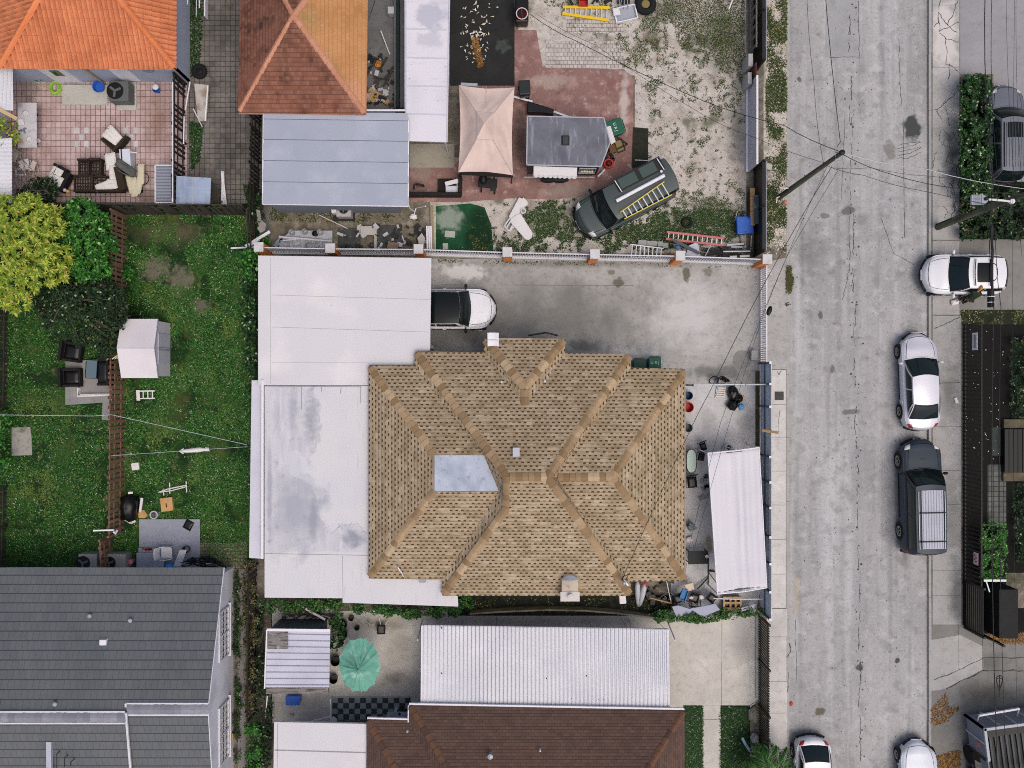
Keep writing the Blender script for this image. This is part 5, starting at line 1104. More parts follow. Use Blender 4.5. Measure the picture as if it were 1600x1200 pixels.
for i,(x,xx,w)in enumerate(((1572,1597,.007),(1588,1606,.007),(1586,1592,.006))):
 wire(['faint wire at the top right over the grey SUV drive','faintest wire close to the top right corner','thin wire beside the grey SUV'][i],[(x,-40,8.5),(xx,1240 if i==2 else 400,8.5)],w,m_w,.3)
hub=(1316,238,zt1)
wire('black wire entering from the top edge to the road pole head',[(1287,-40,8.2),(1313,222,8.5),(1309,229,8.5)],.014,m_w,.1)
wire('thin wire from the top edge curving down the left of the road',[(1260,-40,7.2),(1272,130,7.2),(1288,262,7.6)],.009,None,.2)
wire('black service wire crossing the sandy yard to the road pole head',[(828,22,4.4),(900,64,5.2),(1100,158,6.6),(1225,196,7.8),hub],.014,m_w,.2)
wire('thin second wire crossing the sandy yard',[(838,22,4.4),(930,70,5),(1100,180,6.2),(1180,215,7.2),(1290,255,8.2)],.008,None,.2)
wire('pale upper wire from the road pole to the east pole',[(1320,240,8.5),(1450,265,8.6),(1600,295,8.8),(1700,312,8.8)],.014,m_w2,.25)
wire('dark wire from the road pole to the east pole, below the pale one',[(1318,242,8.4),(1402,275,8.4),(1500,295,8.5),(1700,310,8.8)],.014,None,.2)
wire('lower thin wire sweeping from the road pole to the street lamp',[(1290,258,8.2),(1350,274,8.2),(1450,300,8.3),(1640,335,8.6)],.010,None,.2)
wire('thin wire just above the street lamp head',[(1300,262,8.0),(1360,262,8.1),(1460,276,8.3),(1700,296,8.6)],.008,None,.2)
wire('wire from the road pole down to the tan roof corner',[(1300,260,8.0),(1252,340,7.4),(1180,470,6.2),(1110,610,5.0),(1070,690,4.4),(972,905,3.75)],.013,m_w,.12)
wire('left of two parallel wires falling from the road pole to the pavement',[(1296,252,8.2),(1228,404,7),(1168,550,5.8),(1126,660,5),(1078,850,3.6),(1070,905,2.6)],.008,None,.1)
wire('right of two parallel wires falling from the road pole to the pavement',[(1312,262,8.2),(1230,400,7),(1190,500,6.2),(1140,660,5),(1084,860,3.5)],.008,None,.1)
b=B();v=P(1202,485.5,6.4);b.ball(v,(.11,.22,.1),10,6,M=rotz(-.35));tag(b.build('wire_weight',m_black,smooth=True),'black oval splice on the wire above the white gate pavement','splice')
wire('pale clothes line across both lawns, from the left edge to the white lean-to',[(-20,648,1.9),(146,650,1.9),(174,648,1.8),(386,695,2.0)],.013,m_w2,.03,'clothes lines','clothes_line')
wire('pale clothes line carrying the long white folded parasol',[(174,712,1.7),(386,698,2.0)],.010,m_w2,.05,'clothes lines','clothes_line')
wire('short black wire over the narrow littered yard',[(592,-20,3),(576,30,3)],.012,m_w,.05)
# ------------------------------------------------------------------ things lying about
def th(name,label,cat,x,y,z=0.0,group=None):p=gp(x,y);return empty(name,(p.x,p.y,z),label,cat,group)
m_pl=plain('white_plastic',S(220,216,216),.5,.2);m_wick=mat('dark_wicker',S(58,46,36),.9,[('n',S(28,22,18),12,.45,.7,.6),('k',S(20,16,13),.06,.04,.008,.7,S(84,68,52),.4,.5)])
m_blkw=mat('black_wicker',S(24,23,22),.8,[('k',S(9,9,9),.06,.04,.008,.7,S(40,38,36),.4,.5)])
m_cush=mat('white_cushion',S(220,216,210),.9,[('n',S(188,184,180),2,.5,.75,.4)]);m_cream=mat('cream_cushion',S(206,198,172),.9,[('n',S(176,166,138),2,.5,.75,.4)])
m_card=mat('cardboard',S(194,156,104),.9,[('n',S(160,122,76),2,.5,.7,.5)]);m_wood=mat('pale_wood',S(178,148,104),.85,[('n',S(136,106,68),1.5,.45,.7,.6,(1,6,1))])
m_bluep2=plain('blue_plastic',S(44,96,190),.4,.2);m_greenbin=plain('green_bin',S(20,92,70),.5,.25);m_marble=mat('white_marble',S(200,197,202),.35,[('n',S(150,150,160),2.2,.52,.64,.6),('n',S(190,188,194),6,.5,.75,.5)])
m_grayfab=mat('grey_fabric',S(92,94,90),.9,[('n',S(54,56,52),4,.45,.7,.6,(1,3,1))]);m_redp=plain('red_plastic',S(184,50,44),.5,.2);m_teal=plain('teal_plastic',S(50,110,124),.5,.2)
m_acg=plain('ac_grey',S(150,148,144),.6,.3);m_bag=mat('black_bag',S(15,15,16),.35,[('n',S(40,40,42),5,.55,.72,.5)])
def soft(b,c,size,rot=0,mi=0,n=6,puff=.35,M=None):
 T=Matrix.Translation(c)@(M.to_4x4()if M is not None else rotz(rot));x,y,z=size[0]/2,size[1]/2,size[2]/2
 def sq(t):return math.copysign(abs(t)**.75,t)
 for sg in(1,-1):
  b.grid(lambda u,v:T@Vector((x*sq(2*u-1),y*sq(2*v-1),sg*z*(max(0,(1-(2*u-1)**4)*(1-(2*v-1)**4))**puff))),n,n,mi)
 return b
def bucket(x,y,r,h,m,label,z=0,inner=None,name='bucket',group=None,cat=None):
 b=B();c=gp(x,y);b.lathe([(r*.8,0),(r,h),(r*1.05,h),(r*1.05,h-.02),(r*.95,h-.02),(r*.78,.04),(0,.04)],c+Vector((0,0,z)),18,M=None)
 o=b.build(name,m,smooth=True,auto=.7);tag(o,label,cat or name.replace('_',' '),group);return o
def chair_plastic(name,label,x,y,rot,z=0,m=None,group=None,w=.55):
 t=th(name,label,'chair',x,y,z,group);t.rotation_euler.z=rot;m=m or m_pl
 b=B();soft(b,(0,0,.42),(w*.9,w*.9,.06));b.build('seat',m,t,local=True,smooth=True)
 b=B();b.grid(lambda u,v:Vector(((u-.5)*w*.95,w*.42+.14*v+.05*math.sin(PI*u),.44+.46*v)),6,4);b.build('backrest',m,t,local=True,smooth=True,solid=.025)
 for sx in(1,-1):
  b=B();b.tube([(sx*w*.5,w*.42,.66),(sx*w*.53,0,.64),(sx*w*.48,-w*.42,.60),(sx*w*.46,-w*.44,.0)],.028);b.build('arm',m,t,local=True)
  b=B();b.tube([(sx*w*.42,w*.42,.44),(sx*w*.46,w*.5,0)],.025);b.build('leg',m,t,local=True)
 return t
def ac_unit(label,x,y,s,h,m,fan=(0,0),group='outdoor air conditioners',rect=None,fr=None):
 t=th('air_conditioner',label,'air conditioner',x,y,0,group);c=gp(x,y);fx,fy=fan;fr=fr or s*.36
 b=B();b.box(c+Vector((0,0,h/2)),(rect or(s,s))[:2]+(h,));b.build('case',m,t,bevel=.03)
 f=c+Vector((fx,fy,h));b=B();b.lathe([(fr*1.12,0),(fr*1.12,.03),(fr,.03),(fr,.008),(0,.008)],f,22);g=b.build('fan_grille',m_black,t)
 b=B()
 for k in range(3):a=k*2.094+.4;b.box(f+Vector((math.cos(a)*fr*.45,math.sin(a)*fr*.45,.03)),(fr*.8,fr*.32,.01),a)
 b.lathe([(fr*.2,.02),(fr*.2,.06),(0,.06)],f,10);b.build('fan',plain('fan_grey',S(96,98,98),.5),g)
 return t
# ---- pink patio, top left
t=th('marble_table','white marble table laid with plates at the left of the pink patio','table',43,195)
c=P(42.5,195.5,.76);b=B();b.box(c-Vector((0,0,.02)),(.9,2.16,.05));b.build('table_top',m_marble,t,bevel=.015)
for sx in(1,-1):
 for sy in(1,-1):b=B();b.box((c.x+sx*.2-.1,c.y+sy*.7,.36),(.07,.07,.72));b.build('leg',m_dark,t)
for x,y,r,lb in((40,177,.13,'north end of the marble table'),(45.5,217,.12,'south end of the marble table')):
 b=B();v=P(x,y,.77);b.lathe([(0,.005),(r*.6,.006),(r,.025),(r,.032),(r*.6,.018),(0,.016)],v,20);tag(b.build('plate',m_pl,smooth=True),f'round white plate at the {lb}','plate','plates on the marble table')
b=B();b.box(P(33,191,.80),(.30,.30,.07),.05);b.box(P(33,191,.84),(.26,.26,.02),.05);tag(b.build('napkin_tray',m_pl,bevel=.01),'square white tray on the west edge of the marble table','tray')
b=B();v=P(33,221,.8);b.lathe([(.07,0),(.08,.06),(.07,.06),(.05,.02),(0,.02)],v,14);tag(b.build('bowl',plain('amber_bowl',S(206,160,84),.5)),'small amber bowl on the south west corner of the marble table','bowl')
b=B();v=P(36,203,.8)
for k in range(7):b.box(v+Vector((R(-.2,.25),R(-.2,.2),.0)),(R(.04,.14),R(.03,.1),R(.02,.08)),R(0,3))
tag(b.build('cutlery_pile',plain('cutlery_grey',S(120,122,130),.4)),'little grey pile of cutlery in the middle of the marble table','cutlery')
b=B();b.lathe([(.1,0),(.12,.16),(.1,.22),(.02,.24)],gp(62,221),14);tag(b.build('jug',m_pl,smooth=True),'small white jug on the pavers beside the marble table','jug')
o=struct(B().pbox(97,132,168,163.5,0,.10).build('doorstep',m_step,bevel=.02))
ac_unit('grey air conditioner with a black fan in front of the orange roof house',196,150,.95,.8,plain('ac_dark',S(96,100,100),.5),(-.16,0),fr=.36)
b=B();b.pbox(182,128,213,172,0,.07);tag(b.build('pad',m_step,bevel=.02),'pale concrete pad under the patio air conditioner','pad')
bucket(158,138,.28,.22,m_bluep2,'dark blue basin on the doorstep slab',.1,name='basin');bk=bucket(247,142,.16,.3,m_bluep2,'blue bucket with a white lid by the pale blue house wall')
b=B();v=gp(246.5,139)+Vector((0,0,.3));b.ball(v,(.17,.15,.06),12,6);b.build('lid',m_pl,bk,smooth=True)
b=B()
for k in range(9):b.torus(gp(88+R(-.8,.8),138+R(-.8,.8))+Vector((0,0,.03+.02*k)),.26+R(-.06,.05),.018,26,5,M=Matrix.Diagonal((.85,1.2,1)))
b.tube([gp(80,140)+Vector((0,0,.03)),gp(70,136)+Vector((0,0,.03)),gp(60,128)+Vector((0,0,.05))],.018);tag(b.build('garden_hose',plain('lime_hose',S(152,204,70),.5)),'lime green coiled garden hose near the doorstep','hose')
b=B();v=gp(60,124);b.lathe([(.13,0),(.16,.3),(.1,.34),(.04,.34)],v,14);b.tube([v+Vector((.12,-.05,.12)),v+Vector((.35,-.2,.4))],.03);b.tube([v+Vector((-.1,.02,.3)),v+Vector((-.25,.05,.25)),v+Vector((-.15,0,.08))],.02);tag(b.build('watering_can',m_teal,smooth=True,auto=.7),'teal watering can beside the green hose','watering can')
def frame_seat(x0,y0,x1,y1,h,slats,b):
 a,c=P(x0,y1,h),P(x1,y0,h);w,d=c.x-a.x,c.y-a.y
 for xx in(a.x,c.x):b.box((xx,(a.y+c.y)/2,h),(.08,d,.1))
 for yy in(a.y,c.y):b.box(((a.x+c.x)/2,yy,h+.002),(w+.08,.08,.1))
 for i in range(1,slats):b.box((a.x+w*i/slats,(a.y+c.y)/2,h-.03),(.05,d,.03))
 for i in range(1,4):b.box(((a.x+c.x)/2,a.y+d*i/4,h-.06),(w,.05,.03))
 for xx in(a.x,c.x):
  for yy in(a.y,c.y):b.box((xx,yy,h/2),(.07,.07,h))
for i,(x0,y0,x1,y1,lb)in enumerate(((124,251,140,273,'west one of the pair without cushions'),(141.5,250,159,272,'east one of the pair without cushions'))):
 t=th('wicker_chair',f'bare brown wicker seat frame, {lb}','chair',(x0+x1)/2,(y0+y1)/2,0,'wicker seats on the pink patio');b=B();frame_seat(x0,y0,x1,y1,.4,4,b);b.build('frame',m_wick,t)
 b=B();a,c=P(x0,y0,.6),P(x1,y0,.6);b.bar(a,c,.1,.5);b.build('backrest',m_wick,t)
 b=B();a,c=P(x1,y0,.5),P(x1,y1,.5);b.bar(a,c,.08,.3);b.build('arm',m_wick,t)
t=th('corner_sofa','long brown wicker corner sofa frame with bare slats beneath the white cushions','sofa',150,286);b=B();frame_seat(117,275,145,297,.38,7,b);frame_seat(145,276,186,297,.36,6,b);b.build('frame',m_wick,t)
b=B();b.bar(P(186,262,.6),P(194,298,.6),.34,.5);b.bar(P(117,299,.55),P(194,299,.55),.1,.4);b.build('backrest',m_wick,t)
L_=[(167,240,24,20,.2),(172,251,20,26,.1),(176,264,17,22,0),(178,277,17,12,.05),(172,286,20,10,.0),(160,291,18,11,.15),(175,294,18,8,.0),(150,292,14,9,.4)]
for i,(x,y,w,h,r)in enumerate(((173,252,17,26,.15),(177,266,14,18,.05),(178,277,14,9,0),(176,284,20,9,.05),(172,291,24,10,.12),(160,291,22,12,.35))):
 b=B();soft(b,P(x,y,.5+.03*i),(w/K,h/K,.16),r);tag(b.build('cushion',m_cush,smooth=True),['long white cushion at the head of the stack beside the grey bag','second white cushion below the long one beside the grey bag','narrow white cushion in the bend of the cushion stack','wide white cushion at the turn of the cushion stack','lower white cushion resting on the slatted sofa frame','pointed white cushion at the tip over the slatted frame'][i],'cushion','white cushions on the pink patio')
t=th('wicker_armchair','brown wicker armchair turned askew with white petal cushions','armchair',184,220);t.rotation_euler.z=math.radians(-42)
b=B();b.box((0,-.02,.2),(.95,.7,.36));b.build('seat_base',m_wick,t,local=True,bevel=.03);b=B();b.box((.46,.05,.42),(.14,.95,.5));b.build('backrest',m_wick,t,local=True,bevel=.03);b=B();b.box((0,-.42,.35),(.9,.12,.36));b.build('arm',m_wick,t,local=True,bevel=.03)
for k,(yy,r)in enumerate(((-.14,.1),(.06,0),(.26,-.12))):
 b=B();soft(b,(-.12,yy,.46+.015*k),(.86,.24,.14),r);b.build('cushion',m_cush,t,local=True,smooth=True)
t=th('white_cabinet','white cabinet standing between the armchair and the grey bag','cabinet',196,248)
b=B();b.box(P(195,247,.7)-Vector((0,0,.3)),(.52,.9,.6),.06);b.build('body',plain('cabinet_white',S(206,210,220),.5),t,bevel=.02);b=B();b.box(P(190,246,.72),(.05,.82,.03),.06);b.build('door_gap',m_dark,t);b=B();b.tube([P(201,237,.74),P(215,239,.74)],.03);b.build('handle',m_pl,t)
b=B();soft(b,P(196,262,.75),(1.05,.42,.3),-.6,n=10);b.tube([P(180,262,.8),P(190,270,.95),P(205,276,.8)],.03);b.tube([P(184,250,.82),P(196,260,.98),P(212,268,.82)],.025);tag(b.build('holdall',m_grayfab,smooth=True),'grey crumpled holdall bag lying across the patio cushions','bag')
for i,(x,y,r)in enumerate(((203,287,.35),(209,292,.1),(217,288,-.2),(220,272,0))):
 b=B();soft(b,P(x,y,.42),(.34,.95 if i<3 else 1.0,.18),r);tag(b.build('cream_cushion',m_cream,smooth=True),['cream cushion, west petal of the fan of four','cream cushion, longest petal reaching south in the fan of four','cream cushion, third petal of the fan, over the black stool leg','cream cushion standing upright north of the fan'][i],'cushion','cream cushions in a fan')
t=th('round_stool','low dark stool with a round rim under the cream cushions','stool',215,284);b=B();b.torus(P(223,279,.34),.3,.02,20,6);b.build('rim',m_dark,t);b=B();b.box(P(217,296,.25),(.3,.3,.25));b.box(P(212,285,.15),(.6,.5,.24));b.build('base',m_blkw,t,bevel=.03)
t=th('wicker_armchair','dark wicker armchair holding a bent white seat cushion, by the patio shrub','armchair',99,281);t.rotation_euler.z=math.radians(-28)
b=B();b.box((0,0,.2),(.8,.85,.36));b.build('seat_base',m_blkw,t,local=True,bevel=.03);b=B();b.box((.43,-.06,.42),(.16,1.0,.5));b.build('backrest',m_blkw,t,local=True,bevel=.03);b=B();b.box((-.15,.48,.36),(.7,.14,.4));b.build('arm',m_blkw,t,local=True,bevel=.03)
b=B();soft(b,(-.22,.14,.45),(.56,.8,.14),.0);soft(b,(.1,-.16,.52),(.62,.5,.14),.05);b.build('cushion',m_cush,t,local=True,smooth=True)
b=B();v=P(106,299,.5);b.ball(v,(.1,.09,.1),10,6,jit=.3);tag(b.build('orange_toy',plain('orange_toy',S(232,170,60),.6),smooth=True),'small orange toy beside the bent white cushion','toy');b=B();b.ball(P(101,297,.5),.09,10,6,jit=.3);tag(b.build('lilac_toy',plain('lilac_toy',S(206,200,226),.6),smooth=True),'small lilac toy beside the bent white cushion','toy')
for i,(x,y,r,lb)in enumerate(((35,258,.5,'folded white chair by the pale shed, west of the three'),(42,256,.2,'folded white chair by the pale shed, middle of the three'),(51,259,-.5,'folded white chair with a pinkish seat, by the pale shed'))):
 b=B();v=P(x,y,.5);b.box(v,(.22,.48,.05),r);b.box(v+Vector((.04,-.1,.05)),(.2,.34,.04),r+.25);b.tube([v+Vector((-.1,.2,-.1)),v+Vector((-.1,-.25,-.45))],.02);b.tube([v+Vector((.1,.2,-.1)),v+Vector((.1,-.25,-.45))],.02);tag(b.build('folded_chair',m_pl if i<2 else plain('pinkish_plastic',S(206,190,184),.6),bevel=.01),lb,'chair','folded chairs by the shed')
chair_plastic('garden_chair','pale folding chair next to the white wall of the patio shed',27,246,1.2,m=plain('cream_chair',S(196,188,172),.6))
t=th('bare_chair','white bare chair frame standing in front of the dark patio shrub','chair frame',32,276)
b=B();q=[P(25,265,.6),P(40,273,.6),P(31,274,.6),P(31,290,.3),P(25,264,.0)]
b.tube([P(25,273,.6),P(40.5,273.5,.6)],.025);b.tube([P(25,264,.6),P(25,273,.6),P(26,288,0)],.025);b.tube([P(31.5,274,.6),P(31.5,290,0)],.025);b.tube([P(25,264,.6),P(40,264,.6),P(40.5,273.5,.6)],.02);b.build('frame',m_trim,t)
t=th('slatted_hatch','grey ribbed hatch table beside the patio fence','table',256,288);a,c=P(243,317,.8),P(270,258.5,.8)
b=B();b.box((a+c)/2,(c.x-a.x,c.y-a.y,.04));tp_=b.build('table_top',plain('hatch_grey',S(146,150,162),.5),t)
b=B()
for i in range(12):y=lerp(a.y,c.y,(i+.5)/12);b.box(((a.x+c.x)/2,y,.83),(c.x-a.x-.1,.05,.02))
b.build('rib',plain('hatch_rib',S(112,118,132),.5),tp_)
b=B()
for q in(((a.x,a.y),(c.x,a.y)),((c.x,a.y),(c.x,c.y)),((c.x,c.y),(a.x,c.y)),((a.x,c.y),(a.x,a.y))):b.bar((*q[0],.83),(*q[1],.83),.05,.05)
b.build('frame',m_trim,t)
for xx in(a.x,c.x):
 for yy in(a.y,c.y):b=B();b.bar((xx,yy,0),(xx,yy,.8),.05);b.build('leg',m_trim,t)
t=th('tin_shelter','low pale blue metal lean-to behind the patio fence, streaked','shelter',303,297)
b=B();b.add([P(276,275,1.5),P(330,278,1.5),P(328.5,319,1.3),P(275,319,1.3)],[(3,2,1,0)]);b.build('roof',mat('blue_tin',S(150,164,186),.5,[('n',S(118,132,156),1.2,.45,.7,.7,(3,.5,1)),('n',S(90,100,120),2,.58,.74,.6),('n',S(176,186,202),2.5,.55,.72,.5,(.3,3,1))]),t,solid=-.03)
b=B();b.bar(P(301.5,277,1.53),P(301,319,1.34),.04,.03);b.build('roof_seam',m_alu,t);walls(t,[(282,285,322,316)],1.2,m_old)
b=B()
for i in range(7):b.add([P(331+i*2.6,282+i*4.2,1.0-i*.12),P(333.2+i*2.6,283+i*4.2,1.0-i*.12),P(333+i*2.4,318,.6-i*.06),P(331+i*2.4,318,.6-i*.06)],[(3,2,1,0)])
tag(b.build('plank_stack',m_old,solid=-.03),'weathered planks leaning against the pale blue lean-to','planks')
b=B();b.add([P(347,270,1.4),P(349,270,1.4),P(355,320,.05),P(345.5,320,.05)],[(3,2,1,0)]);b.tube([P(347.6,269,1.42),P(350,318,.1)],.04);tag(b.build('folded_parasol',m_trim,solid=-.05),'narrow white folded parasol leaning near the dark pavers','parasol')
def tyre(x,y,r,w,label,z=None,M=None,rim=None,group='old tyres'):
 t=th('tyre',label,'tyre',x,y,0,group);c=gp(x,y)+Vector((0,0,z if z is not None else w/2));b=B();b.torus(c,r-w*.42,w*.5,26,10,M=M);b.build('tread',m_tyre,t,smooth=True)
 if rim:b=B();b.lathe([(r*.5,-.05),(r*.5,.04),(r*.2,.06),(0,.06)],c,16);b.build('rim',rim,t)
 return t
tyre(313,113,.36,.26,'black tyre lying in weeds beside the pale blue house wall',rim=m_black)
t=th('old_door','old white door with a rusty stain lying by the dark pavers','door',314,160);b=B();b.add([P(303,131,.7),P(326,133,.25),P(322,190,.2),P(309,189,.5)],[(3,2,1,0)]);b.build('leaf',mat('stained_white',S(190,186,180),.8,[('n',S(140,112,84),1.4,.52,.68,.8),('n',S(120,116,108),4,.55,.75,.5)]),t,solid=-.05)
b=B();b.bar(P(324,134,.32),P(320,189,.28),.12,.06);b.build('edge_strip',m_trim,t)
b=B();b.tube([P(302,170,.9),P(316,198,.1)],.025);b.tube([P(308,0,.4),P(307,-8,.4),P(306.5,24,.4)],.02);tag(b.build('white_rods',m_trim),'thin white rods leaning by the old door','rods')
b=B();b.box(gp(324,14)+Vector((0,0,.2)),(.06,1.0,.4));b.tube([gp(306,-10)+Vector((0,0,1.2)),gp(306.5,23)+Vector((0,0,1.2))],.03);b.tube([gp(324.5,-10)+Vector((0,0,1.2)),gp(324.5,28)+Vector((0,0,1.2))],.03);tag(b.build('double_railing',m_trim),'white double rail at the top end of the dark paver path','rail')
# ---- lawns
struct(B().prism([Vector((*gp(x,y).xy,0))for x,y in[(103,565),(176,560),(176,628),(103,633)]],0,.06).build('garden_slab',m_slab));struct(B().prism(px([(161,628),(174,627),(173,657),(160,656)]),0,.05).build('garden_slab',m_slab))
def wicker(label,x,y,w,d,rot,back,group='black wicker set'):
 t=th('wicker_armchair',label,'armchair',x,y,0,group);t.rotation_euler.z=rot
 b=B();b.box((0,0,.2),(w,d,.38));b.build('seat_base',m_blkw,t,local=True,bevel=.03);b=B();b.box((-w*.44,0,.45),(.14,d,.5));b.build('backrest',m_blkw,t,local=True,bevel=.03)
 for s in(1,-1):b=B();b.box((.04,s*(d/2-.06),.38),(w*.86,.13,.28));b.build('arm',m_blkw,t,local=True,bevel=.03)
 b=B();soft(b,(.05,0,.41),(w*.72,d*.68,.12));b.build('cushion',m_bag,t,local=True,smooth=True);return t
wicker('black wicker armchair half under the dark tree, on the garden slab',117,550,.95,.95,-.15,1);wicker('black wicker armchair at the slab corner nearest the lower lawn',116,590,.95,.9,0.02,1);wicker('black wicker sofa against the brown board fence on the slab',168,580,.62,1.4,PI,1)
t=th('coffee_table','low dark table with a blue grey glass top between the black wicker seats','table',146,578);b=B();b.box(P(143,577,.42),(.5,.86,.03),-.06);b.build('table_top',mat('blue_glass_top',S(96,116,126),.12,[]),t);b=B();b.box(gp(147,578)+Vector((0,0,.19)),(.52,.84,.38),-.06);b.build('base',m_blkw,t,bevel=.02)
b=B();q=[P(122,606,.2),P(121.5,619,.2),P(174,617,.2)];b.tube(q,.05,6);b.tube([P(125,606,.2),P(125,616,.2),P(174,615.5,.2)],.025);tag(b.build('bent_pipe',m_pl),'bent white plastic pipe frame lying on the garden slab','pipe frame')
t=th('garden_shed','white gabled garden shed standing on the lawn by the brown fence','shed',232,545);zs,zr_=1.62,2.05
b=B();x1=P(266,545).x;y0,y1=P(0,588).y,P(0,505).y;ym=(y0+y1)/2;xw_=x1-1.62;q=[(y0,0),(y1,0),(y1,zs),(ym,zr_),(y0,zs)]
b.add([(x1,a,z)for a,z in q]+[(xw_,a,z)for a,z in q],[(0,1,2,3,4),(9,8,7,6,5)]+[(i,5+i,5+(i+1)%5,(i+1)%5)for i in range(5)]);m_shed=plain('shed_white',S(206,200,208),.6,.2);b.build('body',m_shed,t)
b=B();rx0,rx1=xw_-.08,x1+.03;dy=.08
for s,ye in((1,y1+dy),(-1,y0-dy)):b.add([(rx0,ye,zs-.02),(rx1,ye,zs-.02),(rx1,ym,zr_+.04),(rx0,ym,zr_+.04)],[(0,1,2,3)if s<0 else(3,2,1,0)])
b.build('roof',mat('shed_roof_white',S(218,211,214),.6,[('n',S(202,196,202),1.2,.45,.7,.5)]),t,solid=-.04);b=B();b.bar((rx0,ym,zr_+.05),(rx1,ym,zr_+.05),.07,.03)
b.bar((rx1,y1+dy,zs),(rx1,ym,zr_+.03),.04,.06);b.bar((rx1,y0-dy,zs),(rx1,ym,zr_+.03),.04,.06);b.build('roof_trim',plain('shed_trim_grey',S(150,150,164),.5),t)
for s in(1,-1):b=B();b.box((x1+.015,ym+s*.37,.82),(.03,.72,1.5));d_=b.build('door',plain('shed_door',S(196,194,204),.5),t);b=B();b.box((x1+.035,ym+s*.06,.82),(.02,.03,1.5));b.box((x1+.034,ym+s*.37,1.55),(.02,.7,.03));b.build('door_edge',plain('shed_trim_grey',S(150,150,164),.5),d_)
b=B();b.pbox(187,528,193,542,.8,1.25);tag(b.build('window_box',plain('shed_box',S(170,176,190),.5),bevel=.02),'small grey box fixed to the west side of the white garden shed','box')
b=B();b.tube([P(175,561,1.8),P(192,550,1.7)],.03);b.tube([P(180,560,1.8),P(184,556,1.85),P(183,561,1.8)],.025);tag(b.build('bent_rod',plain('pale_yellow',S(206,198,160),.6)),'pale bent arm reaching from the brown fence to the white shed','arm')
ladder('ladder','short white ladder lying on the grass south of the white shed',P(213,617,.1),P(242,616.5,.1),.36,.36,0,0,4,m_pl,m_pl,(0,0,1),'ladders',.06,.05)
b=B();b.bar(P(215.5,609.5,.12),P(216.5,626,.12),.16,.05);tag(b.build('white_board',m_pl),'white board across the end of the short ladder on the grass','board')
b=B();b.prism([Vector((*gp(x,y).xy,0))for x,y in[(19,668),(48,667),(50,684),(50.5,711),(19,712)]],0,.05);tag(b.build('stone_slab',mat('lichen_slab',S(158,154,146),.9,[('n',S(84,90,62),1.6,.54,.68,.7),('n',S(120,116,108),3,.5,.7,.6),('n',S(70,68,62),9,.56,.75,.5)])),'square pale stone slab with dark lichen on the left lawn','slab')
t=th('folded_parasol','long white folded parasol hung like an arrow on the clothes line','parasol',304,704);b=B();b.tube([P(281,705,1.9),P(290,704.5,1.9),P(312,702.5,1.9),P(320,702.5,1.9),P(327,702,1.9)],[.04,.09,.12,.07,.1],8);b.build('canopy',m_cush,t,smooth=True);b=B();b.tube([P(280.5,705,1.9),P(287,701,1.9)],.03);b.tube([P(280.5,705,1.9),P(287,709,1.9)],.03);b.tube([P(322,699,1.9),P(322,705,1.9)],.035);b.build('rib',m_pl,t)
b=B();b.box(gp(212.5,728.5)+Vector((0,0,.06)),(.36,.34,.1),.15);b.box(gp(212,728)+Vector((0,0,.12)),(.1,.06,.02),.15);tag(b.build('white_tile',m_pl,bevel=.03),'white square tile lying alone on the lawn','tile')
t=th('clothes_airer','white toppled clothes airer frame on the lawn','airer',270,763);b=B();b.tube([P(248,769,.15),P(262,764,.3),P(292,758,.3)],.03);b.tube([P(250,769,.1),P(270,766,.1),P(292,760,.2)],.03);b.build('bar',m_pl,t)
b=B();b.tube([P(265,754,.3),P(265.5,771,.1)],.025);b.tube([P(291,752,.3),P(291.5,769,.1)],.03);b.tube([P(255,764,.2),P(256,774,.05)],.025);b.build('leg',m_pl,t)
t=th('covered_barbecue','black covered barbecue beside the brown fence, cardboard under it','barbecue',207,792);b=B();c=gp(207,792)
b.ball(c+Vector((.0,.02,.42)),(.40,.66,.46),16,10,jit=.22);b.box(c+Vector((0,0,.3)),(.66,1.1,.6));b.build('cover',m_bag,t,smooth=True);b=B();b.box(P(204,770,.85),(.22,.1,.05),.1);b.build('handle',m_pl,t)
b=B();b.prism([Vector((*gp(x,y).xy,0))for x,y in[(190,785),(194,806),(206,812),(210,808),(196,788)]],.02,.08);tag(b.build('cardboard_sheet',m_card),'tan cardboard sheet under the west side of the black barbecue','cardboard','cardboard by the barbecue');b=B();b.prism([Vector((*gp(x,y).xy,0))for x,y in[(215,809),(218,800),(226,796),(232,805),(228,809)]],.02,.1);tag(b.build('cardboard_sheet',m_card),'torn cardboard piece south east of the black barbecue','cardboard','cardboard by the barbecue')
b=B();b.bar(P(191,808,.12),P(205,817,.12),.12,.06);b.bar(P(205,817,.12),P(212,814,.12),.1,.06);b.bar(P(222,778,.3),P(219,800,.1),.12,.05);tag(b.build('foam_strip',m_pl),'white foam strips round the foot of the black barbecue','foam')
t=th('cardboard_box','closed cardboard box on the grass by the white airer','box',262,787);b=B();b.box(gp(262.5,787.5)+Vector((0,0,.1)),(.58,.66,.2),.12);b.build('carton',m_card,t,bevel=.01);b=B();b.box(gp(262,787)+Vector((0,0,.203)),(.05,.6,.006),.12);b.box(gp(262,788)+Vector((.02,-.02,.204)),(.16,.2,.004),.3);b.build('tape',plain('pinkish_print',S(206,150,110),.7),t)
t=th('round_bin','small pale round bin beside the cardboard box','bin',244,803);b=B();b.lathe([(.16,0),(.2,.36),(.15,.36),(.12,.1),(0,.1)],gp(244.5,803),18);b.build('tub',plain('bin_silver',S(178,180,184),.4),t,smooth=True,auto=.6);b=B();b.ball(gp(243,803)+Vector((0,0,.3)),(.1,.1,.06),10,6);b.build('contents',m_grayfab,t)
m_gslab=conc('blue_grey_slab',S(150,154,166),[],.7)
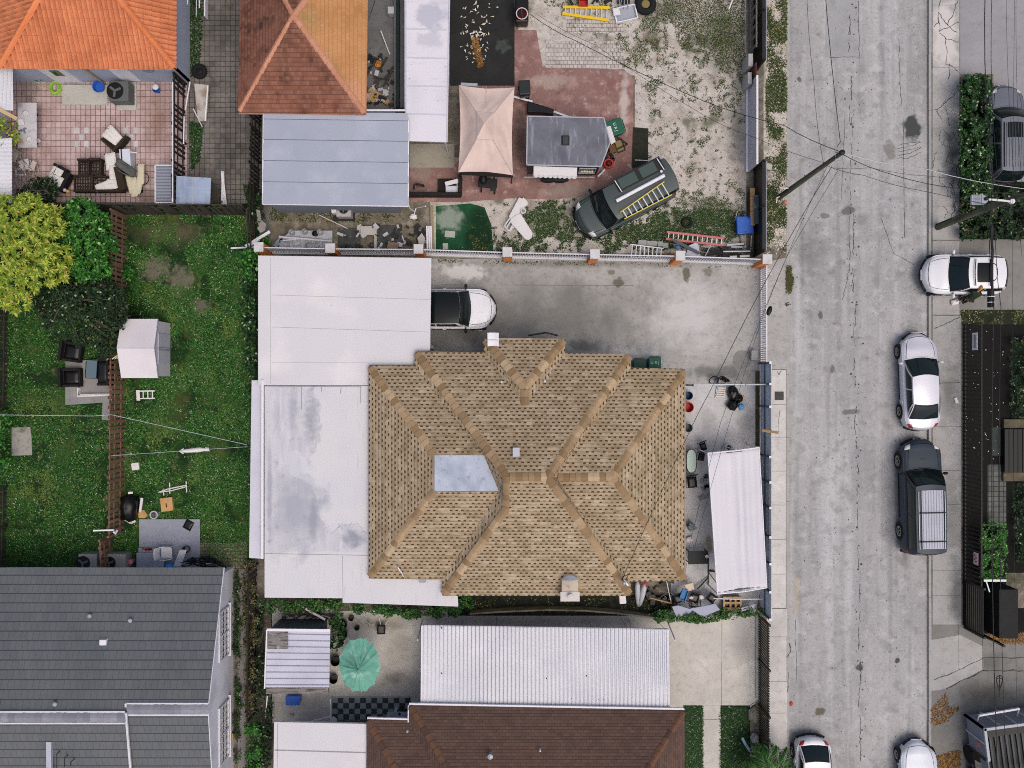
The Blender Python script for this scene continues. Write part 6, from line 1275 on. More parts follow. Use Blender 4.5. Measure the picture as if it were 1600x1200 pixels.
struct(B().prism([Vector((*gp(x,y).xy,0))for x,y in[(218,811),(313,811),(313,890),(218,890)]],0,.06).build('terrace',m_gslab,bevel=.01));b=B();b.pbox(213,864,256,892,0,.34);b.pbox(216,856,258,864,0,.2);struct(b.build('doorstep',m_gslab,bevel=.015))
b=B();soft(b,gp(295.5,820)+Vector((0,0,.1)),(.42,.46,.12),-.5);tag(b.build('seat_pad',m_bag,smooth=True),'black square seat pad on the pale grey terrace','cushion')
chair_plastic('garden_chair','white plastic chair on the grey terrace step',266,861,1.6,.06,None,None,.6)
t=th('stack_of_loungers','white slatted lounger seat leaning on the clutter at the terrace','lounger',281,868);b=B();b.grid(lambda u,v:P(lerp(lerp(281,271,v),lerp(292,283,v),u),lerp(859,884,v),lerp(.9,.4,v)),4,6);b.build('seat',m_pl,t,solid=.05);b=B()
for v in(.55,.75,.9):b.bar(P(lerp(281,271,v),lerp(859,884,v),lerp(.96,.46,v)),P(lerp(292,283,v),lerp(859,884,v),lerp(.96,.46,v)),.05,.03)
b.build('slat',plain('slat_greywhite',S(176,176,182),.5),t)
bucket(294,857,.17,.34,plain('dark_pot_green',S(30,50,48),.5),'dark green pot at the edge of the terrace, ochre foot',name='flower_pot',cat='pot')
b=B();b.ball(gp(269,883)+Vector((0,0,.3)),(.22,.2,.26),14,8);tag(b.build('blue_ball',plain('bright_blue',S(60,130,200),.4),smooth=True),'bright blue ball against the eave of the grey house','ball');b=B();b.lathe([(.11,0),(.13,.4),(.1,.42),(0,.42)],gp(208,876),14);tag(b.build('pink_tub',plain('pink_plastic',S(226,140,150),.5),smooth=True,auto=.6),'pink tub between the air conditioner and the steps','tub')
b=B()
for k in range(5):b.box(P(232+R(-7,7),858+R(-2,2),.22),(R(.1,.26),R(.06,.12),.05),R(-.4,.4))
tag(b.build('brown_cloth',plain('red_brown_cloth',S(140,82,70),.9),bevel=.01),'crumpled red brown cloth on the pale grey step','cloth')
ac_unit('grey air conditioner east of the brown fence return, below the lawn',190,875,.9,.75,m_acg,(-.28,0),rect=(1.0,.85),fr=.28);ac_unit('grey air conditioner west of the brown fence return, half under it',148,875,.9,.75,m_acg,(-.22,0),rect=(.9,.85),fr=.3)
for i,(x,y,r)in enumerate(((309,876,.2),(331,882,-.15))):
 t=th('bicycle',['black bicycle lying at the east end of the terrace','second black bicycle, between the first and the house corner'][i],'bicycle',x,y,0,'bicycles by the grey house');c=gp(x,y);ax=Vector((math.cos(r),math.sin(r),0))
 for s in(-.5,.5):b=B();b.torus(c+ax*s+Vector((0,0,.3)),.3,.03,20,6,M=rotz(r).to_3x3()@Matrix.Rotation(PI/2-.5,3,'X'));b.build('wheel',m_tyre,t)
 b=B();q=[c+ax*-.5+Vector((0,0,.3)),c+Vector((0,0,.28)),c+ax*.4+Vector((0,.18,.62)),c+ax*-.15+Vector((0,.16,.6)),c+Vector((0,0,.28))];b.tube(q,.025);b.tube([c+ax*.5+Vector((0,0,.3)),c+ax*.38+Vector((0,.2,.7))],.025);b.build('frame',m_alu if i else m_dark,t)
 b=B();b.tube([c+ax*.38+Vector((-.1,.2,.74))-ax*.1,c+ax*.38+Vector((.2,.22,.74))],.02);b.build('handlebar',m_dark,t);b=B();b.ball(c+ax*-.2+Vector((0,.18,.66)),(.14,.07,.04),8,5);b.build('saddle',m_black,t)
b=B();v=gp(322,878)
for k in range(14):b.box(v+Vector((R(-.9,.7),R(-.3,.3),R(.1,.4))),(R(.1,.3),R(.06,.2),R(.06,.3)),R(0,3))
tag(b.build('garden_clutter',m_dark,bevel=.01),'dark heap of odds and ends among the bicycles','clutter')
# ---- north lots
t=th('gazebo','beige pyramid canopy gazebo with a vented top','gazebo',760,210);ze_,zp_=2.15,3.0;q=[P(717,133,ze_),P(804,136.5,ze_),P(801.5,274,ze_),P(716,269,ze_)];top=P(757,195,zp_)
m_beige=mat('beige_canvas',S(216,194,184),.85,[('n',S(192,168,156),1.2,.45,.7,.55),('n',S(228,208,198),2,.55,.75,.5)]);vt=[top.lerp(p,.27)for p in q]
b=B()
for i in range(4):
 a,c=q[i],q[(i+1)%4];ta,tc=vt[i],vt[(i+1)%4];L=(c-a).length;ph=R(0,6)
 inw=(ta+tc-a-c).normalized()
 def f(u,v,a=a,c=c,ta=ta,tc=tc,ph=ph,inw=inw):
  p=a.lerp(c,u).lerp(ta.lerp(tc,u),v);s=math.sin(PI*u);sg=-.16*s*math.sin(PI*min(1,v+.15))*(1-v*.5)
  wr=.022*math.sin(u*16+ph+v*5+2*math.sin(v*4+ph))*s*(1-v*.4)
  return p+inw*.10*s*(1-v)*(1-v)+Vector((0,0,sg+wr))
 b.grid(f,36,18)
cn=b.build('canopy',m_beige,t,smooth=True);b=B();vq=[p+Vector((0,0,.14))+(p-top)*.12 for p in vt];tt=top+Vector((0,0,.24))
for i in range(4):b.grid(lambda u,v,i=i:vq[i].lerp(vq[(i+1)%4],u).lerp(tt,v)-Vector((0,0,.05*math.sin(PI*u)*(1-v))),8,6)
b.build('vent',m_beige,cn,smooth=True);b=B()
for i in range(4):b.tube([q[i],q[i].lerp(vt[i],.5)+Vector((0,0,.0)),vt[i]],.018)
b.bar((q[0]+q[1])/2,(vt[0]+vt[1])/2-Vector((0,0,.10)),.012,.012);b.build('seam',plain('canvas_seam',S(196,172,160),.8),cn)
for i in range(4):
 b=B();p=q[i]+(top-q[i])*.05;b.bar((p.x,p.y,0),(p.x,p.y,ze_-.03),.06);b.build('post',m_dark,t)
b=B();b.grid(lambda u,v:q[3].lerp(q[2],u)+Vector((0,.12-.02*v,-.08-.9*v)),20,4);b.build('side_wall',plain('dark_canvas',S(52,46,42),.9),t)
b=B();v=P(719,130,1.9);b.bar(P(720,131.5,1.9),P(746,133,1.9),.14,.05);tag(b.build('grey_plank',m_alu),'grey plank sticking out above the beige gazebo','plank')
t=th('wheelie_bin','black wheelie bin north of the grey food trailer','bin',818,150);b=B();c=gp(819,148);b.box(c+Vector((0,0,.5)),(.46,.6,.95),.05,taper=1.12);b.build('body',m_bag,t,bevel=.04);b=B();b.box(c+Vector((0,.02,1.02)),(.58,.74,.08),.05,taper=.9);b.build('lid',plain('bin_lid_black',S(34,42,40),.4),t,bevel=.04)
for s in(1,-1):b=B();b.lathe([(.09,-.03),(.09,.03)],c+Vector((s*.26,.3,.1)),12,M=Matrix.Rotation(PI/2,3,'Y'));b.build('wheel',m_tyre,t)
b=B();b.bar(P(803,151,.4),P(832,159,.4),.09,.06);tag(b.build('white_batten',m_trim),'white slat on the red concrete beside the black wheelie bin','slat')
b=B();b.bar(P(864,174,.3),P(890,183.5,.3),.09,.06);tag(b.build('white_batten',m_trim),'white slat poking out north of the food trailer','slat');b=B();b.prism([Vector((*gp(x,y).xy,0))for x,y in[(824,162),(865,175),(864,184),(848,181),(823,180)]],.05,.5);tag(b.build('dark_tarp',m_bag,bevel=.05),'black folded tarp against the north side of the food trailer','tarp')
def text(parent,s,loc,size,m,rot=0,name='lettering'):
 cu=bpy.data.curves.new(name,'FONT');cu.body=s;cu.size=size;cu.extrude=.003;cu.align_x='CENTER';cu.align_y='CENTER';cu.materials.append(m)
 o=bpy.data.objects.new(name,cu);me=bpy.data.meshes.new_from_object(o);bpy.data.objects.remove(o);o=bpy.data.objects.new(name,me);C.objects.link(o)
 o.parent=parent;o.location=Vector(loc)-parent.location;o.rotation_euler=(0,0,rot);return o
def cart(label,x,y,rot,w=.58,d=.62,h=1.0,mark=True,lidm=None):
 t=th('recycling_cart',label,'bin',x,y,0,'green recycling carts');c=gp(x,y);b=B();b.box(c+Vector((0,0,h/2)),(w*.85,d*.85,h),rot,taper=1.15);b.build('body',m_greenbin,t,bevel=.03);b=B();b.box(c+Vector((0,0,h+.03)),(w*1.06,d*1.08,.07),rot,taper=.93);b.build('lid',lidm or m_greenbin,t,bevel=.03)
 b=B();b.tube([c+rotz(rot).to_3x3()@Vector((-w*.4,d*.58,h-.05)),c+rotz(rot).to_3x3()@Vector((w*.4,d*.58,h-.05))],.02);b.build('handle',m_black,t)
 if mark:text(t,'U R J',c+rotz(rot).to_3x3()@Vector((0,.05,h+.075)),.2,m_pl,rot)
 return t
cart('green recycling cart behind the tan roof, white letters on its lid',1018,569,.0);cart('green recycling cart behind the tan roof, its dull lid unmarked',995,572,.05,mark=False,lidm=plain('dull_green',S(44,84,66),.6));cart('green recycling cart lying by the trailer hitch with white letters',957.5,205,-1.25,.75,.85,.6)
b=B();b.prism(px([(948,198),(954,196.5),(962,221),(955,226),(951,213)],.7),.62,.7);tag(b.build('white_sheeting',m_pl,bevel=.01),'white rounded panel leaning between the trailer and the green cart','panel')
t=th('wooden_tray','shallow dark framed wooden tray standing by the trailer hitch','tray',967,229);b=B();c=P(968,228,.5);b.box(c,(.36,.56,.03),.35);b.build('base',plain('tray_olive',S(132,116,78),.8),t);b=B();Mr=rotz(.35).to_3x3()
for s in(1,-1):b.box(c+Mr@Vector((s*.19,0,.03)),(.04,.6,.09),.35);b.box(c+Mr@Vector((0,s*.29,.032)),(.36,.04,.09),.35)
b.build('rim',m_dkw,t);b=B();b.box(P(957,234,.3),(.36,.4,.5),.2);tag(b.build('brown_crate',plain('brown_crate',S(104,74,46),.8),bevel=.02),'small brown crate between the wooden tray and the trailer','crate');bucket(958,240,.14,.5,plain('pale_tub',S(196,204,212),.4),'pale round tub by the trailer hitch',name='tub')
t=th('hose_reel','red hose reel on the concrete by the trailer corner','hose reel',950,257);b=B();c=gp(950,257)+Vector((0,0,.16));b.torus(c,.2,.05,20,8);b.torus(c+Vector((0,0,.08)),.2,.05,20,8);b.build('hose',m_redp,t,smooth=True);b=B();b.lathe([(.1,-.1),(.1,.15),(.04,.18),(0,.18)],c,12);b.build('drum',plain('drum_dark',S(70,40,36),.6),t)
b=B()
for k in range(9):b.box(gp(950+R(-6,10),249+R(-8,6))+Vector((0,0,.12)),(R(.1,.3),R(.08,.2),.22),R(0,3))
tag(b.build('dark_tools',m_dark,bevel=.02),'dark tools heaped at the nose of the food trailer','tools');b=B();b.tube([P(934,276,.3),P(945,265,.3)],.05);tag(b.build('white_tube',m_pl),'short white tube on the ground south of the trailer nose','tube')
t=th('ground_mat','dark green mat at the edge of the red concrete, by the van','mat',1000,232);b=B();b.prism([Vector((*gp(x,y).xy,0))for x,y in[(989,199),(1013,201),(1012,262),(987,262)]],0,.04);b.build('rug',mat('mat_dark_green',S(44,46,36),.95,[('n',S(26,28,20),4,.45,.7,.7)]),t);b=B();b.tube([P(992,250,.06),P(1012,251,.06)],.025);b.build('edge_rod',m_pl,t)
ladder('ladder','bright yellow ladder lying on the brick pavers at the top edge',P(879,16,.12),P(952,22,.12),.32,.62,0,0,9,m_yel2,m_aluw,(0,0,1),'ladders',.13,.06)
t=th('steel_sink','pale steel tray lying in the sandy yard near the yellow ladder','sink',977,25);b=B();c=gp(977,23)+Vector((0,0,.12));b.box(c-Vector((0,0,.1)),(1.05,.68,.03),.22);b.build('base',plain('steel_grey',S(160,166,176),.4),t);b=B();Mr=rotz(.22).to_3x3()
for s in(1,-1):b.box(c+Mr@Vector((s*.52,0,-.02)),(.06,.7,.2),.22);b.box(c+Mr@Vector((0,s*.34,-.018)),(1.0,.05,.2),.22)
b.build('rim',m_trim,t,bevel=.01);b=B();b.box(P(963,18.5,.3),(.34,.36,.1),.16);b.box(P(963,18.5,.36),(.28,.3,.03),.16);tag(b.build('white_box',m_pl,bevel=.02),'white square box on the corner of the steel tray','box')
tyre(1008,9,.5,.34,'large black tyre at the top edge of the sandy yard',rim=plain('wheel_brass',S(130,116,66),.6));tyre(1073,348,.28,.16,'small tyre lying in the weeds near the red ladder',rim=None)
t=th('crate','red plastic crate above the yellow ladder at the top edge','crate',912,7);b=B();c=gp(911,7)+Vector((0,0,.18));b.box(c-Vector((0,0,.15)),(.44,.34,.03));b.build('base',m_redp,t);b=B()
for s in(1,-1):b.box(c+Vector((s*.21,0,0)),(.03,.34,.3));b.box(c+Vector((0,s*.16,.003)),(.4,.03,.3))
b.build('side',m_redp,t)
b=B()
for k in range(16):b.box(gp(R(880,1000),R(-8,6))+Vector((0,0,R(.05,.25))),(R(.1,.5),R(.06,.3),R(.05,.4)),R(0,3))
tag(b.build('scrap_pile',m_dark,bevel=.01),'dark scrap pile behind the yellow ladder along the top edge','scrap')
b=B()
for k in range(4):b.tube([P(968+k*4,-4,.5),P(966+k*5+R(-3,3),14,.1)],.022)
tag(b.build('frame_rods',m_alu),'grey rod frame leaning above the steel tray','rods')
t=th('wheelbarrow_bin','black bin bag holder with a white and red bicycle wheel on top','bin',815,25);b=B();c=gp(815,26);b.box(c+Vector((0,0,.45)),(.6,1.1,.9),taper=1.1);b.build('body',m_bag,t,bevel=.08);b=B();b.torus(P(815.5,21,.98),.27,.02,26,6);b.build('wheel_rim',m_pl,t);b=B();b.torus(P(815.5,21,.96),.235,.012,26,6);b.tube([P(815,15,.97),P(816,27,.97)],.012);b.build('wheel_spokes',m_redp,t)
t=th('sun_lounger','white plastic sun lounger lying bent on the weedy yard','lounger',808,342);b=B();pts=[(789,352),(793,341),(800,325),(812,309),(822,309),(825,317),(818,326),(812,335)]
b.prism(px([(795,338),(811,308),(816,310),(818,308),(824,314),(825,319),(821,322),(812,332),(803,346)],.28),.2,.28);b.prism(px([(797,343),(806,336),(813,333),(832,363),(831,371),(826,375),(821,374),(799,349)],.34),.26,.34);b.build('seat',m_pl,t,bevel=.02)
b=B();b.torus(P(817.5,329.5,.36),.11,.03,16,8);b.build('cup_holder',m_pl,t,smooth=True)
b=B()
for q in([(797,340),(788,353)],[(803,347),(796,361)],[(788,353),(796,362)],[(800,342),(792,355)],[(796,361),(803,354)]):b.tube([P(*q[0],.3),P(*q[1],.34)],.04)
b.build('frame',m_pl,t)
t=th('barbecue','small black barbecue on legs south of the beige gazebo','barbecue',761,290);b=B();b.box(P(762,286,.8),(.9,.45,.2),-.1);b.ball(P(755,279,.9),(.2,.3,.2),12,8);b.build('firebox',m_blkiron,t,bevel=.04);b=B()
for x,y in((752,300),(773,303),(752,284),(772,288)):b.tube([P(x,y-12,.75),P(x,y,.02)],.04)
b.build('leg',m_blkiron,t);b=B();b.box(P(771,290,.8),(.3,.5,.04),-.1);b.build('side_shelf',m_dark,t)
t=th('planter_wall','long low dark timber planter south of the beige slab','planter',680,306);b=B();b.pbox(636,300,720,305,0,.62);b.pbox(716,272,721,302,0,.62);b.pbox(684,279,716,300,0,.14);b.build('side',plain('planter_dark',S(36,34,30),.9),t,bevel=.02);b=B();b.bar(P(636,303.5,.64),P(719,303.5,.64),.1,.04);b.build('capping',m_dkw,t)
t=th('folded_table','white folding table collapsed inside the dark planter','table',706,291);b=B();b.box(P(706,285,.5),(.66,.2,.04),.25);b.build('table_top',m_pl,t);b=B();b.box(P(706,296,.3),(.6,.34,.08),.03);b.build('shelf',plain('fold_white',S(206,208,218),.5),t,bevel=.02);b=B();b.tube([P(714,287,.5),P(716,294,.2)],.03);b.build('leg',m_pl,t)
b=B();b.tube([gp(648,298)+Vector((0,0,.3)),gp(648,292)+Vector((0,0,.4)),gp(652,290)+Vector((0,0,.4)),gp(664,292)+Vector((0,0,.4))],.04);b.tube([gp(652,293)+Vector((0,0,.4)),gp(665,294)+Vector((0,0,.4))],.025);tag(b.build('hand_tool',m_dark),'dark long handled tool on the red concrete near the planter','tool')
for i,(x,y,w,h,r)in enumerate(((703,366,16,10,-.08),(696,385,8.5,10,.05))):b=B();b.box(gp(x,y)+Vector((0,0,.03)),(w/K,h/K,.05),r);tag(b.build('paving_slab',m_step,bevel=.015),['oblong white paving slab on the green carpet','small square white slab near the edge of the green carpet'][i],'slab','slabs on the green carpet')
b=B();b.bar(P(674.5,322,.1),P(677,392,.1),.12,.1);tag(b.build('carpet_edge',plain('edge_tan',S(150,140,112),.9)),'long tan edging board on the west side of the green carpet','edging')
ac_unit('air conditioner with a pale top under the south eave of the panel roof',541,331,.72,.7,plain('ac_pale',S(176,172,172),.6),(0,0),fr=.2);b=B();b.pbox(520.5,317,554,344.5,0,.12);tag(b.build('pad',m_dark),'dark pad under the air conditioner at the panel roof eave','pad');b=B();b.box(P(523,328,.6),(.24,.4,.6),.12);tag(b.build('white_can',m_pl,bevel=.02),'narrow white can beside the air conditioner at the panel roof','can')
b=B();b.tube([P(499,336,.05),P(543,357,.3)],.022);tag(b.build('white_rod',m_pl),'thin white rod lying diagonally on the rubble','rod')
t=th('junk_tray','pale flat trailer bed piled with buckets, a sink and pipes','junk',478,376);m_junk=mat('pale_junk',S(186,186,190),.7,[('n',S(140,142,150),2,.45,.7,.7),('n',S(206,206,210),4,.55,.75,.5)])
b=B();b.prism(px([(456,360),(519,360),(519,392),(455,392),(436,386),(436,374)],.3),.1,.3);b.build('base',m_junk,t,bevel=.02)
b=B();b.grid(lambda u,v:P(lerp(438,457,u),lerp(375,389,v),.42-.16*math.sin(PI*u)*math.sin(PI*v)),6,6);b.grid(lambda u,v:P(lerp(478,494,u),lerp(380,390,v),.45+.12*math.sin(PI*u)*math.sin(PI*v)),6,6);b.build('basin',plain('basin_grey',S(158,160,168),.5),t,smooth=True,solid=.02)
b=B();b.tube([P(436,370,.5),P(519,377,.5)],.06);b.tube([P(442,376,.5),P(470,373,.5)],.045);b.tube([P(494,390,.4),P(512,380,.45),P(518,372,.4)],.02);b.build('pipe',plain('pipe_grey',S(200,200,206),.6),t)
b=B()
for k in range(22):x,y=R(455,518),R(378,391);b.box(P(x,y,.38),(R(.06,.3),R(.05,.2),R(.03,.14)),R(0,3))
b.build('scraps',m_junk,t)
for x,y,lb in((460,366,'westernmost on the junk tray'),(480,365,'in the middle row of the junk tray'),(496,368,'showing a black mouth on the junk tray'),(504,366,'easternmost on the junk tray')):bucket(x,y,.13,.34,m_junk if 'black' not in lb else m_dark,f'small grey bucket {lb}',.3,group='buckets on the junk tray')
b=B();b.prism(px([(426,383),(437,369),(443,373),(432,388)],.3),.2,.3);tag(b.build('leaning_sheet',plain('panel_slate',S(134,142,156),.6),bevel=.02),'grey panel leaning west of the junk tray','panel')
b=B();b.bar(P(384,385,.9),P(422,362,.9),.13,.12);tag(b.build('white_beam',m_trim),'white beam lying aslant on the fence corner','beam','white beams at the fence corner');b=B();b.bar(P(361,388,.8),P(404,386,.8),.07,.1);tag(b.build('white_beam',m_trim),'thin white beam pointing west over the lawn corner','beam','white beams at the fence corner');b=B();b.bar(P(392,383,.9),P(405,374,.9),.1,.1);tag(b.build('white_beam',m_trim),'shortest white beam beside the aslant one','beam','white beams at the fence corner')
b=B();b.prism(px([(400,327),(406,328),(408,343),(416,350),(414,360),(407,364),(402,358),(402,345)],.8),.7,.8);tag(b.build('grey_board',mat('warped_board',S(150,144,140),.9,[('n',S(116,108,102),2,.45,.7,.6)]),bevel=.02),'warped grey board leaning at the fence corner','board')
b=B()
for k in range(70):
 x,y=R(528,668),R(352,393);s=R(.06,.34);b.box(gp(x,y)+Vector((0,0,R(.04,.3))),(s,s*R(.2,.8),R(.03,.2)),R(0,3),mi=random.choice((0,0,0,1,1,2)))
tag(b.build('scrap_heap',[m_dark,m_junk,m_old],bevel=.005),'dark scrap heap of metal and boards west of the green carpet','scrap')
b=B();b.box(gp(568,360)+Vector((0,0,.1)),(.62,.4,.12),0);b.pbox(584,356,588.5,392,0,.2);b.pbox(563,353,587,367,.06,.24);tag(b.build('concrete_slab',m_step,bevel=.02),'pale concrete slab lying on the dark scrap heap','slab');B_=B().pbox(528,356,563,390,0,.05);b=B();b.pbox(590,352,628,390,0,.06);m_ds=(mat('dark_sheet',S(70,72,70),.7,[('n',S(40,42,42),3,.45,.7,.7),('n',S(150,150,148),5,.62,.75,.6)]));tag(b.build('dark_sheet',m_ds),'dark speckled sheet under the east end of the scrap heap','sheet','dark sheets');tag(B_.build('dark_sheet',m_ds),'dark speckled sheet beside the junk tray','sheet','dark sheets')
b=B();b.box(P(614,384,.4),(.52,.34,.1),-.2);tag(b.build('wood_offcut',plain('offcut_brown',S(130,112,98),.8),bevel=.01),'brown wooden offcut near the railing in the scrap heap','offcut')
b=B()
for k in range(3):b.bar(P(667+k*3.2,353,.5),P(668+k*3,389,.3),.07,.06)
tag(b.build('white_battens',m_trim),'three white battens standing beside the green carpet edging','battens');b=B();b.prism(px([(652,372),(659,364),(664,372),(662,385),(656,388)],.4),.3,.4);tag(b.build('broken_tile',m_step),'broken pale tile in the scrap heap near the battens','tile')
b=B();b.tube([P(665,322,1.2),P(650,325,.3),P(646,338,.1)],.03);b.ball(gp(646,339)+Vector((0,0,.1)),(.2,.14,.1),10,6,jit=.4);tag(b.build('drain_rag',m_pl),'white rag at the foot of the panel roof downpipe','rag')
ladder('ladder','bare aluminium step ladder leaning behind the white railing',P(984,392,.5),P(1036,396,.4),.62,.48,0,0,8,m_aluw,m_aluw,(0,0,1),'ladders',.05,.07)
ladder('ladder','faded red extension ladder lying on the weeds',P(1041,368,.2),P(1131,378,.2),.34,.34,0,0,12,m_redl,m_aluw,(0,0,1),'ladders',.10,.07)
for i,(x,y)in enumerate(((1003,380),(1014,381),(1022,381),(1031,382),(1039,384))):
 b=B();c=gp(x,y)+Vector((0,0,.1));b.box(c,(.26 if i else .4,.24,.19),R(-.1,.1));b.box(c+Vector((0,0,.1)),(.16,.14,.01));tag(b.build('concrete_block',plain('block_grey',S(166,166,164),.9),bevel=.01),['longest grey block at the west end of the block row','second grey block of the row behind the step ladder','middle grey block of the row behind the step ladder','fourth grey block of the row behind the step ladder','grey block at the east end of the block row'][i],'block','concrete blocks in a row')
b=B();b.prism(px([(1076,384),(1086,379),(1091,381),(1095,402),(1080,404),(1072,398)],.5),.4,.5);tag(b.build('white_sheet',plain('pale_sheet',S(192,192,204),.5),bevel=.01),'pale sheet metal offcut under a dark grey bar','sheet');b=B();b.bar(P(1052,375,.6),P(1093,396,.6),.14,.08);tag(b.build('grey_bar',plain('bar_slate',S(76,84,90),.5)),'dark slate grey bar lying across the pale sheet','bar')
b=B();b.tube([P(1070,390,.6),P(1073,400,.6),P(1080,403,.6)],.02);b.tube([P(1102,400,.4),P(1110,384,.4)],.03);tag(b.build('loose_wire',m_alu),'loose bent wire and rod by the pale sheet','wire scrap');b=B();b.ball(gp(1057,388)+Vector((0,0,.3)),(.14,.12,.16),12,8);tag(b.build('blue_jug',plain('jug_blue',S(96,130,190),.4),smooth=True),'blue jug next to the pillar between the ladders','jug')
for i,(x0,x1,y,r)in enumerate(((1140,1151,401.5,.06),(1156,1171,400.5,.065),(1130,1172,393,.035))):b=B();b.tube([P(x0,y,.4),P(x1,y-.6,.4)],r,10);tag(b.build('white_tube',m_pl,smooth=True,auto=.7),['short white tube at the west in the tube stack by the corner pillar','thick white tube at the east in the tube stack by the corner pillar','longest thin white tube behind the tube stack by the corner pillar'][i],'tube','tubes near the corner pillar')
b=B()
for k in range(26):b.bar(P(R(1095,1150),R(385,403),R(.1,.3)),P(R(1120,1178),R(385,403),R(.1,.4)),R(.03,.07))
tag(b.build('scrap_bars',m_dark),'dark scrap bars behind the white railing by the corner','scrap');b=B();b.bar(P(1136,383,.3),P(1162,381,.3),.09,.05);b.bar(P(1142,386,.3),P(1160,386,.3),.06,.05);tag(b.build('pale_laths',m_alu),'two pale slats east of the red ladder end','slats')
t=th('storage_tub','blue plastic storage tub with a ribbed lid near the black fence','tub',1160,354);b=B();c=gp(1160,354.5);b.box(c+Vector((0,0,.25)),(.72,.78,.5),.06,taper=1.06);b.build('body',plain('tub_blue_dark',S(36,80,160),.4),t,bevel=.05);b=B();b.box(c+Vector((0,0,.53)),(.84,.88,.07),.06,taper=.94);b.build('lid',m_bluep2,t,bevel=.03);b=B()
for s in(.6,.34):b.torus(c+Vector((0,0,.565)),s*.5,.015,4,6,M=rotz(PI/4+.06).to_3x3())
b.build('lid_rib',plain('tub_blue_light',S(84,136,214),.4),t)
for i,(x0,y0,x1,y1,z,m,lb)in enumerate(((1184,282,1194,304,.6,m_wood,'ochre board highest up against the black fence'),(1172.5,294,1180,352,.5,m_wood,'longest ochre board leaning by the blue tub'),(1184,330,1194,368,.5,m_wood,'lowest ochre board against the black fence'),(1168,300,1171.5,340,.5,m_dkw,'dark narrow board beside the longest ochre board'),(1178.5,305,1187,350,.8,mat('grimy_glass',S(60,66,72),.3,[('n',S(140,144,150),3,.55,.7,.6)]),'grimy grey glass sheet between the ochre boards'))):b=B();b.add([P(x0,y0,z),P(x1,y0,z+.15),P(x1,y1,z+.15),P(x0,y1,z)],[(3,2,1,0)]);tag(b.build('leaning_board',m,solid=-.05),lb,'board','boards leaning on the black fence')
b=B();b.tube([P(1152,330,.6),P(1148,345,.05)],.02);b.tube([P(1174,368,.5),P(1173,392,.1)],.02);tag(b.build('thin_rod',m_pl),'thin pale rods leaning by the blue tub','rods');b=B();b.bar(P(1193,258,.9),P(1205,262,.7),.3,.2);tag(b.build('stone_lump',m_step,bevel=.05),'pale lump of stone in the verge behind the black fence','stone')
# ---- front patio
for i,(x,y,r,z)in enumerate(((1143,614,(.28,.34,.26),0),(1152,622,(.24,.22,.22),0),(1143,633,(.27,.25,.24),0))):b=B();c=gp(x,y);b.ball(c+Vector((0,0,r[2]*.9)),r,16,10,jit=.4);b.ball(c+Vector((R(-.1,.1),R(-.1,.1),r[2]*1.9)),(.07,.06,.09),8,6);tag(b.build('rubbish_bag',m_bag,smooth=True),['tall black rubbish bag on the front patio, northernmost','black rubbish bag with an orange scrap, nearest the panel fence','round black rubbish bag beside the small blue bag'][i],'rubbish bag','black rubbish bags')
b=B();b.ball(gp(1157,635.5)+Vector((0,0,.12)),(.14,.15,.13),12,8,jit=.4);tag(b.build('blue_bag',plain('light_blue_film',S(96,160,220),.4),smooth=True),'small light blue bag beside the black rubbish bags','bag');b=B();b.ball(gp(1158,619)+Vector((0,0,.4)),(.06,.06,.05),8,6,jit=.3);tag(b.build('orange_scrap',plain('orange_scrap',S(206,130,80),.7)),'orange scrap peeping from a black rubbish bag','scrap')
t=th('chair_mat','pale slatted folding chair lying flat on the front patio','chair',1126,613);b=B()
for k in range(5):b.box(gp(1127-k*.8,606.5+k*3.2)+Vector((0,0,.12)),(.38,.075,.03),-.06)
b.build('slat',plain('slat_cream',S(214,206,200),.6),t);b=B();b.tube([gp(1120,604)+Vector((0,0,.1)),gp(1117,622)+Vector((0,0,.05))],.02);b.tube([gp(1133,604)+Vector((0,0,.1)),gp(1130,622)+Vector((0,0,.05))],.02);b.build('frame',m_alu,t)
t=th('bicycle','dark bicycle lying against the pipe rail of the front patio','bicycle',1121,595)
for x in(1114,1126):b=B();b.torus(gp(x,594.5)+Vector((0,0,.22)),.22,.028,18,6,M=Matrix.Rotation(.5,3,'X'));b.build('wheel',m_tyre,t)
b=B();b.tube([gp(1114,594)+Vector((0,0,.25)),gp(1120,591)+Vector((0,0,.4)),gp(1126,594)+Vector((0,0,.25))],.025);b.tube([gp(1117,590)+Vector((0,0,.45)),gp(1120,598)+Vector((0,0,.3))],.02);b.build('frame',plain('frame_navy',S(40,48,70),.4),t)
b=B()
for k in range(9):b.ball(gp(1128+R(0,9),593+R(-2,3))+Vector((0,0,.08)),(R(.06,.13),R(.06,.1),.09),8,5,jit=.4)
tag(b.build('dark_rags',m_bag),'dark rags next to the bicycle on the front patio','rags')
t=th('oval_table','pale green oval table with a dark rim beside the tan roof','table',1080,720);c=P(1080.5,720.5,.74);b=B();pts=[]
for k in range(32):a=2*PI*k/32;pts.append((c.x+.24*math.copysign(abs(math.cos(a))**.8,math.cos(a)),c.y+.56*math.copysign(abs(math.sin(a))**.7,math.sin(a))))
b.prism(pts,.72,.745);b.build('table_top',mat('mint_top',S(172,196,186),.3,[]),t);b=B();b.tube([(x,y,.735)for x,y in pts]+[(*pts[0],.735)],.022);b.build('rim',m_dark,t)
for sx in(1,-1):
 for sy in(1,-1):b=B();b.tube([(c.x+sx*.15,c.y+sy*.38,.72),(c.x+sx*.2,c.y+sy*.5,0)],.02);b.build('leg',m_dark,t)
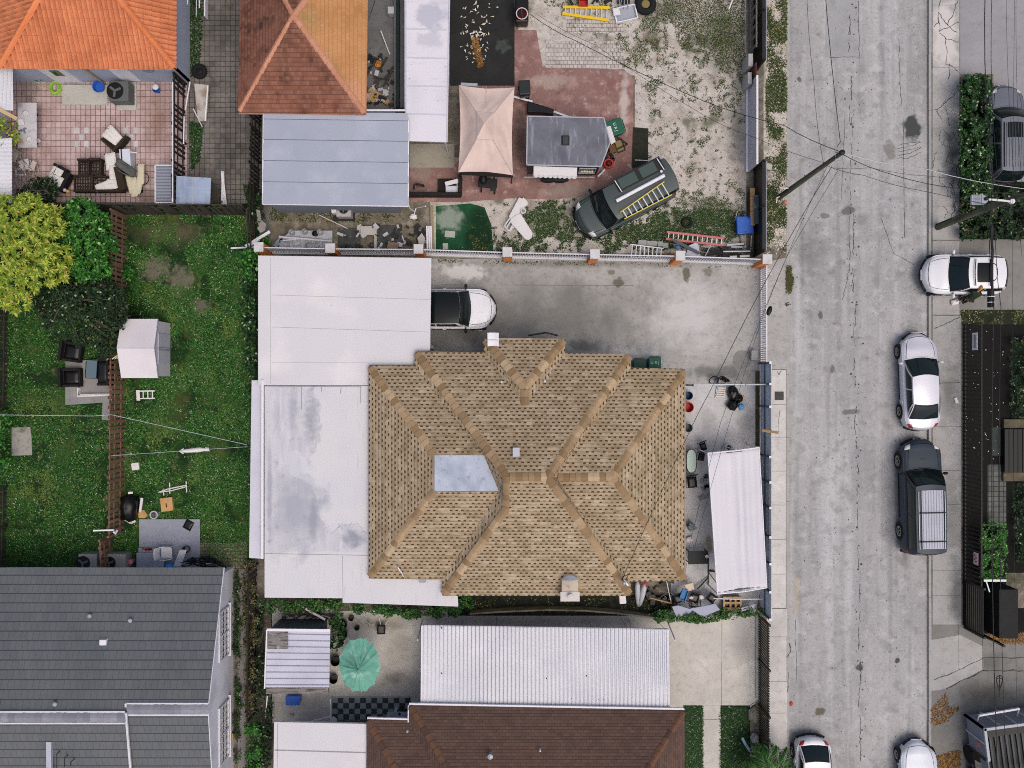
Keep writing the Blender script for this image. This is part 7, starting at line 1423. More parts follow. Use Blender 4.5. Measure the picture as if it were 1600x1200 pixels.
for i,(x,y,r)in enumerate(((1096,697,.3),(1093,713,-.2),(1079,752,.1))):
 t=th('patio_chair',['black patio chair north east of the oval table','black patio chair tucked at the east side of the oval table','black patio chair south of the oval table, by the roof edge'][i],'chair',x,y,0,'black patio chairs');t.rotation_euler.z=r;w=1.0 if i<2 else 1.5;b=B();soft(b,(0,0,.42),(.3*w,.36*w,.1));b.build('seat',m_bag,t,local=True,smooth=True);b=B();b.grid(lambda u,v:Vector(((u-.5)*.32*w,.2*w+.08*v,.44+.4*v)),4,3);b.build('backrest',m_bag,t,local=True,solid=.03)
 for sx in(1,-1):
  for sy in(1,-1):b=B();b.tube([(sx*.13*w,sy*.15*w,.42),(sx*.16*w,sy*.18*w,0)],.015);b.build('leg',m_dark,t,local=True)
bucket(1073,618,.2,.5,plain('navy_plastic',S(50,80,120),.5),'navy tub beside the east eave, north of the red one',name='tub',group='tubs by the east eave');bucket(1073,636,.24,.5,m_redp,'red tub beside the east eave of the tan roof',name='tub',group='tubs by the east eave');bucket(1073,668,.2,.45,plain('slate_green_plastic',S(84,100,96),.5),'slate green tub beside the east eave, southernmost',name='tub',group='tubs by the east eave')
b=B();c=gp(1137,698.5);b.lathe([(.12,0),(.18,.3),(.2,.3),(.2,.27),(.13,.24),(0,.2)],c,18);tag(b.build('flower_pot',m_pl,smooth=True,auto=.6),'white round pot with dark soil near the white canopy','pot');b=B();b.lathe([(.125,.25),(0,.26)],c,14);tag(b.build('pot_soil',m_bag),'dark soil in the white round pot','soil')
t=th('patio_canopy','long white fabric canopy on pipes along the panel fence','canopy',1152,812);zc=2.25;q=[P(1106,708,zc),P(1186,699,zc),P(1198,918,zc-.15),P(1121,928,zc-.05)]
def cf(u,v):
 p=q[0].lerp(q[1],u).lerp(q[3].lerp(q[2],u),v);k=math.exp(-((u-.48)/.16)**2);edge=min(1,v*6,(1-v)*6)
 w=.03*math.sin(u*26+v*5*(u-.5)+2*noise.noise(Vector((u*5,v*2,1))))*(.12+k)+.006*math.sin(u*55+3*v)
 return p+Vector((0,0,-.10*math.sin(PI*u)*edge+w*.8-.06*k))
b=B();b.grid(cf,80,30);b.build('fabric',mat('canopy_fabric',S(214,211,216),.75,[('n',S(204,200,210),1,.45,.7,.4)]),t,smooth=True,solid=.008)
b=B();b.tube([q[0],q[0].lerp(q[1],.55)+Vector((0,-.03,0)),q[1]],.035);b.tube([q[3],q[3].lerp(q[2],.57)+Vector((0,-.05,0)),q[2]],.035);b.tube([q[0],q[3]],.03);b.tube([q[1],q[2]],.03);b.build('frame',m_trim,t)
b=B();b.tube([q[0]+Vector((0,-.08,-.04)),q[1]+Vector((0,-.08,-.04))],.025);b.tube([q[3]+Vector((0,.07,-.02)),q[2]+Vector((0,.07,-.02))],.03);b.build('dark_pipe',plain('pipe_slate',S(70,76,88),.5),t)
for p in q+[q[0].lerp(q[1],.55),q[3].lerp(q[2],.57)]:b=B();b.tube([p,(p.x,p.y,0)],.03);b.build('post',m_trim,t)
b=B();b.tube([P(1086,700,1.2),P(1094,703,2.0),P(1106,708,2.2)],.03);tag(b.build('guy_pole',m_alu),'pale pole from the canopy corner towards the oval table','pole')
t=th('glass_table','black topped rectangular table west of the white canopy with a white cup','table',1092,871);c=P(1091,871,.74);b=B();b.box(c,(.98,.64,.03),.03);b.build('table_top',plain('table_black',S(26,32,30),.6),t,bevel=.01)
for sx in(1,-1):
 for sy in(1,-1):b=B();b.bar(c+Vector((sx*.42,sy*.26,0)),(c.x+sx*.44,c.y+sy*.28,0),.04);b.build('leg',m_dark,t)
b=B();b.lathe([(.05,0),(.085,.1),(.075,.1),(.04,.02),(0,.02)],P(1104,869,.76),14);tag(b.build('cup',m_pl,smooth=True),'white cup on the corner of the black topped table','cup')
b=B();q2=[P(1107,868,.05),P(1107,915,.05)];b.tube(q2,.03);b.tube([P(1107,892,.08),P(1117,893,.1)],.04);b.tube([P(1107,894,.05),P(1119,910,.05)],.02);b.tube([P(1090,920,.3),P(1107,902,.1)],.035);tag(b.build('metal_scrap',m_dark),'dark angular metal frame lying beside the white canopy','frame')
b=B();q2=[gp(1089,818),gp(1080,830)];b.box(gp(1078,822)+Vector((0,0,.25)),(.3,.3,.5),.5);b.bar(gp(1074,815)+Vector((0,0,.5)),gp(1085,824)+Vector((0,0,.5)),.12,.05);tag(b.build('slate_box',plain('box_slate',S(92,104,112),.5),bevel=.02),'slate grey box by the east eave above the black topped table','box');b=B();b.ball(gp(1077,842)+Vector((0,0,.15)),(.18,.14,.12),10,6,jit=.4);tag(b.build('white_rag',m_pl),'white rag on the patio north of the black topped table','rag')
b=B()
for k in range(12):b.box(gp(1102+R(-6,6),762+R(-18,18))+Vector((0,0,.05)),(R(.05,.25),R(.05,.3),.05),R(0,3))
tag(b.build('loose_scraps',plain('scrap_pale',S(150,150,150),.7)),'pale scraps scattered along the west side of the white canopy','scraps')
t=th('surfboard_pair','two long grey white foam boards joined in a V beside the roof','boards',1001,925);b=B()
for a,c in((P(996,908,.5),P(997,948,.3)),(P(1008,912,.6),P(999,948,.3))):b.tube([a,a.lerp(c,.15),a.lerp(c,.5),a.lerp(c,.85),c],[.05,.13,.14,.1,.03],10)
b.build('board',plain('board_greywhite',S(190,192,200),.5,.3),t,smooth=True);b=B();b.tube([P(1003,910,.7),P(1010,911,.75),P(1011,918,.7)],.03);b.build('red_strap',m_redp,t)
b=B();b.box(P(972.5,936,1.4),(.32,.4,.3),.08);tag(b.build('white_unit',m_pl,bevel=.03),'white box unit on the south wall under the tan eave','unit')
bucket(1035,933,.14,.3,plain('pot_grey',S(140,144,148),.5),'round grey pot in the dark alley south of the tan roof',name='flower_pot',cat='pot')
b=B();b.box(P(1077,917,.6),(.42,.36,.1),.25);b.box(P(1077,917,.66),(.36,.3,.03),.25);tag(b.build('cream_box',plain('box_cream',S(222,202,176),.7),bevel=.01),'cream coloured box on the pile by the white canopy','box');t=th('blue_crate','blue crate standing on the pile of patio chairs','crate',1068,928);b=B();Mb=rotz(-.35).to_3x3();c=P(1068,929,.7);b.box(c,(.26,.5,.05),-.35);b.build('base',plain('crate_blue',S(40,110,170),.5),t);b=B()
for s in(1,-1):b.box(c+Mb@Vector((s*.14,0,.06)),(.03,.54,.16),-.35);b.box(c+Mb@Vector((0,s*.26,.058)),(.28,.03,.16),-.35)
b.build('side',plain('crate_blue',S(40,110,170),.5),t)
for i,(x,y,r)in enumerate(((1057,932,.4),(1082,931,-.3),(1109,931,.9))):
 t=th('patio_chair',['black patio chair west of the blue crate in the pile','black patio chair under the cream box in the pile','black patio chair at the east end of the pile by the canopy'][i],'chair',x,y,0,'black patio chairs');t.rotation_euler.z=r;b=B();soft(b,(0,0,.45),(.42,.42,.1));b.build('seat',m_bag,t,local=True,smooth=True);b=B();b.grid(lambda u,v:Vector(((u-.5)*.42,.22+.1*v,.46+.45*v)),4,3);b.build('backrest',m_bag,t,local=True,solid=.03)
 for sx in(1,-1):
  b=B();b.tube([(sx*.18,.2,.45),(sx*.2,-.25,.62),(sx*.2,-.3,0)],.02);b.build('arm',m_dark,t,local=True)
b=B();b.lathe([(.12,0),(.13,.5),(.06,.55),(0,.55)],gp(1093,929),12);tag(b.build('water_bottle',m_pl,smooth=True),'large white water bottle in the pile of patio chairs','bottle');b=B();b.ball(P(1080,934,.6),(.12,.07,.05),8,5,jit=.3);tag(b.build('cream_scrap',plain('scrap_cream',S(214,196,180),.7)),'cream scrap among the piled patio chairs','scrap')
t=th('bare_chair','dark metal chair frame tipped over on the grey sheets','chair frame',1088,944);b=B()
for q2 in([(1080,940),(1081,948),(1095,948),(1094,938)],[(1076,945),(1090,958)],[(1094,948),(1094,960)],[(1064,948),(1068,957)]):b.tube([P(x,y,.5)for x,y in q2],.03)
b.build('frame',m_dark,t)
for i,q2 in enumerate(([(1050,948),(1060,946),(1083,953),(1073,962),(1057,964)],[(1078,951),(1105,946),(1118,943),(1125,953),(1102,962),(1095,962)])):b=B();b.prism(px(q2,.9 if i else .8),.74+.1*i,.8+.1*i);tag(b.build('grey_sheet',plain('sheet_bluegrey',S(164,168,186),.6),bevel=.01),['bluish grey sheet over the ivy, west one','bluish grey sheet over the ivy, east one below the chair frame'][i],'sheet','grey sheets over the ivy')
b=B();b.prism(px([(1158,950),(1178,944),(1182,943),(1178,951),(1160,955)],.6),.5,.6);tag(b.build('pale_tarp',plain('tarp_pale',S(190,190,200),.6),bevel=.01),'pale tarp scrap at the end of the ivy by the panel fence','tarp')
t=th('pallet','pale wooden pallet with dark gaps beneath the canopy end','pallet',1144,946);b=B();m_plt=mat('pallet_wood',S(184,150,108),.9,[('n',S(140,106,70),2,.45,.7,.6)])
for y in(934,942,951):b.bar(P(1130,y,.45),P(1158,y,.45),.11,.03)
b.build('deck_board',m_plt,t);b=B()
for x in(1131,1141,1149,1157):b.bar(P(x,932,.38),P(x,953,.38),.09,.12)
b.build('stringer',m_plt,t);b=B();b.pbox(1130,933,1158,952,.1,.28);b.build('underside',m_bag,t)
b=B();b.tube([P(1115,935,.9),P(1150,936,1),P(1192,936,.9)],.03);tag(b.build('pale_pole',m_pl),'thin pale pole lying above the wooden pallet','pole');b=B();b.tube([P(1041,905,1.2),P(1046,930,.5),P(1051,950,.1)],.022);tag(b.build('white_rod',m_pl),'thin white rod leaning in the alley by the roof corner','rod');b=B();b.tube([P(1015,934,.4),P(1050,943,.4)],.04);tag(b.build('bamboo_pole',m_wood),'tan bamboo pole lying in the dark alley','pole')
b=B();q2=[gp(735,953),gp(780,950),gp(850,947),gp(910,948),gp(960,952),gp(1010,958),gp(1045,962)]
for a,c in zip(q2[:-1],q2[1:]):b.bar(a+Vector((0,0,.75)),c+Vector((0,0,.75)),.07,.1);b.bar(a+Vector((0,0,.35)),c+Vector((0,0,.35)),.05,.7)
tag(b.build('boundary_wall',mat('mossy_wall',S(140,136,124),.9,[('n',S(70,74,52),1.5,.45,.68,.8)])),'low curving boundary wall with a pale top south of the tan house','wall')
b=B()
for k in range(26):b.box(gp(R(1012,1055),R(906,950))+Vector((0,0,R(.05,.4))),(R(.08,.4),R(.06,.3),R(.05,.4)),R(0,3))
tag(b.build('alley_clutter',m_dark,bevel=.01),'dark clutter under the south east roof corner','clutter')
# ---- south yard
t=th('tin_shed','small white corrugated shed with a patched dark panel, beside the green parasol','shed',465,1030);zs2=1.95;b=B();q=[P(417,984,zs2),P(516,986,zs2),P(514.5,1074,zs2-.1),P(413.5,1074,zs2-.1)]
def us3(a,c):return us_(a,c)
facet(b,q,Y,lambda a,c:[a-.05+.345*k+e for k in range(int((c-a)/.345)+2)for e in(0,.28,.29,.325,.335)],lambda a,c:[a-.01,c+.01],lambda u,v:0.0);b.build('roof',mat('tin_lilac',S(196,196,212),.5,[('n',S(176,176,194),.8,.45,.7,.6)]),t,solid=-.01);b=B()
for k in range(9):b.bar(q[0].lerp(q[3],(k+.6)/9)+Vector((0,0,.02)),q[1].lerp(q[2],(k+.6)/9)+Vector((0,0,.02)),.035,.04)
b.build('roof_rib',plain('seam_lilac',S(150,150,164),.6),t)
walls(t,[(438,967,511,1048)],zs2-.15,plain('shed_slate',S(72,84,88),.7))
b=B();b.prism(px([(418,986),(450,986),(450,1014),(418,1014)],zs2+.05),zs2+.02,zs2+.05);b.build('patch',mat('rotten_boards',S(130,126,124),.9,[('n',S(64,60,58),3,.46,.62,.85,(.5,3,1)),('n',S(180,176,176),5,.6,.74,.7)]),t)
b=B();b.bar(P(417,984,zs2+.04),P(516,985,zs2+.04),.12,.05);b.bar(P(417,984,zs2+.03),P(413.5,1076,zs2),.06,.05);b.build('edge_board',m_trim,t);b=B();b.pbox(416,1075,513,1084,zs2-.5,zs2-.3);b.build('eave_board',mat('rotten_boards',S(130,126,124),.9,[]),t)
b=B();b.bar(P(418,1086,.9),P(415,1120,.6),.05,.05);tag(b.build('white_stake',m_trim),'white stake among the vines below the tin shed','stake')
t=th('storage_tub','blue plastic tub half under the tin shed eave','tub',461,1089);b=B();c=gp(461.5,1089);b.box(c+Vector((0,0,.25)),(.62,.42,.5),0,taper=1.06);b.build('body',m_bluep2,t,bevel=.05);b=B();b.box(c+Vector((0,-.0,.52)),(.68,.46,.05));b.build('lid',m_bluep2,t,bevel=.02)
t=th('patio_umbrella','mint green patio umbrella, slightly tilted, with creased canopy','umbrella',566,1040);cz=2.25;cc=P(560,1047,cz+.35);rim=[];n=16
for k in range(n):a=2*PI*k/n;a+=R(-.12,.12);q_=R(.95,1.02);rim.append(P(562+33.5*q_*math.cos(a),1039-44.5*q_*math.sin(a),cz-.05+.05*math.cos(2*a)))
m_mint=mat('mint_canvas',S(108,168,148),.8,[('n',S(76,134,116),1.2,.45,.7,.6),('n',S(180,212,204),1.6,.54,.72,.6),('n',S(84,140,120),6,.58,.76,.35),('i',S(104,168,146),.5,1,.35)])
b=B()
for k in range(n):
 a,c=rim[k],rim[(k+1)%n];ph=R(0,6);dp=R(.01,.10)
 b.grid(lambda u,v,a=a,c=c,ph=ph,dp=dp:a.lerp(c,u).lerp(cc,v**.9)+Vector((0,0,-dp*math.sin(PI*u)*(1-v)**.6*(.4+v)*1.4+.035*math.sin(u*7+ph+v*9)*math.sin(PI*u)*(1-v)+.10*noise.noise(a.lerp(c,u).lerp(cc,v)*3.2)*(1-v)))+(cc-a)*.04*math.sin(PI*u)*(1-v),7,10)
b.build('canopy',m_mint,t,smooth=True);b=B()
for k in range(n):b.tube([rim[k]-Vector((0,0,.02)),rim[k].lerp(cc,.5)-Vector((0,0,.02)),cc-Vector((0,0,.06))],.014,5)
b.build('rib',m_alu,t);b=B();b.tube([(cc.x,cc.y,0),cc],.03,8);b.build('pole',m_alu,t);b=B();b.lathe([(.28,0),(.28,.08),(.05,.14)],(cc.x,cc.y,.01),18);b.build('foot',m_dark,t);b=B();b.ball(cc+Vector((0,0,.02)),.04,8,6);b.build('finial',m_mint,t)
for i,(x,y)in enumerate(((562,971),(579,973))):
 t=th('plant_stand',['pale X legged stand by the ivy, left of the other','pale tangled wire stand beside the black stool'][i],'stand',x,y,0,'stands by the ivy');b=B();k=10 if i==0 else 7
 for a in((.9,2.3)if i==0 else(.2,1.3,2.4)):d=Vector((math.cos(a),math.sin(a),0))*k/K;b.tube([gp(x,y)-d+Vector((0,0,.05)),gp(x,y)+d+Vector((0,0,.45))],.02)
 b.build('leg',plain('stand_cream',S(196,190,176),.6),t)
t=th('square_stool','square black stool with pale legs turned up by the ivy','stool',597,981);b=B();c=gp(597,981);b.box(c+Vector((0,0,.3)),(.4,.46,.08));b.build('seat',m_blkw,t,bevel=.02);b=B();b.box(c+Vector((0,0,.345)),(.24,.3,.01));b.build('seat_pad',plain('pad_grey',S(92,90,84),.9),t);b=B()
for x,y in((594,963),(609,966),(608,986),(590,986)):b.tube([c+Vector((0,0,.25)),gp(x,y)+Vector((0,0,.3))],.02)
b.build('leg',plain('stand_cream',S(196,190,176),.6),t)
bucket(550,964,.13,.3,plain('pot_brown',S(84,66,54),.8),'brown clay pot next to the pale X legged stand',name='flower_pot',cat='pot',group='pots of the south yard');bucket(559,979,.12,.3,plain('pot_brown2',S(70,62,54),.8),'dark clay pot below the pale X legged stand',name='flower_pot',cat='pot',group='pots of the south yard')
for i,(x,y,r)in enumerate(((536,973,.26),(537,988,.24),(526,1030,.22),(523,1058,.2))):bucket(x,y,r,.4,m_bag,['largest black pot among the plants east of the tin shed','black pot below the largest one east of the tin shed','black pot half hidden by the green umbrella','round black pot at the foot of the tin shed corner'][i],name='flower_pot',cat='pot',group='black pots by the tin shed')
b=B();b.bar(P(470,947,.6),P(508,968,.6),.1,.06);tag(b.build('white_plank',m_pl),'white plank lying over the debris north of the tin shed','plank');b=B()
for k in range(30):b.bar(gp(R(430,520),R(948,970))+Vector((0,0,R(.05,.3))),gp(R(440,530),R(948,970))+Vector((0,0,R(.05,.4))),R(.02,.06))
tag(b.build('stick_pile',m_old),'pile of sticks and laths north of the tin shed','sticks')
t=th('outdoor_table','grey draped table under the eave of the brown roof','table',620,1115);b=B();b.grid(lambda u,v:P(lerp(602,638,u)+(4*(1-v)if u<.5 else 0),lerp(1112,1126,v),.76+.03*math.sin(u*9)),10,4);b.build('cloth',plain('cloth_bluegrey',S(168,174,188),.8),t,solid=.03);b=B();b.box(gp(622,1120)+Vector((0,0,.36)),(.9,.4,.7));b.build('base',m_dark,t)
b=B();b.ball(gp(628,1107)+Vector((0,0,.5)),(.2,.2,.3),12,8);tag(b.build('kettle_grill',m_bag,smooth=True),'round black kettle grill behind the draped table','grill');b=B();b.lathe([(.12,0),(.13,.5),(0,.52)],gp(621,1108),14);tag(b.build('pale_can',m_pl,smooth=True,auto=.6),'pale can beside the round black kettle grill','can')
b=B();b.tube([P(487,1127,.9),P(518,1119,.9)],.04);b.tube([P(516,1092,.9),P(517,1127,.9)],.03);b.tube([P(466,1121,.6),P(466,1128,.3)],.03);tag(b.build('pipe_gate',m_pl),'pale pipe gate between the yard and the checkered terrace','gate frame');b=B();b.ball(gp(456,1117)+Vector((0,0,.05)),(.12,.08,.05),10,6,jit=.4);tag(b.build('pale_cloth',plain('cloth_pale',S(190,184,176),.9)),'pale rag on the concrete below the tin shed','rag');b=B();b.ball(gp(524,1122)+Vector((0,0,.3)),(.14,.2,.12),10,6,jit=.5);tag(b.build('white_bag',m_pl),'white bag at the corner of the checkered terrace','bag')
t=th('bent_post','pale blue bent pipe sticking out of the front lawn','pipe',1166,1166);b=B();b.tube([P(1160,1153,.5),P(1165,1163,.4),P(1172,1173,.2),P(1182,1177,.05)],.07,8);b.build('pipe',plain('pipe_paleblue',S(160,184,206),.5),t,smooth=True)
b=B();b.box(gp(1178.5,1170)+Vector((0,0,.2)),(.32,.5,.4));b.ball(gp(1177,1150)+Vector((0,0,.25)),(.2,.26,.26),12,8,jit=.35);tag(b.build('rock_group',mat('pale_rock',S(170,168,160),.9,[('n',S(110,108,100),3,.45,.7,.6)]),smooth=False),'pale rocks beside the iron fence at the front lawn','rocks');b=B();b.ball(gp(1176,1115)+Vector((0,0,.12)),(.24,.4,.16),12,8,jit=.4);tag(b.build('grey_rock',mat('grey_rock',S(116,116,106),.9,[('n',S(70,72,62),3,.45,.7,.6)])),'grey rock by the cut corner of the south patio','rock')
b=B();b.ball(gp(1237,1101)+Vector((0,0,-.1)),(.09,.12,.04),8,5,jit=.4);tag(b.build('red_litter',m_redp),'scrap of red litter in the gutter at the south pavement','litter');b=B();b.torus(gp(1335.5,620.5,-.12)+Vector((0,0,-.115)),.07,.03,12,6);tag(b.build('red_ring',plain('faded_red_lid',S(196,100,92),.6)),'tiny faded red ring lying on the road joint','litter')
b=B();b.tube([gp(824,528)+Vector((0,0,2.2)),gp(850,524)+Vector((0,0,2.4)),gp(868,528)+Vector((0,0,2.2))],.04);tag(b.build('cable_loop',m_dark),'black cable loop at the north eave of the tan roof','cable')
b=B();b.box(gp(1493,625.5)+Vector((0,0,.06)),(.16,.3,.1),.3);tag(b.build('crushed_carton',m_pl,bevel=.03),'crushed white carton on the pavement by the black bar fence','litter')
# ---- narrow littered yard
b=B();b.tube([P(595,48,.3),P(609,85,.1)],.03);tag(b.build('white_rod',m_pl),'white rod lying across the narrow littered yard','rod')
b=B();v=gp(613,23)+Vector((0,0,.3));b.box(v,(.26,.3,.5));b.box(v+Vector((0,0,.26)),(.3,.34,.04));tag(b.build('grey_tank',plain('tank_pale',S(190,192,194),.6),bevel=.03),'small pale tank near the dark pipe of the littered yard','tank')
for i,(p,q,w)in enumerate((((578,140),(608,163),.26),((590,118),(606,92),.1),((604,128),(616,108),.14),((618,166),(623,125),.07),((586,124),(601,128),.08),((600,140),(614,118),.09),((576,120),(590,100),.08))):
 b=B();b.bar(gp(*p)+Vector((0,0,.12+.05*i)),gp(*q)+Vector((0,0,.2+.05*i)),w,.04);tag(b.build('loose_plank',[m_wood,m_old][min(1,i)]),['widest tan plank of the litter heap by the ochre roof face','grey plank slanting up at the middle of the litter heap','short pale plank at the right of the litter heap','thin upright lath beside the dark pipe','thin bar lying level in the litter heap','slim plank parallel to the short pale one','slim plank nearest the ochre roof edge'][i],'plank','planks in the littered yard')
b=B();b.prism([Vector((*gp(x,y).xy,0))for x,y in[(573,146),(586,146),(596,160),(573,160)]],.02,.08);tag(b.build('cardboard_sheet',m_card),'flat tan cardboard at the foot of the litter heap','cardboard')
b=B();v=gp(592,103);b.lathe([(.13,0),(.16,.3),(.13,.3),(.1,.05),(0,.05)],v,14);tag(b.build('orange_bucket',plain('amber_orange',S(214,140,60),.6)),'orange bucket in the litter heap','bucket')
b=B()
for k in range(60):
 x,y=R(574,622),R(84,166);x=x if y>110 else R(574,600);s=R(.06,.3);b.box(gp(x,y)+Vector((0,0,R(.03,.25))),(s,s*R(.3,.9),R(.03,.15)),R(0,3),mi=random.choice((0,0,1,1,2,2)))
tag(b.build('litter_heap',[m_dark,m_junk,m_old],bevel=.006),'heap of broken boards and litter beside the ochre roof face','litter heap')
# ------------------------------------------------------------------ grass, leaves, trees, hedges
def leafmat(name,c,L,rough=.55,ex=[]):return mat(name,c,rough,[('i',)+l for l in L]+ex,spec=.25)
m_gr=leafmat('grass_blade',S(46,116,30),[(S(15,60,11),.0,.35,.9),(S(84,132,46),.58,.78,.8),(S(128,140,80),.88,.91,.8),(S(192,206,166),.976,.98,.95)],.55,[('n',S(112,126,58),.5,.55,.68,.5),('n',S(16,64,12),.8,.54,.68,.6)])  # the few whitish blades are painted glints of glossy tips
m_grd=leafmat('grass_blade_dark',S(30,70,22),[(S(14,40,10),.0,.35,.9),(S(64,104,42),.6,.8,.7),(S(176,188,156),.975,.98,.9)])  # palest blades again carry highlights in their colour
m_wd=leafmat('weed_blade',S(60,74,30),[(S(30,44,16),.0,.35,.9),(S(112,112,62),.55,.75,.8),(S(176,168,136),.9,.92,.8)])
m_wd2=leafmat('verge_blade',S(56,78,28),[(S(22,44,14),.0,.4,.9),(S(104,110,56),.62,.8,.8),(S(190,184,150),.93,.94,.8)])
m_yl=leafmat('yellow_green_leaf',S(140,160,48),[(S(84,114,30),.0,.3,.8),(S(186,190,76),.6,.8,.8),(S(190,150,84),.965,.97,.8)])
m_bl=leafmat('bright_leaf',S(44,108,28),[(S(18,62,14),.0,.35,.9),(S(84,146,50),.6,.8,.8),(S(176,200,140),.965,.97,.8)])
m_dl=leafmat('dark_leaf',S(26,54,22),[(S(12,28,11),.0,.4,.9),(S(52,86,38),.65,.85,.7),(S(150,170,130),.955,.96,.85),(S(140,80,46),.99,.992,.9)])
m_hl=leafmat('hedge_leaf',S(30,72,24),[(S(12,34,11),.0,.4,.9),(S(64,112,44),.62,.85,.8),(S(176,196,160),.945,.95,.85)])
m_iv=leafmat('ivy_leaf',S(44,98,36),[(S(20,52,16),.0,.35,.9),(S(86,136,60),.6,.8,.7),(S(120,116,66),.93,.94,.7)])
m_dv=leafmat('dry_vine',S(92,84,52),[(S(48,44,28),.0,.35,.9),(S(140,128,96),.55,.75,.8),(S(72,96,34),.8,.86,.9)])
m_lit=leafmat('leaf_litter',S(142,98,46),[(S(92,62,30),.0,.35,.9),(S(172,134,76),.6,.8,.8)]);m_wl=leafmat('pale_leaf',S(206,196,170),[(S(226,224,220),.4,.6,.8),(S(206,166,96),.85,.87,.9)])
m_bark=mat('bark',S(84,70,56),.95,[('n',S(50,42,34),4,.45,.7,.7)])
def scatter(name,polys,n,m,h=(.05,.13),w=.022,z=.01,lie=.75,dens=None,holes=(),kind=True):
 vs=[];fs=[];polys=polys if isinstance(polys[0],list)else[polys];k=len(polys)
 bb=[(min(a for a,_ in p),max(a for a,_ in p),min(c for _,c in p),max(c for _,c in p))for p in polys];i=0;t=0
 while i<n and t<n*12:
  t+=1;q=random.randrange(k);x,y=R(*bb[q][:2]),R(*bb[q][2:])
  if not inside((x,y),polys[q])or any(inside((x,y),hh)for hh in holes):continue
  if dens and dens(x,y)<random.random():continue
  p=gp(x,y);a=R(0,2*PI);L=R(*h);up=R(.25,1)*(1-lie)+.12;d=Vector((math.cos(a),math.sin(a),up)).normalized()*L;s=Vector((-math.sin(a),math.cos(a),R(-.3,.3)))*w*R(.6,1.4);o=len(vs)
  vs+=[tuple(p+s+Vector((0,0,z))),tuple(p-s+Vector((0,0,z))),tuple(p+d+Vector((0,0,z)))];fs.append((o,o+1,o+2));i+=1
 b=B();b.v=[Vector(v)for v in vs];b.f=fs;b.m=[0]*len(fs);b.uv=[None]*len(fs);o=b.build(name,m);return stuff(o)if kind else o
def nz(x,y,s,o=0):return noise.noise(Vector((x/s+o,y/s,o*1.7)))
def lawn_d(x,y):
 v=.75+1.1*nz(x,y,38,3)+.5*nz(x,y,12,9)
 for cx,cy,r in((242,422,32),(284,440,26),(265,362,50),(312,480,20),(225,370,24)):v-=.55*math.exp(-((x-cx)**2+(y-cy)**2*1.6)/r**2)
 return max(.04,min(1,(v-.4)*1.7+.35))
slab_h=[rect(103,562,178,633),rect(217,810,314,890),rect(19,667,50,712)]
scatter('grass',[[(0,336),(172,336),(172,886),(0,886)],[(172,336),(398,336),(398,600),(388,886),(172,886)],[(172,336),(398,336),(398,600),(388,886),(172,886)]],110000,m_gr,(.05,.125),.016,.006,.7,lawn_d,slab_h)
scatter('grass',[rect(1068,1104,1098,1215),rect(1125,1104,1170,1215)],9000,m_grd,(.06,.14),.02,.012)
def sand_d(x,y):
 v=-.12+.9*max(0,nz(x,y,22,5))+.5*max(0,nz(x,y,8,2))
 for cx,cy,rx,ry,a in((1110,345,90,38,.8),(1100,40,40,60,.72),(1150,60,24,80,.85),(1050,20,50,24,.7),(1000,70,30,30,.4),(1010,370,60,22,.8),(870,345,60,40,.5),(800,385,60,16,.6),(1060,235,60,60,.14),(1030,100,50,70,.15)):v+=a*math.exp(-((x-cx)/rx)**2-((y-cy)/ry)**2)
 return max(0,min(1,(v+.55*nz(x,y,9,7)+.35*nz(x,y,4.5,1)-.22)*2.6))
scatter('weeds',[[(845,0),(1164,0),(1164,396),(690,396),(770,320),(940,306),(995,270),(992,120)]],42000,m_wd2,(.03,.09),.015,.008,.6,sand_d)
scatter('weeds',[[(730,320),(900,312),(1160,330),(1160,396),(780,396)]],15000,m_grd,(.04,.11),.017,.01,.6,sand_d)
scatter('weeds',[[(1196,0),(1229,0),(1228,392),(1198,392)]],15000,m_wd2,(.05,.14),.02,.01,.6,lambda x,y:max(.02,min(1,.55+1.9*nz(x,y,26,8)-(.7 if 175<y<245 else 0))))
scatter('leaf_litter',[[(1196,0),(1229,0),(1228,400),(1198,400)]],900,m_wl,(.05,.1),.03,.02,.9)
scatter('weeds',[[(684,405),(1180,412),(1180,420),(684,410)],[(1229,415),(1236,415),(1237,475),(1228,478)],[(1229,415),(1240,435),(1232,478)]],2200,m_dv,(.05,.12),.02,.012,.5,lambda x,y:max(0,.5+1.4*nz(x,y,30,4)))
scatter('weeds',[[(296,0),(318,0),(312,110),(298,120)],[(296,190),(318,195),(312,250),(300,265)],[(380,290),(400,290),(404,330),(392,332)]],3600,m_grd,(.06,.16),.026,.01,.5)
scatter('weeds',[[(425,322),(620,335),(660,345),(500,348),(420,345)],[(1502,486),(1600,486),(1600,506),(1502,506)],[(700,934),(1060,934),(1060,962),(700,950)]],2600,m_wd,(.05,.14),.024,.012,.5,lambda x,y:max(0,.4+1.5*nz(x,y,18,6)))
scatter('leaf_litter',[[(712,0),(798,0),(790,40),(752,100),(716,100)]],90,m_wl,(.1,.2),.035,.02,.95,lambda x,y:math.exp(-((x-742)/22)**2))
scatter('leaf_litter',[[(737,62),(745,60),(756,100),(748,106)]],260,m_lit,(.08,.16),.05,.03,.8)
scatter('leaf_litter',[[(1454,1108),(1478,1082),(1484,1106),(1500,1106),(1480,1128),(1456,1136)],[(1540,990),(1600,988),(1600,1006),(1560,1004)],[(1462,1180),(1500,1172),(1500,1200),(1466,1200)]],1500,m_lit,(.06,.13),.03,.02,.7)
scatter('leaf_litter',[[(1508,510),(1570,510),(1570,720),(1508,720)]],60,m_wl,(.04,.08),.02,.02,.9)
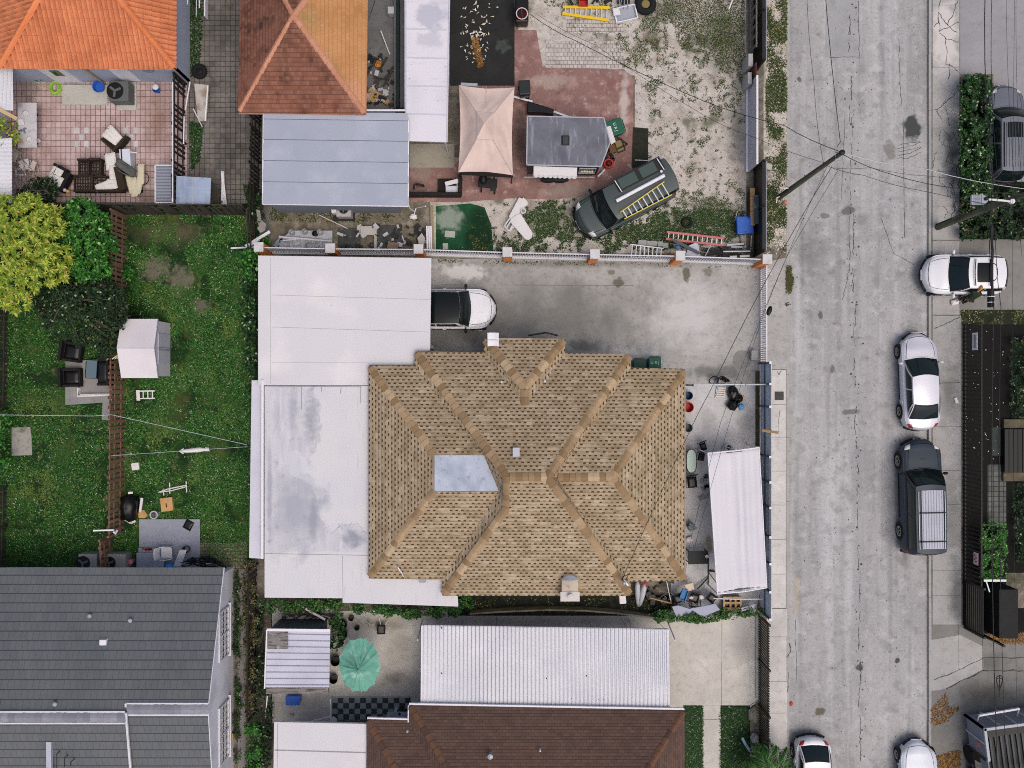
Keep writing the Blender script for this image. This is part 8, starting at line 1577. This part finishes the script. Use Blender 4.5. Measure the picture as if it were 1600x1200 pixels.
def leaf(vs,fs,p,d,up,L,w):
 s=d.cross(up)
 if s.length<1e-4:s=Vector((1,0,0))
 s=s.normalized()*w;o=len(vs);m=p+d*L*.45;vs+=[p,m+s,p+d*L-up*L*.15,m-s];fs.append((o,o+1,o+2,o+3))
def crown(name,parent,polys,zf,n,m,L,w,ros=0,droop=.3,flat_=.5,up_=.35):
 """leaves through a crown volume: polys give its outline (photo px at its own height), zf(x, y) -> (low, high)"""
 vs=[];fs=[];bb=(min(a for a,_ in polys),max(a for a,_ in polys),min(c for _,c in polys),max(c for _,c in polys));i=0
 while i<n:
  x,y=R(*bb[:2]),R(*bb[2:])
  if not inside((x,y),polys):continue
  if nz(x,y,14,L*31)<-.08 and random.random()<.9:i+=.3;continue
  x+=5*nz(x,y,11,1);y+=5*nz(x,y,11,2);lo,hi=zf(x,y);z=lerp(lo,hi,1-random.random()**2*.9);p=P(x,y,z);i+=1
  if ros:
   k=ros;a0=R(0,6.3);tilt=Vector((R(-.4,.4),R(-.4,.4),1)).normalized()
   for j in range(k):
    a=a0+2*PI*j/k+R(-.25,.25);d=Vector((math.cos(a),math.sin(a),R(-droop,up_))).normalized();leaf(vs,fs,p,d,tilt,L*R(.65,1.15),w*R(.8,1.2))
  else:
   a=R(0,6.3);d=Vector((math.cos(a),math.sin(a),R(-droop,up_))).normalized();u=Vector((R(-flat_,flat_),R(-flat_,flat_),1)).normalized();leaf(vs,fs,p,d,u,L*R(.6,1.3),w*R(.7,1.3))
 b=B();b.v=vs;b.f=fs;b.m=[0]*len(fs);b.uv=[None]*len(fs);return b.build(name,m,parent)
def dome(cx,cy,rx,ry,z0,z1,th_=.9):
 def f(x,y):
  d=min(1,math.hypot((x-cx)/rx,(y-cy)/ry));h=z0+(z1-z0)*math.sqrt(max(0,1-d*d*.9))+.35*nz(x,y,26,cx);return(max(.1,h-th_),h)
 return f
def tree(name,label,base,r,polys,zf,n,m,L,w,cat='tree',group=None,limbs=6,zc=2.4,**kw):
 t=empty(name,base,label,cat,group);b=B();h=zc;top=base+Vector((R(-.2,.2),R(-.2,.2),h));b.tube([base,base.lerp(top,.5)+Vector((.05,.04,0)),top],[r,r*.8,r*.6],8)
 cxs=[p for p in polys]
 for k in range(limbs):
  q=random.choice(cxs);e=P(lerp(q[0],sum(a for a,_ in cxs)/len(cxs),.3),lerp(q[1],sum(c for _,c in cxs)/len(cxs),.3),zc+.3);b.tube([base.lerp(top,R(.5,.95)),base.lerp(top,.9).lerp(e,.5)+Vector((0,0,.15)),e],[r*.5,r*.35,r*.12],6)
 b.build('trunk',m_bark,t);crown('crown',t,polys,zf,n,m,L,w,**kw);return t
py_=[(-60,320),(-20,305),(30,308),(60,303),(92,318),(102,345),(98,372),(110,400),(106,432),(88,446),(62,440),(58,456),(44,472),(40,486),(14,484),(-20,482),(-60,470)]
tree('broadleaf_tree','yellow green big leaved tree at the left edge above the lawn',gp(18,420),.2,py_,dome(20,395,95,100,2.2,4.3),820,m_yl,.27,.05,ros=9,droop=.45)
pb_=[(98,330),(112,312),(142,311),(152,322),(166,336),(172,362),(184,380),(178,402),(172,428),(158,440),(122,444),(104,424),(96,380)]
tree('broadleaf_tree','bright green bushy tree between the yellow green tree and the brown fence',gp(145,385),.13,pb_,dome(140,378,50,72,1.5,3.3),5200,m_bl,.17,.05)
pd_=[(50,462),(90,436),(170,434),(192,452),(198,490),(190,520),(182,536),(176,560),(160,552),(136,536),(118,542),(104,520),(84,524),(60,500)]
tree('broadleaf_tree','dark leaved tree shading the black wicker seats',gp(135,480),.14,pd_,dome(130,482,76,60,1.3,2.9),6200,m_dl,.16,.045)
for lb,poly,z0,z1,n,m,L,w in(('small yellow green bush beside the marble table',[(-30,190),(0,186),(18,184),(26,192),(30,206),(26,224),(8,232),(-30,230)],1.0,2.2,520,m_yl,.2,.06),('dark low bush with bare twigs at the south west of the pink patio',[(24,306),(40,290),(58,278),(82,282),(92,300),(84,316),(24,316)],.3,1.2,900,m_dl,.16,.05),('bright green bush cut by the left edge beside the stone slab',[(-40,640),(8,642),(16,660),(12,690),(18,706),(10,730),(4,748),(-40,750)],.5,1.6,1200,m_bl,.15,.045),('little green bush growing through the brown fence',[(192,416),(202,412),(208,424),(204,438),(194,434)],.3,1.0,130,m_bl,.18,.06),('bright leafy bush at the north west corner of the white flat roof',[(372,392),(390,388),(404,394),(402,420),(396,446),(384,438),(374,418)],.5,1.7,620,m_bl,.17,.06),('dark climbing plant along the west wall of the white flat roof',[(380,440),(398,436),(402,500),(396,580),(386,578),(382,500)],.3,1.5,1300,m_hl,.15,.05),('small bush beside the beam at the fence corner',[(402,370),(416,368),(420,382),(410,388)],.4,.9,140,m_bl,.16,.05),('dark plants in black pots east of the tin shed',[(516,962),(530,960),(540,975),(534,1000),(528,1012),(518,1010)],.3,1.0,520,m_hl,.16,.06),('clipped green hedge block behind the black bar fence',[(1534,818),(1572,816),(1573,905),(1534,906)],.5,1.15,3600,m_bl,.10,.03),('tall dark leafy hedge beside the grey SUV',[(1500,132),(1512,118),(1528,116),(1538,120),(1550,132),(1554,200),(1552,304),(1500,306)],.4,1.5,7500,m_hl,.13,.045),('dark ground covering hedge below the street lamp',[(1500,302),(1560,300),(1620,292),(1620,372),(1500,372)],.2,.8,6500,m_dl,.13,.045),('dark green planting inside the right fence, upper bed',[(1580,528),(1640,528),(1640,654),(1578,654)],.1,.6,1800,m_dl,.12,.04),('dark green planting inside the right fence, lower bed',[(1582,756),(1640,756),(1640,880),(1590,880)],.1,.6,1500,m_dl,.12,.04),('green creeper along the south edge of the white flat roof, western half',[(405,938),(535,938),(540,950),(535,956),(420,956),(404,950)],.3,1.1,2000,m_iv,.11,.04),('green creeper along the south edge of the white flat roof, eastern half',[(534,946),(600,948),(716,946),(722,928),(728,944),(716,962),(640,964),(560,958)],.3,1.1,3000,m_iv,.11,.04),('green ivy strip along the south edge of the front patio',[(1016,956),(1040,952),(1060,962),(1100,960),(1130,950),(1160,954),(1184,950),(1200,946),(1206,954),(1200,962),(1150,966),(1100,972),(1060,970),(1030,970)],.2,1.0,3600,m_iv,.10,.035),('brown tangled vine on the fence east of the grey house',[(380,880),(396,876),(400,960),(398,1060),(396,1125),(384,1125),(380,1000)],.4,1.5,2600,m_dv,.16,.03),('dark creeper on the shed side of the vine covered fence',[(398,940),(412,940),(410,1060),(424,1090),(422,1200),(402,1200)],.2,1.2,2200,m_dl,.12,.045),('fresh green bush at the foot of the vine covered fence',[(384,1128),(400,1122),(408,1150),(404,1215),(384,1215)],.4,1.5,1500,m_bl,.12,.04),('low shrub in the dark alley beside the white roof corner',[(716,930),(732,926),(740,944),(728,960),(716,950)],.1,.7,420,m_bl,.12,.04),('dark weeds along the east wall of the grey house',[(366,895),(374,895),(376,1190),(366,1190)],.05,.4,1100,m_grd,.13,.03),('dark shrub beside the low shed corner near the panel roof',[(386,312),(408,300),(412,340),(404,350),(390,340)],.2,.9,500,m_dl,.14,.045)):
 xs=[a for a,_ in poly];ys=[c for _,c in poly];cx,cy=sum(xs)/len(xs),sum(ys)/len(ys);t=empty('shrub',gp(cx,cy),lb,'shrub','garden shrubs');b=B()
 for k in range(5):q=random.choice(poly);b.tube([gp(lerp(cx,q[0],.2),lerp(cy,q[1],.2)),P(lerp(cx,q[0],.6),lerp(cy,q[1],.6),z1*.7)],.02,5)
 b.build('stem',m_bark,t);crown('foliage',t,poly,(lambda x,y,z0=z0,z1=z1:(z0*.5,lerp(z0,z1,.75+.5*nz(x,y,9,z1)))),n,m,L,w,flat_=.6)
b=B()
for k in range(16):
 p=P(50+R(-10,20),300+R(-6,8),.5);q=P(R(0,95),R(236,318),R(.8,2.2));mdl=p.lerp(q,.5)+Vector((R(-.3,.3),R(-.3,.3),.2));b.tube([p,mdl,q],[.028,.018,.008],5)
 for j in range(3):s=mdl.lerp(q,R(0,.8));b.tube([s,s+Vector((R(-.6,.6),R(-.5,.7),R(0,.3)))],[.012,.005],4)
tag(b.build('bare_shrub',mat('bare_twig',S(116,108,98),.9)),'leafless grey branches spreading over the patio corner and shed roof','shrub')
t=empty('palm_tree',gp(1204,1216),'small palm with feathery fronds at the pavement edge, bottom of the photo','palm');c=P(1207,1212,1.9);b=B();b.tube([gp(1203,1214),c],[.14,.11],10);b.build('trunk',m_bark,t)
for k in range(15):
 a=[1.62,2.0,2.5,2.9,3.25,.9,.45,.1,-.4,-1.2,-2,-2.7,1.25,3.6,2.25][k];L=R(1.05,1.5);vs=[];fs=[];sp=[]
 for i in range(11):s=i/10;sp.append(c+Vector((math.cos(a)*L*s,math.sin(a)*L*s,.75*s-1.25*s*s+R(-.01,.01))))
 b=B();b.tube(sp,[.022-.0018*i for i in range(11)],5);f=b.build('frond',m_iv,t)
 for i in range(48):
  s=.1+.9*i/48;j=min(9,int(s*10));p=sp[j].lerp(sp[j+1],s*10-j);d0=(sp[j+1]-sp[j]).normalized();sd=d0.cross(Vector((0,0,1))).normalized()
  for sg in(1,-1):leaf(vs,fs,p,(d0*.8+sd*sg*.75+Vector((0,0,R(-.25,.15)))).normalized(),Vector((0,0,1)),.5*math.sin(PI*(.12+.8*s))*R(.85,1.1),.018)
 b=B();b.v=vs;b.f=fs;b.m=[0]*len(fs);b.uv=[None]*len(fs);b.build('leaflet',m_iv,f)
# ------------------------------------------------------------------ the person by the white SUV
def skinned(name,m,parent,pts,edges,rad,root_i=0,sub=2):
 me=bpy.data.meshes.new(name);me.from_pydata([tuple(p)for p in pts],edges,[]);o=bpy.data.objects.new(name,me);C.objects.link(o);o.parent=parent;me.materials.append(m)
 md=o.modifiers.new('skin','SKIN');sv=me.skin_vertices[0].data if me.skin_vertices else None
 if sv is None:me.attributes.new('sv','FLOAT','POINT')
 for i,r in enumerate(rad):sv[i].radius=r if isinstance(r,tuple)else(r,r);sv[i].use_root=i==root_i
 md.use_smooth_shade=True;s=o.modifiers.new('sub','SUBSURF');s.levels=s.render_levels=sub;return o
def hand(parent,wrist,d,side,m):
 """palm, four unequal curled fingers and a thumb; d = direction the hand points"""
 d=d.normalized();u=Vector((0,0,1));s=d.cross(u).normalized()*side;n=s.cross(d).normalized()*side
 pts=[wrist,wrist+d*.05,wrist+d*.09];ed=[(0,1),(1,2)];rad=[(.026,.018),(.036,.016),(.038,.014)]
 for k,L in enumerate((.066,.074,.070,.055)):
  o=len(pts);q=wrist+d*.092+s*(.028-.019*k);pts+=[q,q+d*L*.5-n*.006,q+d*L*.8-n*.025,q+d*L*.9-n*.045];ed+=[(2,o),(o,o+1),(o+1,o+2),(o+2,o+3)];rad+=[.010,.009,.0085,.007]
 o=len(pts);q=wrist+d*.03+s*.034;pts+=[q,q+d*.03+s*.022-n*.01,q+d*.055+s*.02-n*.025];ed+=[(1,o),(o,o+1),(o+1,o+2)];rad+=[.013,.011,.009]
 return skinned('hand',m,parent,pts,ed,rad,0,1)
pg=gp(1502,469);per=empty('person',(pg.x,pg.y,.01),'person in a dark olive top and yellow cap bending to the white SUV','person',None,math.radians(72))
m_skin=mat('skin',S(186,134,106),.6);m_olive=mat('olive_cloth',S(44,52,34),.9,[('n',S(28,34,20),9,.45,.7,.6)],coords='O');m_trou=mat('brown_trousers',S(58,48,40),.9,[('n',S(40,32,26),9,.45,.7,.6)],coords='O');m_hair=mat('cap_ochre',S(176,136,64),.85,[('n',S(136,100,44),20,.45,.7,.5)],coords='O')
V=Vector;hip,ch_,nk,hd=V((0,0,.92)),V((.20,0,1.26)),V((.32,0,1.43)),V((.40,0,1.56))
pts=[hip,V((.08,0,1.06)),ch_,nk,hd,V((.22,.19,1.36)),V((.30,.27,1.10)),V((.50,.22,1.02)),V((.22,-.19,1.36)),V((.28,-.28,1.10)),V((.50,-.22,1.06)),V((0,.10,.86)),V((.06,.12,.48)),V((-.02,.13,.09)),V((.14,.14,.05)),V((0,-.10,.86)),V((.02,-.12,.48)),V((-.10,-.12,.09)),V((.06,-.13,.05)),V((.435,0,1.63))]
ed=[(0,1),(1,2),(2,3),(3,4),(4,19),(2,5),(5,6),(6,7),(2,8),(8,9),(9,10),(0,11),(11,12),(12,13),(13,14),(0,15),(15,16),(16,17),(17,18)]
rad=[(.11,.08),(.10,.07),(.11,.08),.058,(.078,.092),.045,.04,.034,.045,.04,.034,.06,.048,.043,.04,.06,.048,.043,.04,(.07,.08)]
skinned('body',m_skin,per,pts,ed,rad)
skinned('jacket',m_olive,per,[pts[i]for i in(0,1,2,5,6,8,9)]+[pts[6].lerp(pts[7],.9),pts[9].lerp(pts[10],.9)],[(0,1),(1,2),(2,3),(3,4),(4,7),(2,5),(5,6),(6,8)],[(.19,.15),(.19,.15),(.21,.16),.095,.07,.095,.07,.052,.052])
skinned('trousers',m_trou,per,[V((0,0,.94))]+[pts[i]for i in(11,12,15,16)]+[pts[13]+V((0,0,.02)),pts[17]+V((0,0,.02))],[(0,1),(1,2),(2,5),(0,3),(3,4),(4,6)],[(.16,.12),.10,.074,.10,.074,.06,.06])
fw=(hd-nk).normalized();b=B();Mh=fw.to_track_quat('Z','Y').to_matrix();b.ball(hd+fw*.07,(.098,.092,.085),14,8);b.prism([(hd.x+.02+.17*math.cos(a),.085*math.sin(a))for a in(-1.5,-1,-.5,0,.5,1,1.5)],1.60,1.615);b.build('cap',m_hair,per,smooth=True,local=True)
b=B();f0=hd+V((.085,0,-.03));b.ball(f0+V((.015,0,-.01)),(.022,.016,.026),8,6)
for s in(1,-1):b.ball(hd+V((0,s*.083,0)),(.02,.012,.03),8,6)
b.build('face',m_skin,per,smooth=True,local=True);b=B()
for s in(1,-1):b.ball(f0+V((-.005,s*.032,.022)),.011,8,6)
b.box(f0+V((.0,0,-.055)),(.012,.045,.008));b.build('eyes_and_mouth',m_dark,per,local=True)
for i,s in((7,1),(10,-1)):hand(per,pts[i],V((.9,-.25*s,-.25)),-s,m_skin)
b=B()
for i in(13,17):p=pts[i];b.ball(p+V((.08,0,-.045)),(.145,.052,.05),12,6)
b.build('shoes',m_bag,per,smooth=True,local=True)
b=B();v=gp(1490.5,472.5)+V((0,0,.11));soft(b,v,(.38,.26,.2),.25);b.ball(v+V((.08,.04,.12)),(.07,.05,.06),8,5,jit=.3);tag(b.build('shopping_bag',m_pl,smooth=True),'white bag on the pavement at the feet of the person','bag')
# ------------------------------------------------------------------ light and camera
w=bpy.data.worlds.new('World');bpy.context.scene.world=w;w.use_nodes=True
nt=w.node_tree;sky=nt.nodes.new('ShaderNodeTexSky');sky.sky_type='NISHITA';sky.sun_disc=False
EL,AZ=math.radians(68),math.radians(140)
sky.sun_elevation=EL;sky.sun_rotation=AZ;sky.air_density=1.0;sky.dust_density=6.0;sky.ozone_density=0.6;sky.altitude=0
nt.links.new(sky.outputs[0],nt.nodes['Background'].inputs[0]);nt.nodes['Background'].inputs[1].default_value=SKY
sd=bpy.data.lights.new('sun','SUN');sd.energy=SUN;sd.angle=math.radians(35);sd.color=(1.0,.985,.955)
so=bpy.data.objects.new('sun',sd);C.objects.link(so)
d=Vector((math.sin(AZ)*math.cos(EL),math.cos(AZ)*math.cos(EL),math.sin(EL)))
so.rotation_euler=d.to_track_quat('Z','Y').to_euler()
cd=bpy.data.cameras.new('camera');cam=bpy.data.objects.new('camera',cd);C.objects.link(cam)
cam.location=(0,0,H);cam.rotation_euler=(0,0,0);cd.sensor_width=36;cd.lens=36*H/(1600/K);cd.clip_end=1000
sc=bpy.context.scene;sc.camera=cam
sc.view_settings.view_transform='Standard';sc.view_settings.look='None';sc.view_settings.gamma=1;sc.view_settings.exposure=EXPO
sc.render.engine='CYCLES';sc.cycles.use_denoising=False;sc.cycles.filter_width=1.0;sc.cycles.max_bounces=5;sc.cycles.diffuse_bounces=3;sc.cycles.transparent_max_bounces=6
